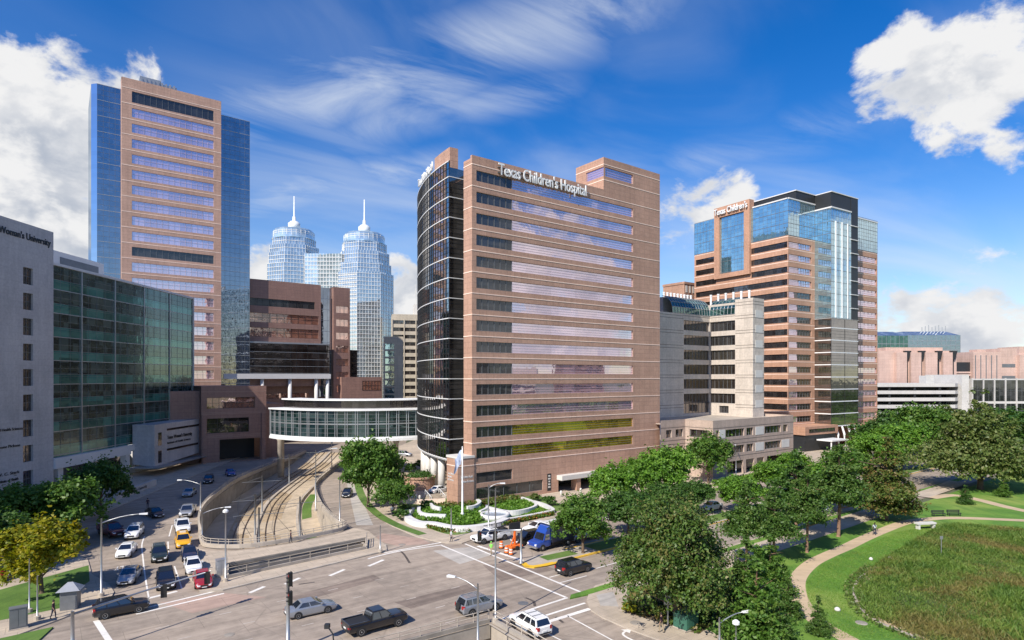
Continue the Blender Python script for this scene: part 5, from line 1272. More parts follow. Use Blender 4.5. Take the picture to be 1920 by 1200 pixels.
# blue box truck
bt = empty('box_truck', 'blue box truck with a white box roof, beside the median', 'truck', (*uv(54.6, 61.8), .03), math.atan2(HD[1], HD[0]), None)
mb = MB(); loft(mb, [(.9, 1.05, .5, 1.2, 1.3), (1.2, 1.08, .45, 1.25, 1.36), (2.6, 1.05, .45, 1.2, 1.34), (3.2, .95, .5, 1.1, 1.2), (3.35, .8, .55, .95, 1.05)])
mb.add([(.9, -1.05, 1.28), (2.2, -1.05, 1.28), (2.2, 1.05, 1.28), (.9, 1.05, 1.28), (.9, -.95, 2.25), (1.75, -.95, 2.25), (1.75, .95, 2.25), (.9, .95, 2.25), (.9, -.9, 3.1), (1.2, -.85, 3.05), (1.2, .85, 3.05), (.9, .9, 3.1)],
       [(0, 1, 5, 4), (1, 2, 6, 5), (2, 3, 7, 6), (3, 0, 4, 7), (4, 5, 9, 8), (5, 6, 10, 9), (6, 7, 11, 10), (8, 9, 10, 11)])
mb.build('cab', P_BLUE, bt)
mb = MB(); mb.quad((2.17, -.9, 1.36), (2.17, .9, 1.36), (1.80, .85, 2.2), (1.80, -.85, 2.2)); mb.build('windshield', CARG, bt)
for s in (-1, 1):
    mb = MB(); mb.quad((1.1, s*1.06, 1.4), (1.95, s*1.06, 1.4), (1.72, s*.985, 2.1), (1.1, s*.985, 2.1)); mb.build('side_window', CARG, bt)
mb = MB(); mb.box(-3.4, .8, -1.2, 1.2, .95, 3.25, 0); mb.box(-3.45, .85, -1.24, 1.24, 3.26, 3.34, 1); mb.box(-3.4, .6, -1.0, 1.0, .55, .94, 2); mb.build('cargo_box', [P_NAVY, P_WHITE, TRIM], bt)
for x in (-2.2, 2.3):
    for s in (-1, 1):
        mb = MB(); mb.lathe([(.25, s*.8), (.44, s*.8), (.46, s*.84), (.46, s*1.04), (.44, s*1.09), (.25, s*1.09)], 16, (x, 0, .46), 0, 'Y'); mb.lathe([(.24, s*1.08), (.1, s*1.11)], 10, (x, 0, .46), 1, 'Y'); mb.build('wheel', [TYRE, RIM], bt)
for s in (-1, 1):
    mb = MB(); mb.box(3.2, 3.37, s*.75-.14, s*.75+.14, .8, 1.02); mb.build('headlight', LAMPW, bt)
mb = MB(); mb.box(3.2, 3.45, -1, 1, .48, .72); mb.build('bumper', STEEL, bt)
# parked and passing vehicles further along the avenue
for k, (u, v, kd, pm, hd, lab) in enumerate((
    (74, 67.3, 'sedan', P_BLACK, -1, 'black sedan under the median trees on the far carriageway'), (80, 63.0, 'suv', P_SILVER, -1, 'silver crossover seen between the median trees, far carriageway'),
    (92, 62.0, 'sedan', P_WHITE, -1, 'white sedan glimpsed between the crowns right of the round tree'), (96, 68.5, 'suv', P_BLACK, -1, 'black sport utility car on the far carriageway in front of the clinic tree'),
    (104, 62.5, 'pickup', P_GREY, -1, 'grey pickup truck among the trees below the clinic'), (112, 66, 'suv', P_BLACK, -1, 'black sport utility car on the far carriageway below the clinic corner'),
    (120, 61.8, 'sedan', P_SILVER, -1, 'silver sedan glimpsed through the avenue trees below the pavilion tower'), (88, 49, 'sedan', P_WHITE, 1, 'white sedan on the near carriageway behind the round tree'),
    (99, 52.5, 'suv', P_SILVER, 1, 'silver crossover on the near carriageway, beside the tall pine trunk'), (104, 48.6, 'sedan', P_WHITE, 1, 'white sedan on the near carriageway, just left of the tall pine trunk'),
    (128, 52, 'suv', P_WHITE, 1, 'white crossover on the near carriageway, right of the pine trunk'), (137, 65, 'sedan', P_RED, -1, 'red sedan on the far carriageway below the pavilion tower'),
    (163, 57.6+8, 'suv', P_BLACK, -1, 'black crossover parked at the far bend of the avenue'), (178, 50, 'sedan', P_WHITE, 1, 'white sedan at the far end of the avenue, near the big cedar'), (186, 54, 'suv', P_SILVER, 1, 'silver crossover at the far end of the avenue, second from the cedar'),
    (192, 47.5, 'sedan', P_BLACK, 1, 'black sedan at the far end of the avenue, next to the cedar'), (205, 52, 'suv', P_WHITE, 1, 'white crossover farthest along the avenue by the cedar'))):
    car(kd, pm, 0, 0, (U.x*hd, U.y*hd), lab, pos=FAR(u, v))
for x, y, pm, lab in ((736, 868, P_NAVY, 'navy car in the sunlit drive below the sky bridge'), (758, 856, P_SILVER, 'silver car under the sky bridge beside the bowed glass wall')):
    car('suv', pm, x, y, (.9, -.3), lab)
car('sedan', P_WHITE, 0, 0, (.6, .8), 'white car parked behind the columns under the bowed glass wall', pos=(-14.5, 121, .14))

# ------------------------------------------------------------------ street furniture
def lamp_post(px, py, pytop, ax, label, arm=None, z0=0.14, armz=.45, group='street lights', head=True, thick=.11):
    p = W(px, py, z0); ht = (HOR-pytop)/F*p.y+H-z0
    e = empty('street_light', label, 'street light', (p.x, p.y, z0), 0, group)
    mb = MB(); mb.lathe([(.28, 0), (.28, .35), (.17, .4)], 10); mb.build('base', CONC, e)
    mb = MB(); mb.tube([(0, 0, .3), (0, 0, ht*.5), (0, 0, ht)], [thick, thick*.85, thick*.65], 8); mb.build('pole', STEEL, e, True)
    if arm:
        d_ = Vector((arm[0], arm[1], 0)).normalized(); l_ = arm[2]
        pth = [Vector((0, 0, ht-.5))+d_*l_*t+Vector((0, 0, armz*(1-(1-t)**2)*1.6)) for t in (0, .2, .45, .7, 1)]
        mb = MB(); mb.tube(pth, [.06, .055, .05, .045, .045], 6); ao = mb.build('arm', STEEL, e, True)
        en = pth[-1]; mb = MB()
        mb.add([en+d_*a+Vector((-d_.y, d_.x, 0))*w+Vector((0, 0, z)) for a, w, z in ((-.15, -.1, .05), (-.15, .1, .05), (.65, .16, .06), (.65, -.16, .06), (-.15, -.1, -.06), (-.15, .1, -.06), (.65, .16, -.12), (.65, -.16, -.12))],
               [(3, 2, 1, 0), (4, 5, 6, 7), (0, 1, 5, 4), (1, 2, 6, 5), (2, 3, 7, 6), (3, 0, 4, 7)]); mb.build('lamp_head', PAINTM, ao)
    elif head:
        mb = MB(); mb.lathe([(.12, ht), (.3, ht+.1), (.3, ht+.3), (.1, ht+.45)], 10); mb.build('lamp_head', PAINTM, e)
    return e
lamp_post(190, 1118, 972, 0, 'tall street light on the left corner, its arm over the left street', (1, .35, 3.6))
lamp_post(376, 965, 903, 0, 'street light standing in shade at the left rim of the cutting, arm to the left', (-1, .1, 3.4))
lamp_post(379, 1016, 957, 0, 'street light at the near left corner of the cutting, arm to the right', (1, .4, 3.0))
lamp_post(423, 1090, 962, 0, 'straight lamp post beside the equipment box at the narrow bridge opening')
lamp_post(592, 958, 845, 0, 'street light on the right wall of the cutting, arm toward the sky bridge', (1, .6, 3.0))
lamp_post(637, 985, 893, 0, 'bare pole at the right corner of the cutting, by the curved street', None, head=False)
lamp_post(622, 880, 832, 0, 'slim lamp post in front of the sky bridge, between road and cutting', None)
lamp_post(916, 998, 909, 0, 'street light in front of the fountain garden, arm to the right', (1, .1, 1.8))
lamp_post(846, 1010, 953, 0, 'short signal post on the garden corner, holding a small black box', None, head=False)
lamp_post(929, 1166, 915, 0, 'slim tall pole at the parapet corner of the near bridge, left of the white crossover', None, head=False, thick=.09)
lamp_post(896, 1216, 1094, 0, 'street light at the bottom edge, arm over the silver car', (-.95, .5, 2.4))
lamp_post(1349, 1222, 1158, 0, 'street light at the bottom right in front of the bushes, arm to the right', (1, .3, 2.4))
lamp_post(1380, 1222, 1172, 0, 'small park light beside the bottom right street light', None)
lamp_post(1380, 895, 838, 0, 'street light on the pavement in front of the clinic', (.3, 1, 2.0))
lamp_post(713, 1035, 985, 0, 'short pedestrian signal post at the end of the narrow bridge opening', None, head=False)
lamp_post(55, 1148, 1048, 0, 'thin pole on the left corner lawn, left of the yellow tree trunk', None, head=False, thick=.07)
lamp_post(70, 1162, 1080, 0, 'thin pole on the left corner lawn, in front of the yellow tree trunk', None, head=False, thick=.08)
lamp_post(1148, 898, 874, 0, 'small light above the garage canopy of the hospital', None)
# traffic signals
SIGB = plain('signal_housing', (.015, .015, .015), .5); LENS = plain('red_lens', (.35, .02, .015), .3); LENS2 = plain('dark_lens', (.03, .06, .03), .3)
def signal_head(e, at, face):
    mb = MB(); fx = Vector(face).normalized(); sx = Vector((-fx.y, fx.x))
    f_ = lambda x, y, z: (at[0]+sx.x*x+fx.x*y, at[1]+sx.y*x+fx.y*y, at[2]+z)
    mb.box(-.19, .19, -.12, .12, -.55, .55, 0, f_); mb.box(-.26, .26, -.15, -.125, -.62, .62, 0, f_)
    for k in range(3):
        mb.box(-.12, .12, .121, .135, .22-.34*k, .46-.34*k, 1 if k == 0 else 2, f_); mb.box(-.15, .15, .121, .30, .47-.34*k, .49-.34*k, 0, f_)
    mb.build('signal_head', [SIGB, LENS, LENS2], e)
def signal_mast(px, py, pytop, arm_to, label, heads, face, ln=None):
    p = W(px, py, .14); ht = (HOR-pytop)/F*p.y+H-.14
    e = empty('traffic_signal', label, 'traffic signal', (p.x, p.y, .14), 0, None)
    mb = MB(); mb.lathe([(.3, 0), (.3, .2), (.2, .25)], 10); mb.tube([(0, 0, .2), (0, 0, ht)], [.17, .13], 10); mb.build('pole', STEEL, e, True)
    if arm_to:
        d_ = Vector(arm_to).to_2d(); ln = d_.length; d_.normalize()
        mb = MB(); mb.tube([(0, 0, ht-.25), (d_.x*ln*.5, d_.y*ln*.5, ht+.0), (d_.x*ln, d_.y*ln, ht+.12)], [.11, .085, .06], 8); ma = mb.build('mast_arm', STEEL, e, True)
        for t in heads: signal_head(ma, (d_.x*ln*t, d_.y*ln*t, ht-.15+.2*t-.45), face)
    else:
        for z in heads: signal_head(e, (.25, -.25, ht*z), face)
    return e
tipY = 23*0+W(395, 1160).y
base = W(136, 1232, .14); tip = Vector(((395-960)/F*59.5, 59.5))
signal_mast(136, 1232, 1146, (tip.x-base.x, tip.y-base.y), 'traffic signal with a long mast arm reaching over the left street at the crosswalk', (.62, .97), (-.4, .9))
signal_mast(977, 1057, 990, (-5.2, -2.4), 'traffic signal on the median nose beside the orange barrels', (.6, .95), (.8, -.6))
signal_mast(540, 1222, 1080, None, 'traffic signal pole with two black heads at the bottom, left of the silver sedan', (.97, .72), (-.8, -.6))
bs = empty('traffic_signal', 'dark bent signal post at the bottom edge, left of the black pickup', 'traffic signal', W(628, 1226, .1), 0)
mb = MB(); mb.tube([(0, 0, 0), (-.2, .1, 1.6), (-.6, .2, 2.1)], .06, 6); mb.box(-.9, -.5, 0, .4, 2.05, 2.4); mb.build('pole', DARKM, bs)
# catenary masts
for k, (f, i, lab) in enumerate(((.44, 12, 'dark tram mast standing in the shade, farthest along the cutting'), (.44, 19, 'dark tram mast in the middle of the cutting at the shadow edge'), (.44, 25, 'dark tram mast between the rails, third from the sky bridge'), (.44, 31, 'dark tram mast between the rails, nearest the footbridge'), (.80, 26, 'slim tram mast beside the right rails, close to the sunlit wall'))):
    p = lane(f)[i]
    e = empty('tram_mast', lab, 'tram mast', p, 0, 'tram masts')
    mb = MB(); mb.tube([(0, 0, 0), (0, 0, 7.5)], [.16, .13], 8); mb.build('pole', GREYM, e, True)
    mb = MB(); mb.tube([(-3.4, -1.4, 6.4), (3.4, 1.4, 6.4)], .045, 6); mb.tube([(0, 0, 7.3), (-2.6, -1.1, 6.45)], .025, 5); mb.build('cross_arm', GREYM, e)
for f, lab in ((.30, 'overhead tram wire above the outer track'), (.56, 'overhead tram wire above the inner track')):
    mb = MB(); mb.tube(lane(f, 6.1)[4:40:3], .03, 4); tag(mb.build('tram_wire', DARKM), lab, 'wire')
# railings and parapets round the openings
def railing(pts, label, z0=.0, wall=.55, top=1.15, posts=2.2, m=CONC):
    pts = [Vector(p).to_2d() for p in pts]
    e = empty('railing', label, 'railing', (pts[0].x, pts[0].y, 0), 0, None); q = [p-pts[0] for p in pts]
    if wall: mb = MB(); wallstrip(mb, q, .34, z0, z0+wall); mb.build('parapet', m, e)
    mb = MB()
    for z in (top, (top+wall)/2+.03): mb.tube([(p.x, p.y, z0+z) for p in q], .045, 5)
    d_ = 0; last = q[0]; mb.tube([(last.x, last.y, z0+wall-.02), (last.x, last.y, z0+top)], .05, 5)
    for a, c in zip(q, q[1:]):
        L_ = (c-a).length; k = max(1, round(L_/posts))
        for j in range(1, k+1):
            p = a.lerp(c, j/k); mb.tube([(p.x, p.y, z0+wall-.02), (p.x, p.y, z0+top)], .045, 5)
    mb.build('rail', CONC if wall else STEEL, e)
railing(offset2(smooth_line(CUTL[:8], 3), .22), 'concrete railing on the left rim of the sunken tramway, in shade at its far end', .02, .8, 1.25, 3)
railing(offset2(smooth_line(CUTR[:8], 3), -.22), 'pale concrete railing on the right rim of the sunken tramway', .02, .8, 1.25, 3)
railing(nb, 'curved railing along the footbridge at the mouth of the cutting', .14, .5, 1.2, 2.4)
railing(offset2([sl_[3]+(sl_[3]-sl_[2])*.02, sl_[2]], .1), 'railing between the narrow bridge opening and the wide road', .14, .35, 1.15, 2.6)
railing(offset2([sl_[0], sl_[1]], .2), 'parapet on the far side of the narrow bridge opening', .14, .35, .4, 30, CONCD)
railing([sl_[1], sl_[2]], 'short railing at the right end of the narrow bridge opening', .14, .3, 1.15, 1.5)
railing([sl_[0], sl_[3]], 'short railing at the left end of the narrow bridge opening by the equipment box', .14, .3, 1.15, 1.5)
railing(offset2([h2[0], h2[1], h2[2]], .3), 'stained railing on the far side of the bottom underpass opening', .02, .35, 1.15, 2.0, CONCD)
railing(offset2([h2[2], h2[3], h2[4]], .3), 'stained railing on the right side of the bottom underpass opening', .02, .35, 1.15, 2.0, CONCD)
def cabinet(px, py, s, m, label, name='utility_cabinet', cat='utility cabinet', z0=.14):
    p = W(px, py, z0); e = empty(name, label, cat, (p.x, p.y, z0), A0)
    mb = MB(); mb.box(-s[0]/2, s[0]/2, -s[1]/2, s[1]/2, .1, s[2]); mb.box(-s[0]/2-.06, s[0]/2+.06, -s[1]/2-.06, s[1]/2+.06, 0, .1, 1); mb.box(-s[0]/2-.05, s[0]/2+.05, -s[1]/2-.05, s[1]/2+.05, s[2], s[2]+.08, 0); mb.build('case', [m, CONC], e)
    mb = MB(); mb.box(-s[0]*.42, -.02, -s[1]/2-.03, -s[1]/2-.002, .25, s[2]-.12); mb.box(.02, s[0]*.42, -s[1]/2-.03, -s[1]/2-.002, .25, s[2]-.12); mb.build('door', m, e)
    return e
cabinet(414, 1080, (1.0, .7, 1.9), P_SILVER, 'pale grey equipment box beside the lamp post at the narrow bridge opening')
GRNM = plain('green_metal', (.04, .13, .09), .5)
cabinet(1286, 1176, (1.7, 1.5, 1.3), GRNM, 'green transformer box in the planting bed under the large round tree', z0=.17)
cabinet(35, 1178, (1.3, .7, 1.9), GREYM, 'low grey marker pillar on the left corner lawn')
ks = empty('kiosk', 'small grey roofed kiosk pillar on the left corner beside the crosswalk', 'kiosk', W(132, 1140, .15), R(20)); ks.scale = (.72, .72, .72)
mb = MB(); mb.box(-1.0, 1.0, -.8, .8, 0, 2.6); mb.build('body', GREYM, ks)
mb = MB(); mb.add([(-1.4, -1.2, 2.6), (1.4, -1.2, 2.6), (1.4, 1.2, 2.6), (-1.4, 1.2, 2.6), (-.3, 0, 3.6), (.3, 0, 3.6)], [(0, 1, 5, 4), (1, 2, 5), (2, 3, 4, 5), (3, 0, 4), (3, 2, 1, 0)]); mb.build('roof', STEEL, ks)
# orange barrels and arrow board
ORANGE = plain('orange_plastic', (.80, .16, .02), .5); REFL = plain('reflective_white', (.75, .74, .72), .4)
brl = None
for k, (px, py, lab) in enumerate(((940, 1028, 'orange and white barrel, leftmost of the three by the crosswalk'), (950, 1037, 'orange and white barrel in the middle of the three, nearest the crosswalk line'), (958, 1040, 'orange and white barrel closest to the median nose'))):
    p = W(px, py, .03)
    if brl is None:
        brl = empty('traffic_barrel', lab, 'traffic barrel', p, 0, 'orange barrels on the closed lane'); brl.scale = (.85, .85, .85)
        mb = MB(); mb.lathe([(.34, .1), (.31, .35)], 14, m=0); mb.lathe([(.31, .351), (.30, .52)], 14, m=1); mb.lathe([(.30, .521), (.28, .72)], 14, m=0); mb.lathe([(.28, .721), (.27, .9)], 14, m=1); mb.lathe([(.27, .901), (.24, 1.12), (.1, 1.15)], 14, m=0); mb.build('drum', [ORANGE, REFL], brl)
        mb = MB(); mb.lathe([(.46, 0), (.44, .1)], 14); mb.build('base_ring', TYRE, brl)
    else:
        c = copy_tree(brl); c.location = p; c['label'] = lab
for k, (u, v, lab) in enumerate(((65.5, 63.6, 'orange and white barrel further along, under the small median tree'), (64.5, 66.0, 'orange and white barrel behind the silver pickup'))):
    c = copy_tree(brl); c.location = (*uv(u, v), .03); c['label'] = lab
ab = empty('arrow_board', 'orange sign trailer with a raised dark panel among the barrels', 'arrow board', W(965, 1030, .03), A0)
mb = MB(); mb.box(-1.0, 1.0, -.5, .5, .35, .6); mb.box(-.12, .12, -.12, .12, .6, 2.6); mb.box(-1.7, -1.0, -.06, .06, .38, .5); mb.tube([(-.8, 0, .4), (-.1, 0, 1.8)], .06); mb.build('trailer', ORANGE, ab)
mb = MB(); mb.box(-.9, .9, -.08, .08, 2.6, 3.6); mb.build('panel', DARKM, ab)
for s in (-1, 1):
    mb = MB(); mb.lathe([(.1, s*.5), (.3, s*.5), (.3, s*.66), (.1, s*.66)], 12, (0, 0, .3), 0, 'Y'); mb.build('wheel', TYRE, ab)
# flagpole
fp = empty('flagpole', 'tall white flagpole with a drooping flag, in the middle of the fountain garden', 'flagpole', W(867, 966, .5), 0)
fh = (HOR-840)/F*W(867, 966, .5).y+H-.5
mb = MB(); mb.lathe([(.35, 0), (.3, .3), (.17, .5), (.13, fh*.6), (.09, fh), (.0, fh+.02)], 10); mb.lathe([(.02, fh), (.16, fh+.12), (.02, fh+.28)], 8); mb.build('pole', PAINTM, fp, True)
mb = MB(); pr_ = []
for j in range(8):
    for i in range(7):
        t = i/6; s = j/7
        pr_.append((-.12-t*1.15+.12*math.sin(s*5), .22*math.sin(t*9+s*2)*t, fh-.3-s*2.4-t*1.5+.25*math.sin(t*6)))
fs = [(j*7+i, j*7+i+1, j*7+i+8, j*7+i+7) for j in range(7) for i in range(6)]
mb.add(pr_, fs)
FLAGB = plain('flag_cloth', (.45, .52, .68), .8, var=.4, sc=1.4)
mb.build('flag', FLAGB, fp)
# fountain garden: nested white ring walls, pool, planting
gx, gy = W(903, 968).x, W(903, 968).y
def gl(px, py): p = W(px, py, .6); return Vector((p.x, p.y))
def gwall(pts, th, h, label, m=WHITE, closed=False):
    P_ = smooth_line([gl(*p) for p in pts], 6, closed)
    if closed: P_.append(P_[0])
    mb = MB(); o = P_[0]; wallstrip(mb, [p-o for p in P_], th, .1, h)
    tag(mb.build('garden_wall', m, None, False, (o.x, o.y, 0)), label, 'garden wall')
gwall([(772, 955), (764, 962), (766, 972), (785, 981), (812, 983), (850, 990), (890, 989), (930, 982), (950, 974)], 1.1, .9, 'broad white front wall curving round the fountain garden')
gwall([(950, 974), (990, 967), (1020, 961), (1037, 956), (1020, 946), (1000, 940)], .6, .75, 'thin white wall along the right end of the fountain garden')
gwall([(786, 955), (786, 964), (800, 969), (836, 971)], .55, 1.15, 'inner white wall at the left of the fountain garden')
gwall([(806, 948), (812, 955), (826, 959)], .4, 1.3, 'short white wall at the upper left of the fountain garden')
gwall([(876, 957), (892, 954), (900, 947), (895, 943)], .5, 1.3, 'short curved white wall right of the flagpole')
gwall([(900, 962), (912, 956), (913, 951)], .45, 1.0, 'short white wall just left of the round pool')
gwall([(914, 953), (950, 961), (980, 959), (1004, 951), (1000, 943), (978, 935)], .5, .95, 'inner white wall curving round the right hand bed')
pool = empty('fountain_pool', 'round white rimmed pool in the fountain garden', 'fountain', (*gl(928, 966), 0), 0)
mb = MB(); mb.lathe([(2.35, .1), (2.4, .95), (2.0, .95), (1.95, .6)], 28); mb.build('rim', WHITE, pool, True)
WATER = plain('pool_water', (.30, .36, .42), .05, var=.1)
mb = MB(); mb.lathe([(1.96, .5), (1.96, .72)], 28); mb.build('water', WATER, pool)
# people
SKIN = plain('skin', (.42, .25, .17), .6); HAIR = plain('dark_hair', (.02, .015, .012), .7); VEST = plain('green_vest', (.22, .65, .10), .7); JEAN = plain('dark_trousers', (.03, .035, .06), .8); KHAKI = plain('khaki_trousers', (.35, .28, .18), .8); DSHIRT = plain('dark_shirt', (.05, .02, .03), .8); LSHIRT = plain('pale_shirt', (.5, .52, .55), .8)
def person(pos, rz, top, legs, label, stride=.18, hat=None):
    e = empty('person', label, 'person', pos, rz)
    V_ = []; E_ = []; Rr = []
    def pt(p, r_, par=None):
        V_.append(p); Rr.append(r_)
        if par is not None: E_.append((par, len(V_)-1))
        return len(V_)-1
    pel = pt((0, 0, .95), .135); sp = pt((0, 0, 1.15), .13, pel); ch = pt((.01, 0, 1.36), .14, sp); nk = pt((.01, 0, 1.50), .055, ch); hd = pt((.03, 0, 1.60), .085, nk); pt((.02, 0, 1.72), .075, hd)
    for s, f in ((1, stride), (-1, -stride)):
        hp = pt((.0, s*.095, .88), .095, pel); kn = pt((f*.6+.03, s*.1, .48), .062, hp); an = pt((f-.05, s*.1, .09), .042, kn); pt((f+.13, s*.11, .04), .036, an)
        sh = pt((0, s*.19, 1.41), .058, ch); el = pt((-f*.5, s*.25, 1.12), .043, sh); wr_ = pt((-f*.6+.1, s*.25, .88), .028, el); pm_ = pt((-f*.6+.12, s*.25, .81), .030, wr_)
        for k in range(4):
            a = pt((-f*.6+.10+.018*k, s*.25, .755), .009, pm_); pt((-f*.6+.11+.018*k, s*.243, .72-.008*(k % 2)), .008, a)
        a = pt((-f*.6+.155, s*.24, .80), .010, pm_); pt((-f*.6+.17, s*.235, .765), .009, a)
    me = bpy.data.meshes.new('body'); me.from_pydata(V_, E_, []); me.update()
    o = bpy.data.objects.new('body', me); COL.objects.link(o)
    md = o.modifiers.new('skin', 'SKIN'); md.use_smooth_shade = True
    for i, r_ in enumerate(Rr): me.skin_vertices[0].data[i].radius = (r_, r_)
    me.skin_vertices[0].data[0].use_root = True
    o.modifiers.new('sub', 'SUBSURF').levels = 1
    bpy.context.view_layer.update()
    m2 = bpy.data.meshes.new_from_object(o.evaluated_get(bpy.context.evaluated_depsgraph_get()))
    bpy.data.objects.remove(o)
    m2.materials.clear()
    for k in (SKIN, top, legs, TRIM): m2.materials.append(k)
    for p in m2.polygons:
        z = p.center.z; p.material_index = 0 if z > 1.47 or (abs(p.center.y) > .19 and z < 1.14) else (1 if z > .96 else (2 if z > .1 else 3))
    b_ = link_mesh('body', m2, e)
    mb = MB(); mb.lathe([(.02, 1.62), (.096, 1.64), (.10, 1.72), (.07, 1.79), (.01, 1.81)], 10, (.005, 0, 0)); mb.build('hair' if not hat else 'hat', hat or HAIR, e, True)
    mb = MB()
    for s in (-.03, .03): mb.box(.105, .118, s-.012, s+.012, 1.655, 1.67, 0)
    mb.box(.10, .13, -.012, .012, 1.61, 1.65, 1); mb.box(.10, .115, -.025, .025, 1.575, 1.585, 2); mb.build('face', [DARKM, SKIN, LENS], e)
    return e
p = W(921, 1041, .03); person(p, R(-130), VEST, KHAKI, 'road worker in a bright green vest and khaki trousers, standing in the crosswalk', hat=VEST)
p = W(545, 1018, .14); person(p, R(20), DSHIRT, JEAN, 'person in dark clothes walking along the footbridge railing')
p = W(277, 953, .14); person(p, R(-60), DSHIRT, JEAN, 'person in dark clothes in the shade below the low lettered wall')
p = W(735, 967, .14); person(p, R(80), LSHIRT, JEAN, 'person in a pale shirt on the footway below the bushy trees')
for px, py, a, tp_, lg, lab in ((1120, 932, 40, LSHIRT, KHAKI, 'person in a pale shirt walking past the garage entrance of the hospital'), (1428, 872, 20, DSHIRT, JEAN, 'person in dark clothes on the pavement in front of the clinic loading bays'), (846, 1016, 200, LSHIRT, JEAN, 'pedestrian in a pale shirt waiting at the garden corner'), (1240, 1186, 130, DSHIRT, KHAKI, 'pedestrian in a dark top on the corner pavement below the large round tree'), (1640, 1003, 60, LSHIRT, JEAN, 'person in a pale shirt strolling along the tan park path'), (100, 1160, 10, DSHIRT, JEAN, 'pedestrian in dark clothes waiting on the left corner beside the kiosk')):
    p = W(px, py, .15); person(p, R(a), tp_, lg, lab)
# bollards, planters and stone drum by the hospital entrance
bl_ = None
for k, (px, py, lab) in enumerate(((773, 938, 'white bollard, leftmost of three by the brown planter drum'), (780, 939, 'white bollard, middle of three by the brown planter drum'), (787, 940, 'white bollard, rightmost of three by the brown planter drum'), (1052, 931, 'pale bollard on the left of the garage entrance'), (1089, 926, 'pale bollard by the pillar of the garage entrance'))):
    p = W(px, py, .14)
    if bl_ is None:
        bl_ = empty('bollard', lab, 'bollard', p, 0, 'bollards'); mb = MB(); mb.lathe([(.22, 0), (.22, 1.0), (.15, 1.12), (.02, 1.16)], 12); mb.build('post', OFFW, bl_, True)
    else:
        c = copy_tree(bl_); c.location = p; c['label'] = lab
dr_ = empty('planter', 'brown stone drum planter with a clipped hedge on top, beside the bowed glass wall', 'planter', W(787, 915, .14), 0)
mb = MB(); mb.lathe([(3.1, 0), (3.1, 2.2), (3.3, 2.25), (3.3, 2.6), (2.9, 2.6), (2.9, 2.4)], 28); mb.build('drum', GRAN, dr_)
lw2 = MB(); wallstrip(lw2, [Vector(W2(755, 945)), Vector(W2(790, 947)), Vector(W2(835, 945))], .4, .1, 1.0); tag(lw2.build('garden_wall', GRANL), 'low pinkish wall behind the left end of the fountain garden', 'garden wall')
fl_ = MB()
mb = MB(); mb.tube([tuple(W(801, 950, z)) for z in (.14, 1.2)], .05); 
st = empty('outdoor_stair', 'small stair with white rails between planter drum and granite pylon', 'stair', W(822, 940, .14), A0)
for k in range(6):
    mb.box(-1.6, 1.6, .35*k, .35*k+.36, 0, .16*(k+1))
mb = MB()
for k in range(6): mb.box(-1.4, 1.4, .4*k, .4*k+.39, 0, .16*(k+1))
mb.build('steps', WALK, st)
mb = MB()
for s in (-1.45, 1.45): mb.tube([(s, 0, .95), (s, 2.4, 1.95)], .05, 6); [mb.tube([(s, .8*k, .2+.3*k), (s, .8*k, .98+.33*k)], .04, 6) for k in range(4)]
mb.build('handrail', PAINTM, st)
# park furniture
bn = None
for k, (px, py, lab) in enumerate(((1760, 968, 'dark park bench beside the tan path, left of the pair'), (1789, 967, 'dark park bench beside the tan path, right of the pair'))):
    p = W(px, py, .16)
    if bn is None:
        bn = empty('park_bench', lab, 'bench', p, 0, 'park benches')
        mb = MB(); [mb.box(-1.1, 1.1, -.25+.13*i, -.15+.13*i, .43, .48) for i in range(4)]; mb.build('seat', DARKM, bn)
        mb = MB(); [mb.box(-1.1, 1.1, .27, .31, .56+.14*i, .66+.14*i) for i in range(3)]; mb.build('backrest', DARKM, bn)
        for x in (-.9, .9): mb = MB(); mb.box(x-.04, x+.04, -.25, -.19, 0, .42); mb.box(x-.04, x+.04, .24, .30, 0, .95); mb.box(x-.04, x+.04, -.18, .23, .36, .42); mb.build('leg', DARKM, bn)
    else:
        c = copy_tree(bn); c.location = p; c['label'] = lab
for k, (px, py, s, lab) in enumerate(((1723, 992, 1.5, 'white stone bench slab on the lawn inside the bend of the path'),)):
    e = empty('stone_bench', lab, 'bench', W(px, py, .16), R(8)); mb = MB(); mb.box(-.5, 2.6, -.4, .4, .75, 1.0); mb.build('seat', OFFW, e)
    for x in (-.3, 2.2): mb = MB(); mb.box(x, x+.3, -.3, .3, 0, .74); mb.build('leg', OFFW, e)
for k, (px, py, r_, lab) in enumerate(((1570, 1145, .3, 'pale stone lying on the bright lawn'), (1633, 1050, .25, 'small white stone at the meadow edge'), (1668, 1049, .25, 'pale stone where the meadow meets the lawn'))):
    mb = MB(); mb.lathe([(r_*.3, 0), (r_, .05), (r_*.9, .2), (r_*.5, .32), (.05, .35)], 9); tag(mb.build('boulder', OFFW, None, True, W(px, py, .15)), lab, 'boulder')
mb = MB(); mb.lathe([(.55, 0), (.5, .04)], 12); tag(mb.build('drain_cover', CONCD, None, False, W(1615, 1168, .158)), 'round drain cover on the bright lawn', 'drain cover')
sg = empty('sign_post', 'small sign plate on a post at the edge of the round tree', 'sign', W(1252, 1172, .16), R(10))
mb = MB(); mb.box(-.05, .05, -.05, .05, 0, 2.6); mb.build('post', STEEL, sg); mb = MB(); mb.box(-.4, .4, -.09, -.051, 1.9, 2.8); mb.build('plate', STEEL, sg)
sp_ = empty('sign_post', 'slim post standing in the tall meadow grass', 'sign', W(1765, 1040, .16), 0); mb = MB(); mb.tube([(0, 0, 0), (0, 0, 2.4)], .05, 6); mb.box(-.2, .2, -.04, -.0, 2.0, 2.4); mb.build('post', STEEL, sp_)
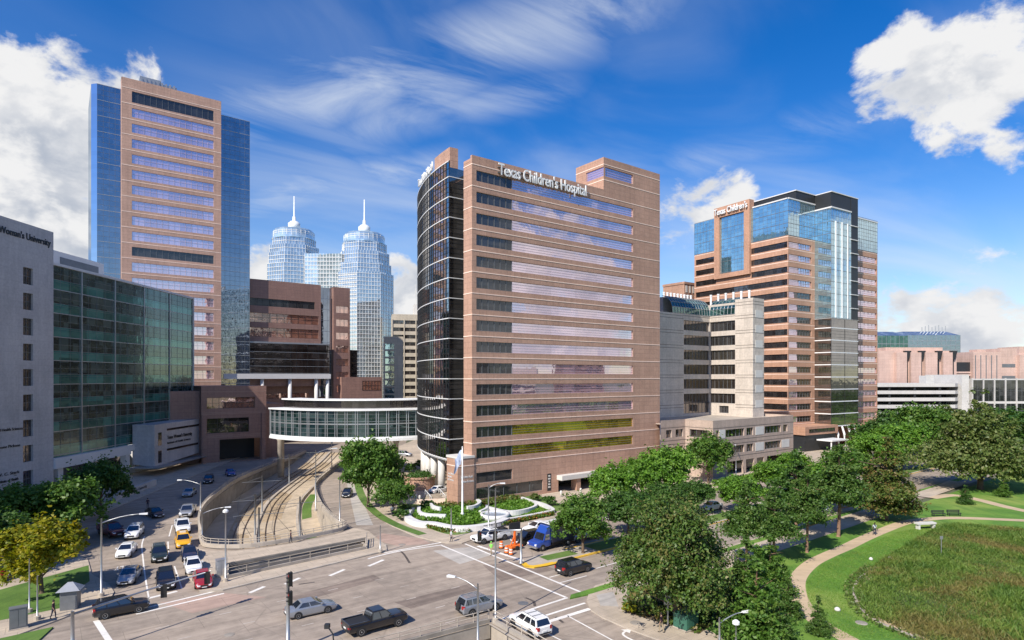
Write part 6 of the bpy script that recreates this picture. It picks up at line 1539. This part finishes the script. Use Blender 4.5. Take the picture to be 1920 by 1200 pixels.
# ------------------------------------------------------------------ vegetation
LEAF = {
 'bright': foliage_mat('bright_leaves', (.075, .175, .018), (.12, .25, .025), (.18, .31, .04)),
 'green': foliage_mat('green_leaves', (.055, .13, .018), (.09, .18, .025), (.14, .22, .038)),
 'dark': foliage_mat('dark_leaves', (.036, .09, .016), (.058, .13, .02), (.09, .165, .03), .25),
 'magnolia': foliage_mat('magnolia_leaves', (.045, .095, .014), (.075, .135, .02), (.165, .155, .045), .18),
 'yellow': foliage_mat('yellow_green_leaves', (.14, .17, .008), (.26, .25, .010), (.36, .28, .014), .35),
 'olive': foliage_mat('olive_leaves', (.075, .12, .026), (.12, .165, .036), (.18, .19, .065), .25),
 'rust': foliage_mat('rusty_green_leaves', (.07, .12, .02), (.11, .15, .028), (.20, .125, .045), .25),
 'pine': foliage_mat('pine_needles', (.048, .11, .017), (.078, .15, .026), (.13, .19, .042), .25),
}
rng = np.random.default_rng(11)
def quads_mesh(name, C, Uv, Vv, mat):
    n = len(C); v = np.empty((n, 4, 3)); v[:, 0] = C-Uv-Vv*.6; v[:, 1] = C+Uv-Vv*.35; v[:, 2] = C+Uv*.25+Vv; v[:, 3] = C-Uv*.9+Vv*.7
    me = bpy.data.meshes.new(name)
    me.vertices.add(n*4); me.vertices.foreach_set('co', v.reshape(-1).astype(np.float32))
    me.loops.add(n*4); me.loops.foreach_set('vertex_index', np.arange(n*4, dtype=np.int32))
    me.polygons.add(n); me.polygons.foreach_set('loop_start', np.arange(0, n*4, 4, dtype=np.int32))
    try: me.polygons.foreach_set('loop_total', np.full(n, 4, dtype=np.int32))
    except Exception: pass
    me.materials.append(mat); me.update(calc_edges=True); me.validate()
    return me
def leaves(name, blobs, n, size, mat, clump=26, spread=.16, shell=.55, flat=0.0, outward=.8):
    """leaf cloud: leaves gather in clumps spread through the crown's blobs, mostly near their outside"""
    vol = np.array([b_[3]*b_[4]*b_[5] for b_ in blobs])**.7; vol = vol/vol.sum()
    nc = max(6, n//clump); ids = rng.choice(len(blobs), nc, p=vol)
    B = np.array(blobs)[ids]
    d = rng.normal(size=(nc, 3)); d /= np.linalg.norm(d, axis=1)[:, None]
    d[:, 2] = np.where(d[:, 2] < -.45, -d[:, 2], d[:, 2])
    r = (shell+(1.06-shell)*rng.random(nc)**.6)*(1+.20*rng.normal(size=nc))
    cc = B[:, :3]+d*B[:, 3:6]*r[:, None]
    k = rng.integers(0, nc, n); rad = B[k, 3:6].mean(axis=1)*spread*(.6+.9*rng.random(n))
    off = rng.normal(size=(n, 3)); off[:, 2] *= (1-flat*.7)
    C = cc[k]+off*rad[:, None]
    nn = d[k]*outward+rng.normal(size=(n, 3))*.75+np.array([0, 0, .55]); nn /= np.linalg.norm(nn, axis=1)[:, None]
    t = rng.normal(size=(n, 3)); u = np.cross(nn, t); u /= np.linalg.norm(u, axis=1)[:, None]; w = np.cross(nn, u)
    s = size*(.55+.9*rng.random(n))
    return quads_mesh(name, C, u*s[:, None], w*s[:, None]*.8, mat)
def trunk_mesh(h, r, limbs, m, lean=.04):
    mb = MB(); mb.tube([(0, 0, -.1), (.0, 0, .25), (lean*h*.4, .02*h, h*.5), (lean*h, 0, h)], [r*1.45, r, r*.8, r*.45], 9)
    for z, L_, a, up_ in limbs:
        c, s = math.cos(a), math.sin(a); b0 = Vector((lean*h*z/h, 0, z))
        mb.tube([b0, b0+Vector((c*L_*.4, s*L_*.4, up_*.45)), b0+Vector((c*L_, s*L_, up_))], [r*.5, r*.32, r*.1], 6)
    return mb.mesh('trunk', m, True)
def limbs(z0, z1, k, L_, up_, sd):
    q = random.Random(sd); return [(z0+(z1-z0)*i/k, L_*(.7+.5*q.random()), i*2.4+q.random(), up_*(.6+.7*q.random())) for i in range(k)]
def blobs_round(R_, h0, h1, k, sd, sq=.8):
    q = random.Random(sd); out = [(0, 0, (h0+h1)/2, R_*.72, R_*.72, (h1-h0)*.46)]
    for i in range(k):
        a = i*2.399+q.random()*.6; t = q.random(); z = h0+(h1-h0)*(.22+.62*t); rr = R_*(.72-.42*abs(t-.35))*(.7+.5*q.random())
        s = R_*(.30+.22*q.random()); out.append((rr*math.cos(a), rr*math.sin(a), z, s, s, s*sq))
    out.append((q.uniform(-.2, .2)*R_, q.uniform(-.2, .2)*R_, h1-R_*.28, R_*.42, R_*.42, R_*.34)); return out
def blobs_pine(R_, h0, h1, k, sd, droop=0.0, dens=4):
    q = random.Random(sd); out = []
    for i in range(k):
        t = i/(k-1); z = h0+(h1-h0)*t; rr = R_*(1-.78*t**1.3)*(.75+.4*q.random())
        for j in range(dens):
            a = i*1.9+j*2*math.pi/dens+q.random()*.7; d_ = rr*(.45+.35*q.random()); s = rr*(.34+.18*q.random())
            out.append((d_*math.cos(a), d_*math.sin(a), z-droop*d_+q.uniform(-.3, .3), s*1.15, s*1.15, s*.55))
    out.append((0, 0, h1, R_*.16, R_*.16, R_*.3)); return out
PROTO = {}
def proto(nm, crown, trunk): PROTO[nm] = (crown, trunk)
g_ = LEAF['green']
# each prototype is about 1:1 in metres; h is the height it was drawn at
proto('oak', [leaves('crown', blobs_round(3.9, 1.9, 7.6, 14, s), 12000, .165, g_, 34, .15) for s in (1, 2, 3)], trunk_mesh(4.6, .2, limbs(1.5, 3.2, 6, 2.2, 2.0, 1), BARK, .03))
proto('magnolia', [leaves('crown', blobs_round(5.9, .9, 11.2, 20, 9, .9), 42000, .125, LEAF['magnolia'], 16, .10, .70)], trunk_mesh(8, .34, limbs(1.4, 6, 9, 3.4, 1.6, 2), BARK, .0))
proto('pine', [leaves('crown', blobs_pine(3.9, 5.6, 12.6, 7, s, .05), 13000, .155, LEAF['pine'], 26, .26, .35, .5, .3) for s in (4, 5)], trunk_mesh(12, .24, limbs(4.2, 11, 12, 2.6, .7, 3), BARKP, .01))
proto('young_pine', [leaves('crown', blobs_pine(2.4, .6, 7.4, 8, s, .0), 9500, .125, LEAF['pine'], 22, .30, .3, .2, .3) for s in (6, 7)], trunk_mesh(7.0, .1, limbs(.8, 6, 10, 1.5, .9, 4), BARKP, .0))
proto('cypress', [leaves('crown', blobs_pine(5.0, 2.4, 12, 8, 8, .12, 5), 18000, .165, LEAF['rust'], 24, .2, .45, .4, .5)], trunk_mesh(11, .3, limbs(2, 9, 12, 3.4, .8, 5), BARK, .0))
proto('cedar', [leaves('crown', blobs_pine(9.5, 5.0, 17, 9, 12, .14, 7), 32000, .24, LEAF['olive'], 30, .2, .5, .55, .6)], trunk_mesh(15.5, .55, limbs(4.5, 13, 14, 6, .5, 6), BARK, .0))
proto('bush', [leaves('crown', blobs_round(1.0, .1, 1.6, 7, s), 1500, .09, g_) for s in (13, 14)], trunk_mesh(.8, .05, limbs(.2, .5, 4, .4, .5, 7), BARK, .0))
cnt = [0]
def tree(kind, pos, ht, h_proto, leaf, label, wide=1.0, cat='tree', group=None, name=None):
    cr, tk = PROTO[kind]; cnt[0] += 1; i = cnt[0]
    e = empty(name or {'oak': 'broadleaf_tree', 'magnolia': 'magnolia_tree', 'pine': 'pine_tree', 'young_pine': 'young_pine', 'cypress': 'cypress_tree', 'cedar': 'cedar_tree', 'bush': 'bush'}[kind], label, cat, pos, i*1.7, group)
    s = ht/h_proto; e.scale = (s*wide, s*wide, s)
    link_mesh('trunk', tk, e); link_mesh('crown', cr[i % len(cr)], e, LEAF[leaf])
    return e
def tp(px, py, pytop, z=.15):              # foot point and height from two rows of the photograph
    p = W(px, py, z); return p, (HOR-pytop)/F*p.y+H-z
def T(kind, px, py, top, leaf, label, wide=1.0, **k):
    p, h = tp(px, py, top); hp = {'oak': 7.8, 'magnolia': 11.3, 'pine': 13.2, 'young_pine': 8.0, 'cypress': 12.6, 'cedar': 18, 'bush': 1.7}[kind]
    return tree(kind, p, h, hp, leaf, label, wide, **k)
GA = 'trees along the avenue and in the park'
T('magnolia', 1268, 1165, 946, 'magnolia', 'large round olive green tree on the corner, biggest crown in the foreground', .90)
T('oak', 1093, 1037, 938, 'green', 'small rounded tree on the median beside the blue truck', 1.10, group=GA)
T('oak', 1150, 958, 876, 'bright', 'bright green tree in front of the garage entrance, first from the hospital corner', 1.15, group=GA)
T('oak', 1203, 945, 862, 'bright', 'bright green tree in front of the hospital, second in its row', 1.05, group=GA)
T('oak', 1252, 940, 845, 'bright', 'bright green tree by the right end of the hospital wall', 1.05, group=GA)
T('oak', 1328, 906, 818, 'green', 'upright green tree standing in front of the clinic corner', .95, group=GA)
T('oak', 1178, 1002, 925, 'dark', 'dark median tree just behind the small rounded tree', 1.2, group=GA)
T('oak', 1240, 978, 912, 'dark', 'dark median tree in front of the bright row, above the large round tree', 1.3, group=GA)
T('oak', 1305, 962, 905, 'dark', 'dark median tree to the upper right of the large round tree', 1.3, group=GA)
T('oak', 1385, 962, 895, 'bright', 'bright low tree among the cars right of the large round tree', 1.2, group=GA)
T('oak', 1440, 925, 868, 'bright', 'bright tree in front of the clinic loading bays', 1.15, group=GA)
T('oak', 1490, 905, 850, 'bright', 'bright tree by the right corner of the clinic podium', 1.2, group=GA)
T('pine', 1400, 1060, 905, 'pine', 'tall pine just right of the large round tree', .95, group=GA)
T('pine', 1572, 1006, 838, 'pine', 'tall pine with a bare straight trunk beside the tan path', 1.05, group=GA)
T('pine', 1452, 1050, 918, 'pine', 'broad pine between the large round tree and the slim pine', 1.15, group=GA)
T('young_pine', 1445, 1112, 1005, 'green', 'young pine behind the bushy one, above the path', 1.2, group=GA)
T('young_pine', 1400, 1120, 1010, 'pine', 'young pine touching the right side of the large round tree', 1.2, group=GA)
T('pine', 1513, 1036, 880, 'pine', 'slim pine left of the bare trunked pine by the path', .9, group=GA)
T('cypress', 1662, 976, 828, 'rust', 'broad rusty green tree at the bend of the tan path', 1.0, group=GA)
T('cedar', 1838, 917, 752, 'olive', 'huge spreading cedar on the lawn at the right', 1.0, group=GA)
T('young_pine', 1535, 1190, 1120, 'pine', 'small young pine growing at the near end of the path', 1.0, group=GA)
T('young_pine', 1478, 1160, 1085, 'pine', 'young pine at the inner side of the near path', 1.2, group=GA)
T('young_pine', 1420, 1205, 1030, 'green', 'bushy young pine at the bottom, right of the large round tree', 1.1, group=GA)
T('young_pine', 1462, 1215, 1130, 'pine', 'low young pine at the very bottom beside the path', 1.3, group=GA)
T('pine', 1492, 1000, 850, 'dark', 'dark pine behind the slim pine, on the far side of the avenue kerb', 1.1, group=GA)
T('oak', 1545, 960, 872, 'bright', 'bright tree behind the pine trunks in front of the pavilion entrance', 1.3, group=GA)
T('oak', 1590, 920, 845, 'green', 'mid green tree in front of the pavilion podium', 1.3, group=GA)
T('oak', 1640, 888, 815, 'bright', 'bright tree below the right corner of the pavilion tower', 1.2, group=GA)
T('oak', 1690, 880, 800, 'bright', 'bright tree left of the cedar, in front of the garage', 1.2, group=GA)
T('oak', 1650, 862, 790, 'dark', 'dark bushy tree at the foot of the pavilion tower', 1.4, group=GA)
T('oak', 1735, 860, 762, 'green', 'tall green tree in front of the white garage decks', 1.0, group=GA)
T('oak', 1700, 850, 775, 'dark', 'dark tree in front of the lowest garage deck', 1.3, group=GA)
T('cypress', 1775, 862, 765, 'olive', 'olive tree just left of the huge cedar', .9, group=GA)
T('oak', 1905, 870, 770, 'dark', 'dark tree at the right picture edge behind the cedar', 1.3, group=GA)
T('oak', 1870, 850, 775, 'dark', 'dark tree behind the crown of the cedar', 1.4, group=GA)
T('cypress', 1960, 900, 790, 'olive', 'olive tree cut off by the right picture edge', 1.0, group=GA)
T('young_pine', 1882, 932, 890, 'green', 'little young tree on the lawn below the cedar', .9, group=GA)
T('young_pine', 1810, 945, 910, 'dark', 'little dark shrub tree by the side path', 1.2, group=GA)
# left corner
T('oak', 78, 1112, 982, 'yellow', 'yellow green spreading tree on the left corner lawn', 1.15)
T('oak', 42, 1020, 912, 'green', 'green tree at the left edge behind the yellow tree', 1.25)
T('oak', 118, 1018, 905, 'green', 'green tree in front of the white university tower', 1.15)
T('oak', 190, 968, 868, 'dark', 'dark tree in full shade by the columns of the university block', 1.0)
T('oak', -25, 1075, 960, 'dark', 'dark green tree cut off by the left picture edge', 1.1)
# between curved street and bowed glass
T('oak', 690, 950, 830, 'green', 'tall bushy tree on the bend of the curved street, left of the pair', .85)
T('oak', 716, 940, 845, 'green', 'bushy tree standing behind the bend of the curved street', .95)
T('oak', 738, 963, 902, 'green', 'lower bushy tree nearest the fountain garden', 1.15)
T('oak', 677, 905, 845, 'green', 'bushy tree farthest back along the curved street', 1.05)
GB = 'shrubs by the hospital'
for px, py, tp_, lf, lab in ((752, 975, 955, 'dark', 'dark round shrub at the left end of the fountain garden'), (1003, 940, 925, 'olive', 'grey green round shrub by the garage entrance'), (1030, 948, 930, 'dark', 'dark clipped shrub in a planter at the right of the garden'), (760, 962, 945, 'dark', 'dark shrub beside the low pinkish wall'),
                          (800, 955, 938, 'dark', 'shrub at the foot of the granite pylon'), (790, 880, 862, 'green', 'shrub on the drive edge under the bowed glass wall'), (770, 885, 870, 'green', 'low shrub at the turn of the sunlit drive'), (1235, 1160, 1135, 'rust', 'brownish shrub under the large round tree, left side'), (1325, 1170, 1145, 'dark', 'dark shrub under the large round tree, right side'), (1180, 1150, 1130, 'yellow', 'yellowish shrub at the pavement edge by the round tree')):
    T('bush', px, py, tp_, lf, lab, 1.3, cat='shrub', group=GB)
me = leaves('hedge', [(0, 0, 2.5, 2.8, 2.8, .7)], 2600, .14, LEAF['green'], 12, .1, .6); link_mesh('hedge', me, dr_, LEAF['dark'])
hg = MB(); pp = [Vector((uv(u, 74.6)[0], uv(u, 74.6)[1])) for u in (118, 150)]
C_ = []
# planted beds of the garden, roadside planting: uncountable ground cover
def cover(name, poly, n, size, hgt, mat, label, cat='ground cover', z=.15, avoid=None):
    P_ = np.array([(p[0], p[1]) for p in poly]); lo, hi = P_.min(0), P_.max(0); pts = []
    while len(pts) < n:
        q = lo+(hi-lo)*rng.random((n, 2)); ins = np.zeros(n, bool); j = len(P_)-1
        for i in range(len(P_)):
            xi, yi = P_[i]; xj, yj = P_[j]; c = ((yi > q[:, 1]) != (yj > q[:, 1])) & (q[:, 0] < (xj-xi)*(q[:, 1]-yi)/(yj-yi+1e-9)+xi); ins ^= c; j = i
        pts += q[ins].tolist()
    q = np.array(pts[:n]); C = np.column_stack([q, z+hgt*rng.random(n)])
    nn = rng.normal(size=(n, 3))*.7+np.array([0, 0, .8]); nn /= np.linalg.norm(nn, axis=1)[:, None]
    u = np.cross(nn, rng.normal(size=(n, 3))); u /= np.linalg.norm(u, axis=1)[:, None]; w = np.cross(nn, u); s = size*(.5+rng.random(n))
    o = link_mesh(name, quads_mesh(name, C, u*s[:, None], w*s[:, None], mat)); return tag(o, label, cat, None, 'stuff')
cover('planting', [gl(*p) for p in ((775, 962), (790, 948), (830, 946), (870, 950), (905, 948), (912, 958), (905, 972), (880, 982), (850, 984), (815, 978), (785, 972))], 7000, .15, .7, LEAF['bright'], 'bright green planting round the flagpole in the fountain garden')
cover('planting', [gl(*p) for p in ((918, 952), (950, 940), (985, 936), (1003, 946), (990, 956), (960, 960))], 4200, .15, .7, LEAF['bright'], 'bright green planting in the right hand bed of the fountain garden')
cover('planting', [gl(*p) for p in ((958, 970), (1000, 962), (1030, 955), (1008, 948), (995, 958))], 1500, .13, .4, LEAF['bright'], 'green planting inside the thin wall of the fountain garden')
cover('planting', [gl(*p) for p in ((800, 950), (840, 944), (885, 940), (960, 930), (985, 934), (940, 942), (890, 946), (840, 952))], 3000, .16, .9, LEAF['rust'], 'brownish shrubs along the wall behind the fountain garden')
RUSTF = foliage_mat('flower_bed', (.06, .13, .015), (.10, .17, .02), (.40, .14, .05))
cover('planting', [W2(*p) for p in ((748, 965), (775, 985), (830, 1000), (880, 1000), (960, 985), (1040, 968), (1035, 962), (960, 978), (890, 993), (845, 993), (800, 985), (768, 975))], 6500, .14, .55, RUSTF, 'flowering ground cover in front of the white garden wall', z=.12)
cover('ground_cover', BED, 3600, .16, .5, LEAF['rust'], 'brown and green leaves covering the bed under the large round tree', z=.15)
cover('hedge_planting', [uv(u, v) for u, v in ((112, 73.6), (150, 73.6), (150, 75.6), (112, 75.6))], 4000, .16, 1.1, LEAF['bright'], 'bright low hedge along the pavement before the clinic', z=.2)
# meadow of tall grass
GR, q_, p_ = newmat('meadow_grass')
rn_ = q_.new('ShaderNodeNewGeometry').outputs['Random Per Island']; ob_ = q_.new('ShaderNodeTexCoord').outputs['Object']
A_ = q_.noise(q_.v('MULTIPLY', ob_, (1, 1, 0)), .085, 4, .6, .6); B_ = q_.noise(q_.v('MULTIPLY', ob_, (1, 1, 0)), .30, 4, .6)
c_ = q_.mix(q_.ss(q_.m('ADD', B_, q_.m('MULTIPLY', rn_, .22)), .45, .75), (.085, .175, .02), (.19, .28, .045))
c_ = q_.mix(q_.m('MULTIPLY', q_.ss(q_.m('ADD', A_, q_.m('MULTIPLY', rn_, .12)), .54, .70), .72), c_, (.26, .175, .06))
q_.put(p_.inputs['Base Color'], c_); p_.inputs['Roughness'].default_value = .6
t_ = q_.new('ShaderNodeBsdfTranslucent'); q_.put(t_.inputs['Color'], c_); x_ = q_.new('ShaderNodeMixShader'); x_.inputs[0].default_value = .4
q_.t.links.new(p_.outputs[0], x_.inputs[1]); q_.t.links.new(t_.outputs[0], x_.inputs[2]); q_.t.links.new(x_.outputs[0], q_.t.nodes['Material Output'].inputs['Surface'])
qn = 260000; P_ = np.array(ms)
def inside(q):
    ins = np.zeros(len(q), bool); j = len(P_)-1
    for i in range(len(P_)):
        xi, yi = P_[i]; xj, yj = P_[j]; c = ((yi > q[:, 1]) != (yj > q[:, 1])) & (q[:, 0] < (xj-xi)*(q[:, 1]-yi)/(yj-yi+1e-9)+xi); ins ^= c; j = i
    return ins
q = np.array([30, 48])+np.array([75, 50])*rng.random((qn, 2))
q = q[inside(q)]; q = q[q[:, 1] > 47]; n = len(q)
hh = (.22+.42*rng.random(n))*(1+.55*np.sin(q[:, 0]*.31+1.2*np.sin(q[:, 1]*.23))*np.sin(q[:, 1]*.27+.7))
a = rng.random(n)*2*np.pi; w = .022+.03*rng.random(n)
Uv = np.column_stack([np.cos(a)*w, np.sin(a)*w, np.zeros(n)]); Vv = np.column_stack([rng.normal(size=(n, 2))*.75, np.ones(n)])*(hh*.5)[:, None]
Ct = np.column_stack([q, .15+hh*.45])
tag(link_mesh('meadow_grass', quads_mesh('meadow_grass', Ct, Uv, Vv, GR)), 'tall wild grass in green and rusty patches filling the meadow', 'grass', None, 'stuff')
SHORT = foliage_mat('lawn_blades', (.09, .20, .02), (.16, .29, .035), (.24, .28, .06), .3)
cover('lawn_grass', [W2(*p) for p in ((1560, 1200), (1515, 1140), (1512, 1095), (1540, 1062), (1600, 1035), (1680, 1000), (1760, 984), (1763, 990), (1667, 1046), (1612, 1083), (1601, 1112), (1623, 1156), (1667, 1176), (1715, 1202))], 34000, .032, .04, SHORT, 'short mown grass between the tan path and the meadow', cat='grass', z=.155)
cover('weeds', [(a.x, a.y) for a in offset2(edge, .1)]+[(a.x, a.y) for a in offset2(edge, -1.0)][::-1], 900, .10, .3, LEAF['olive'], 'weeds growing along the meadow kerb', z=.16)
# distant tree belts that close the horizon
def belt(x0, x1, y0, y1, n_, h, lab):
    bl = []
    for i in range(n_):
        x = x0+(x1-x0)*rng.random(); y = y0+(y1-y0)*rng.random(); s = 4+3*rng.random(); bl.append((x, y, h*(.35+.3*rng.random()), s, s, h*.42))
    o = link_mesh('woodland', leaves('woodland', bl, n_*260, .75, LEAF['dark'], 30, .22, .6)); tag(o, lab, 'woodland', None, 'stuff')
belt(250, 520, 150, 240, 40, 11, 'dark mass of trees far right behind the park')
belt(150, 330, 40, 130, 36, 10, 'belt of trees bounding the park on its far right side')
belt(-70, -30, 215, 262, 10, 8, 'trees and shrubs beyond the sky bridge')
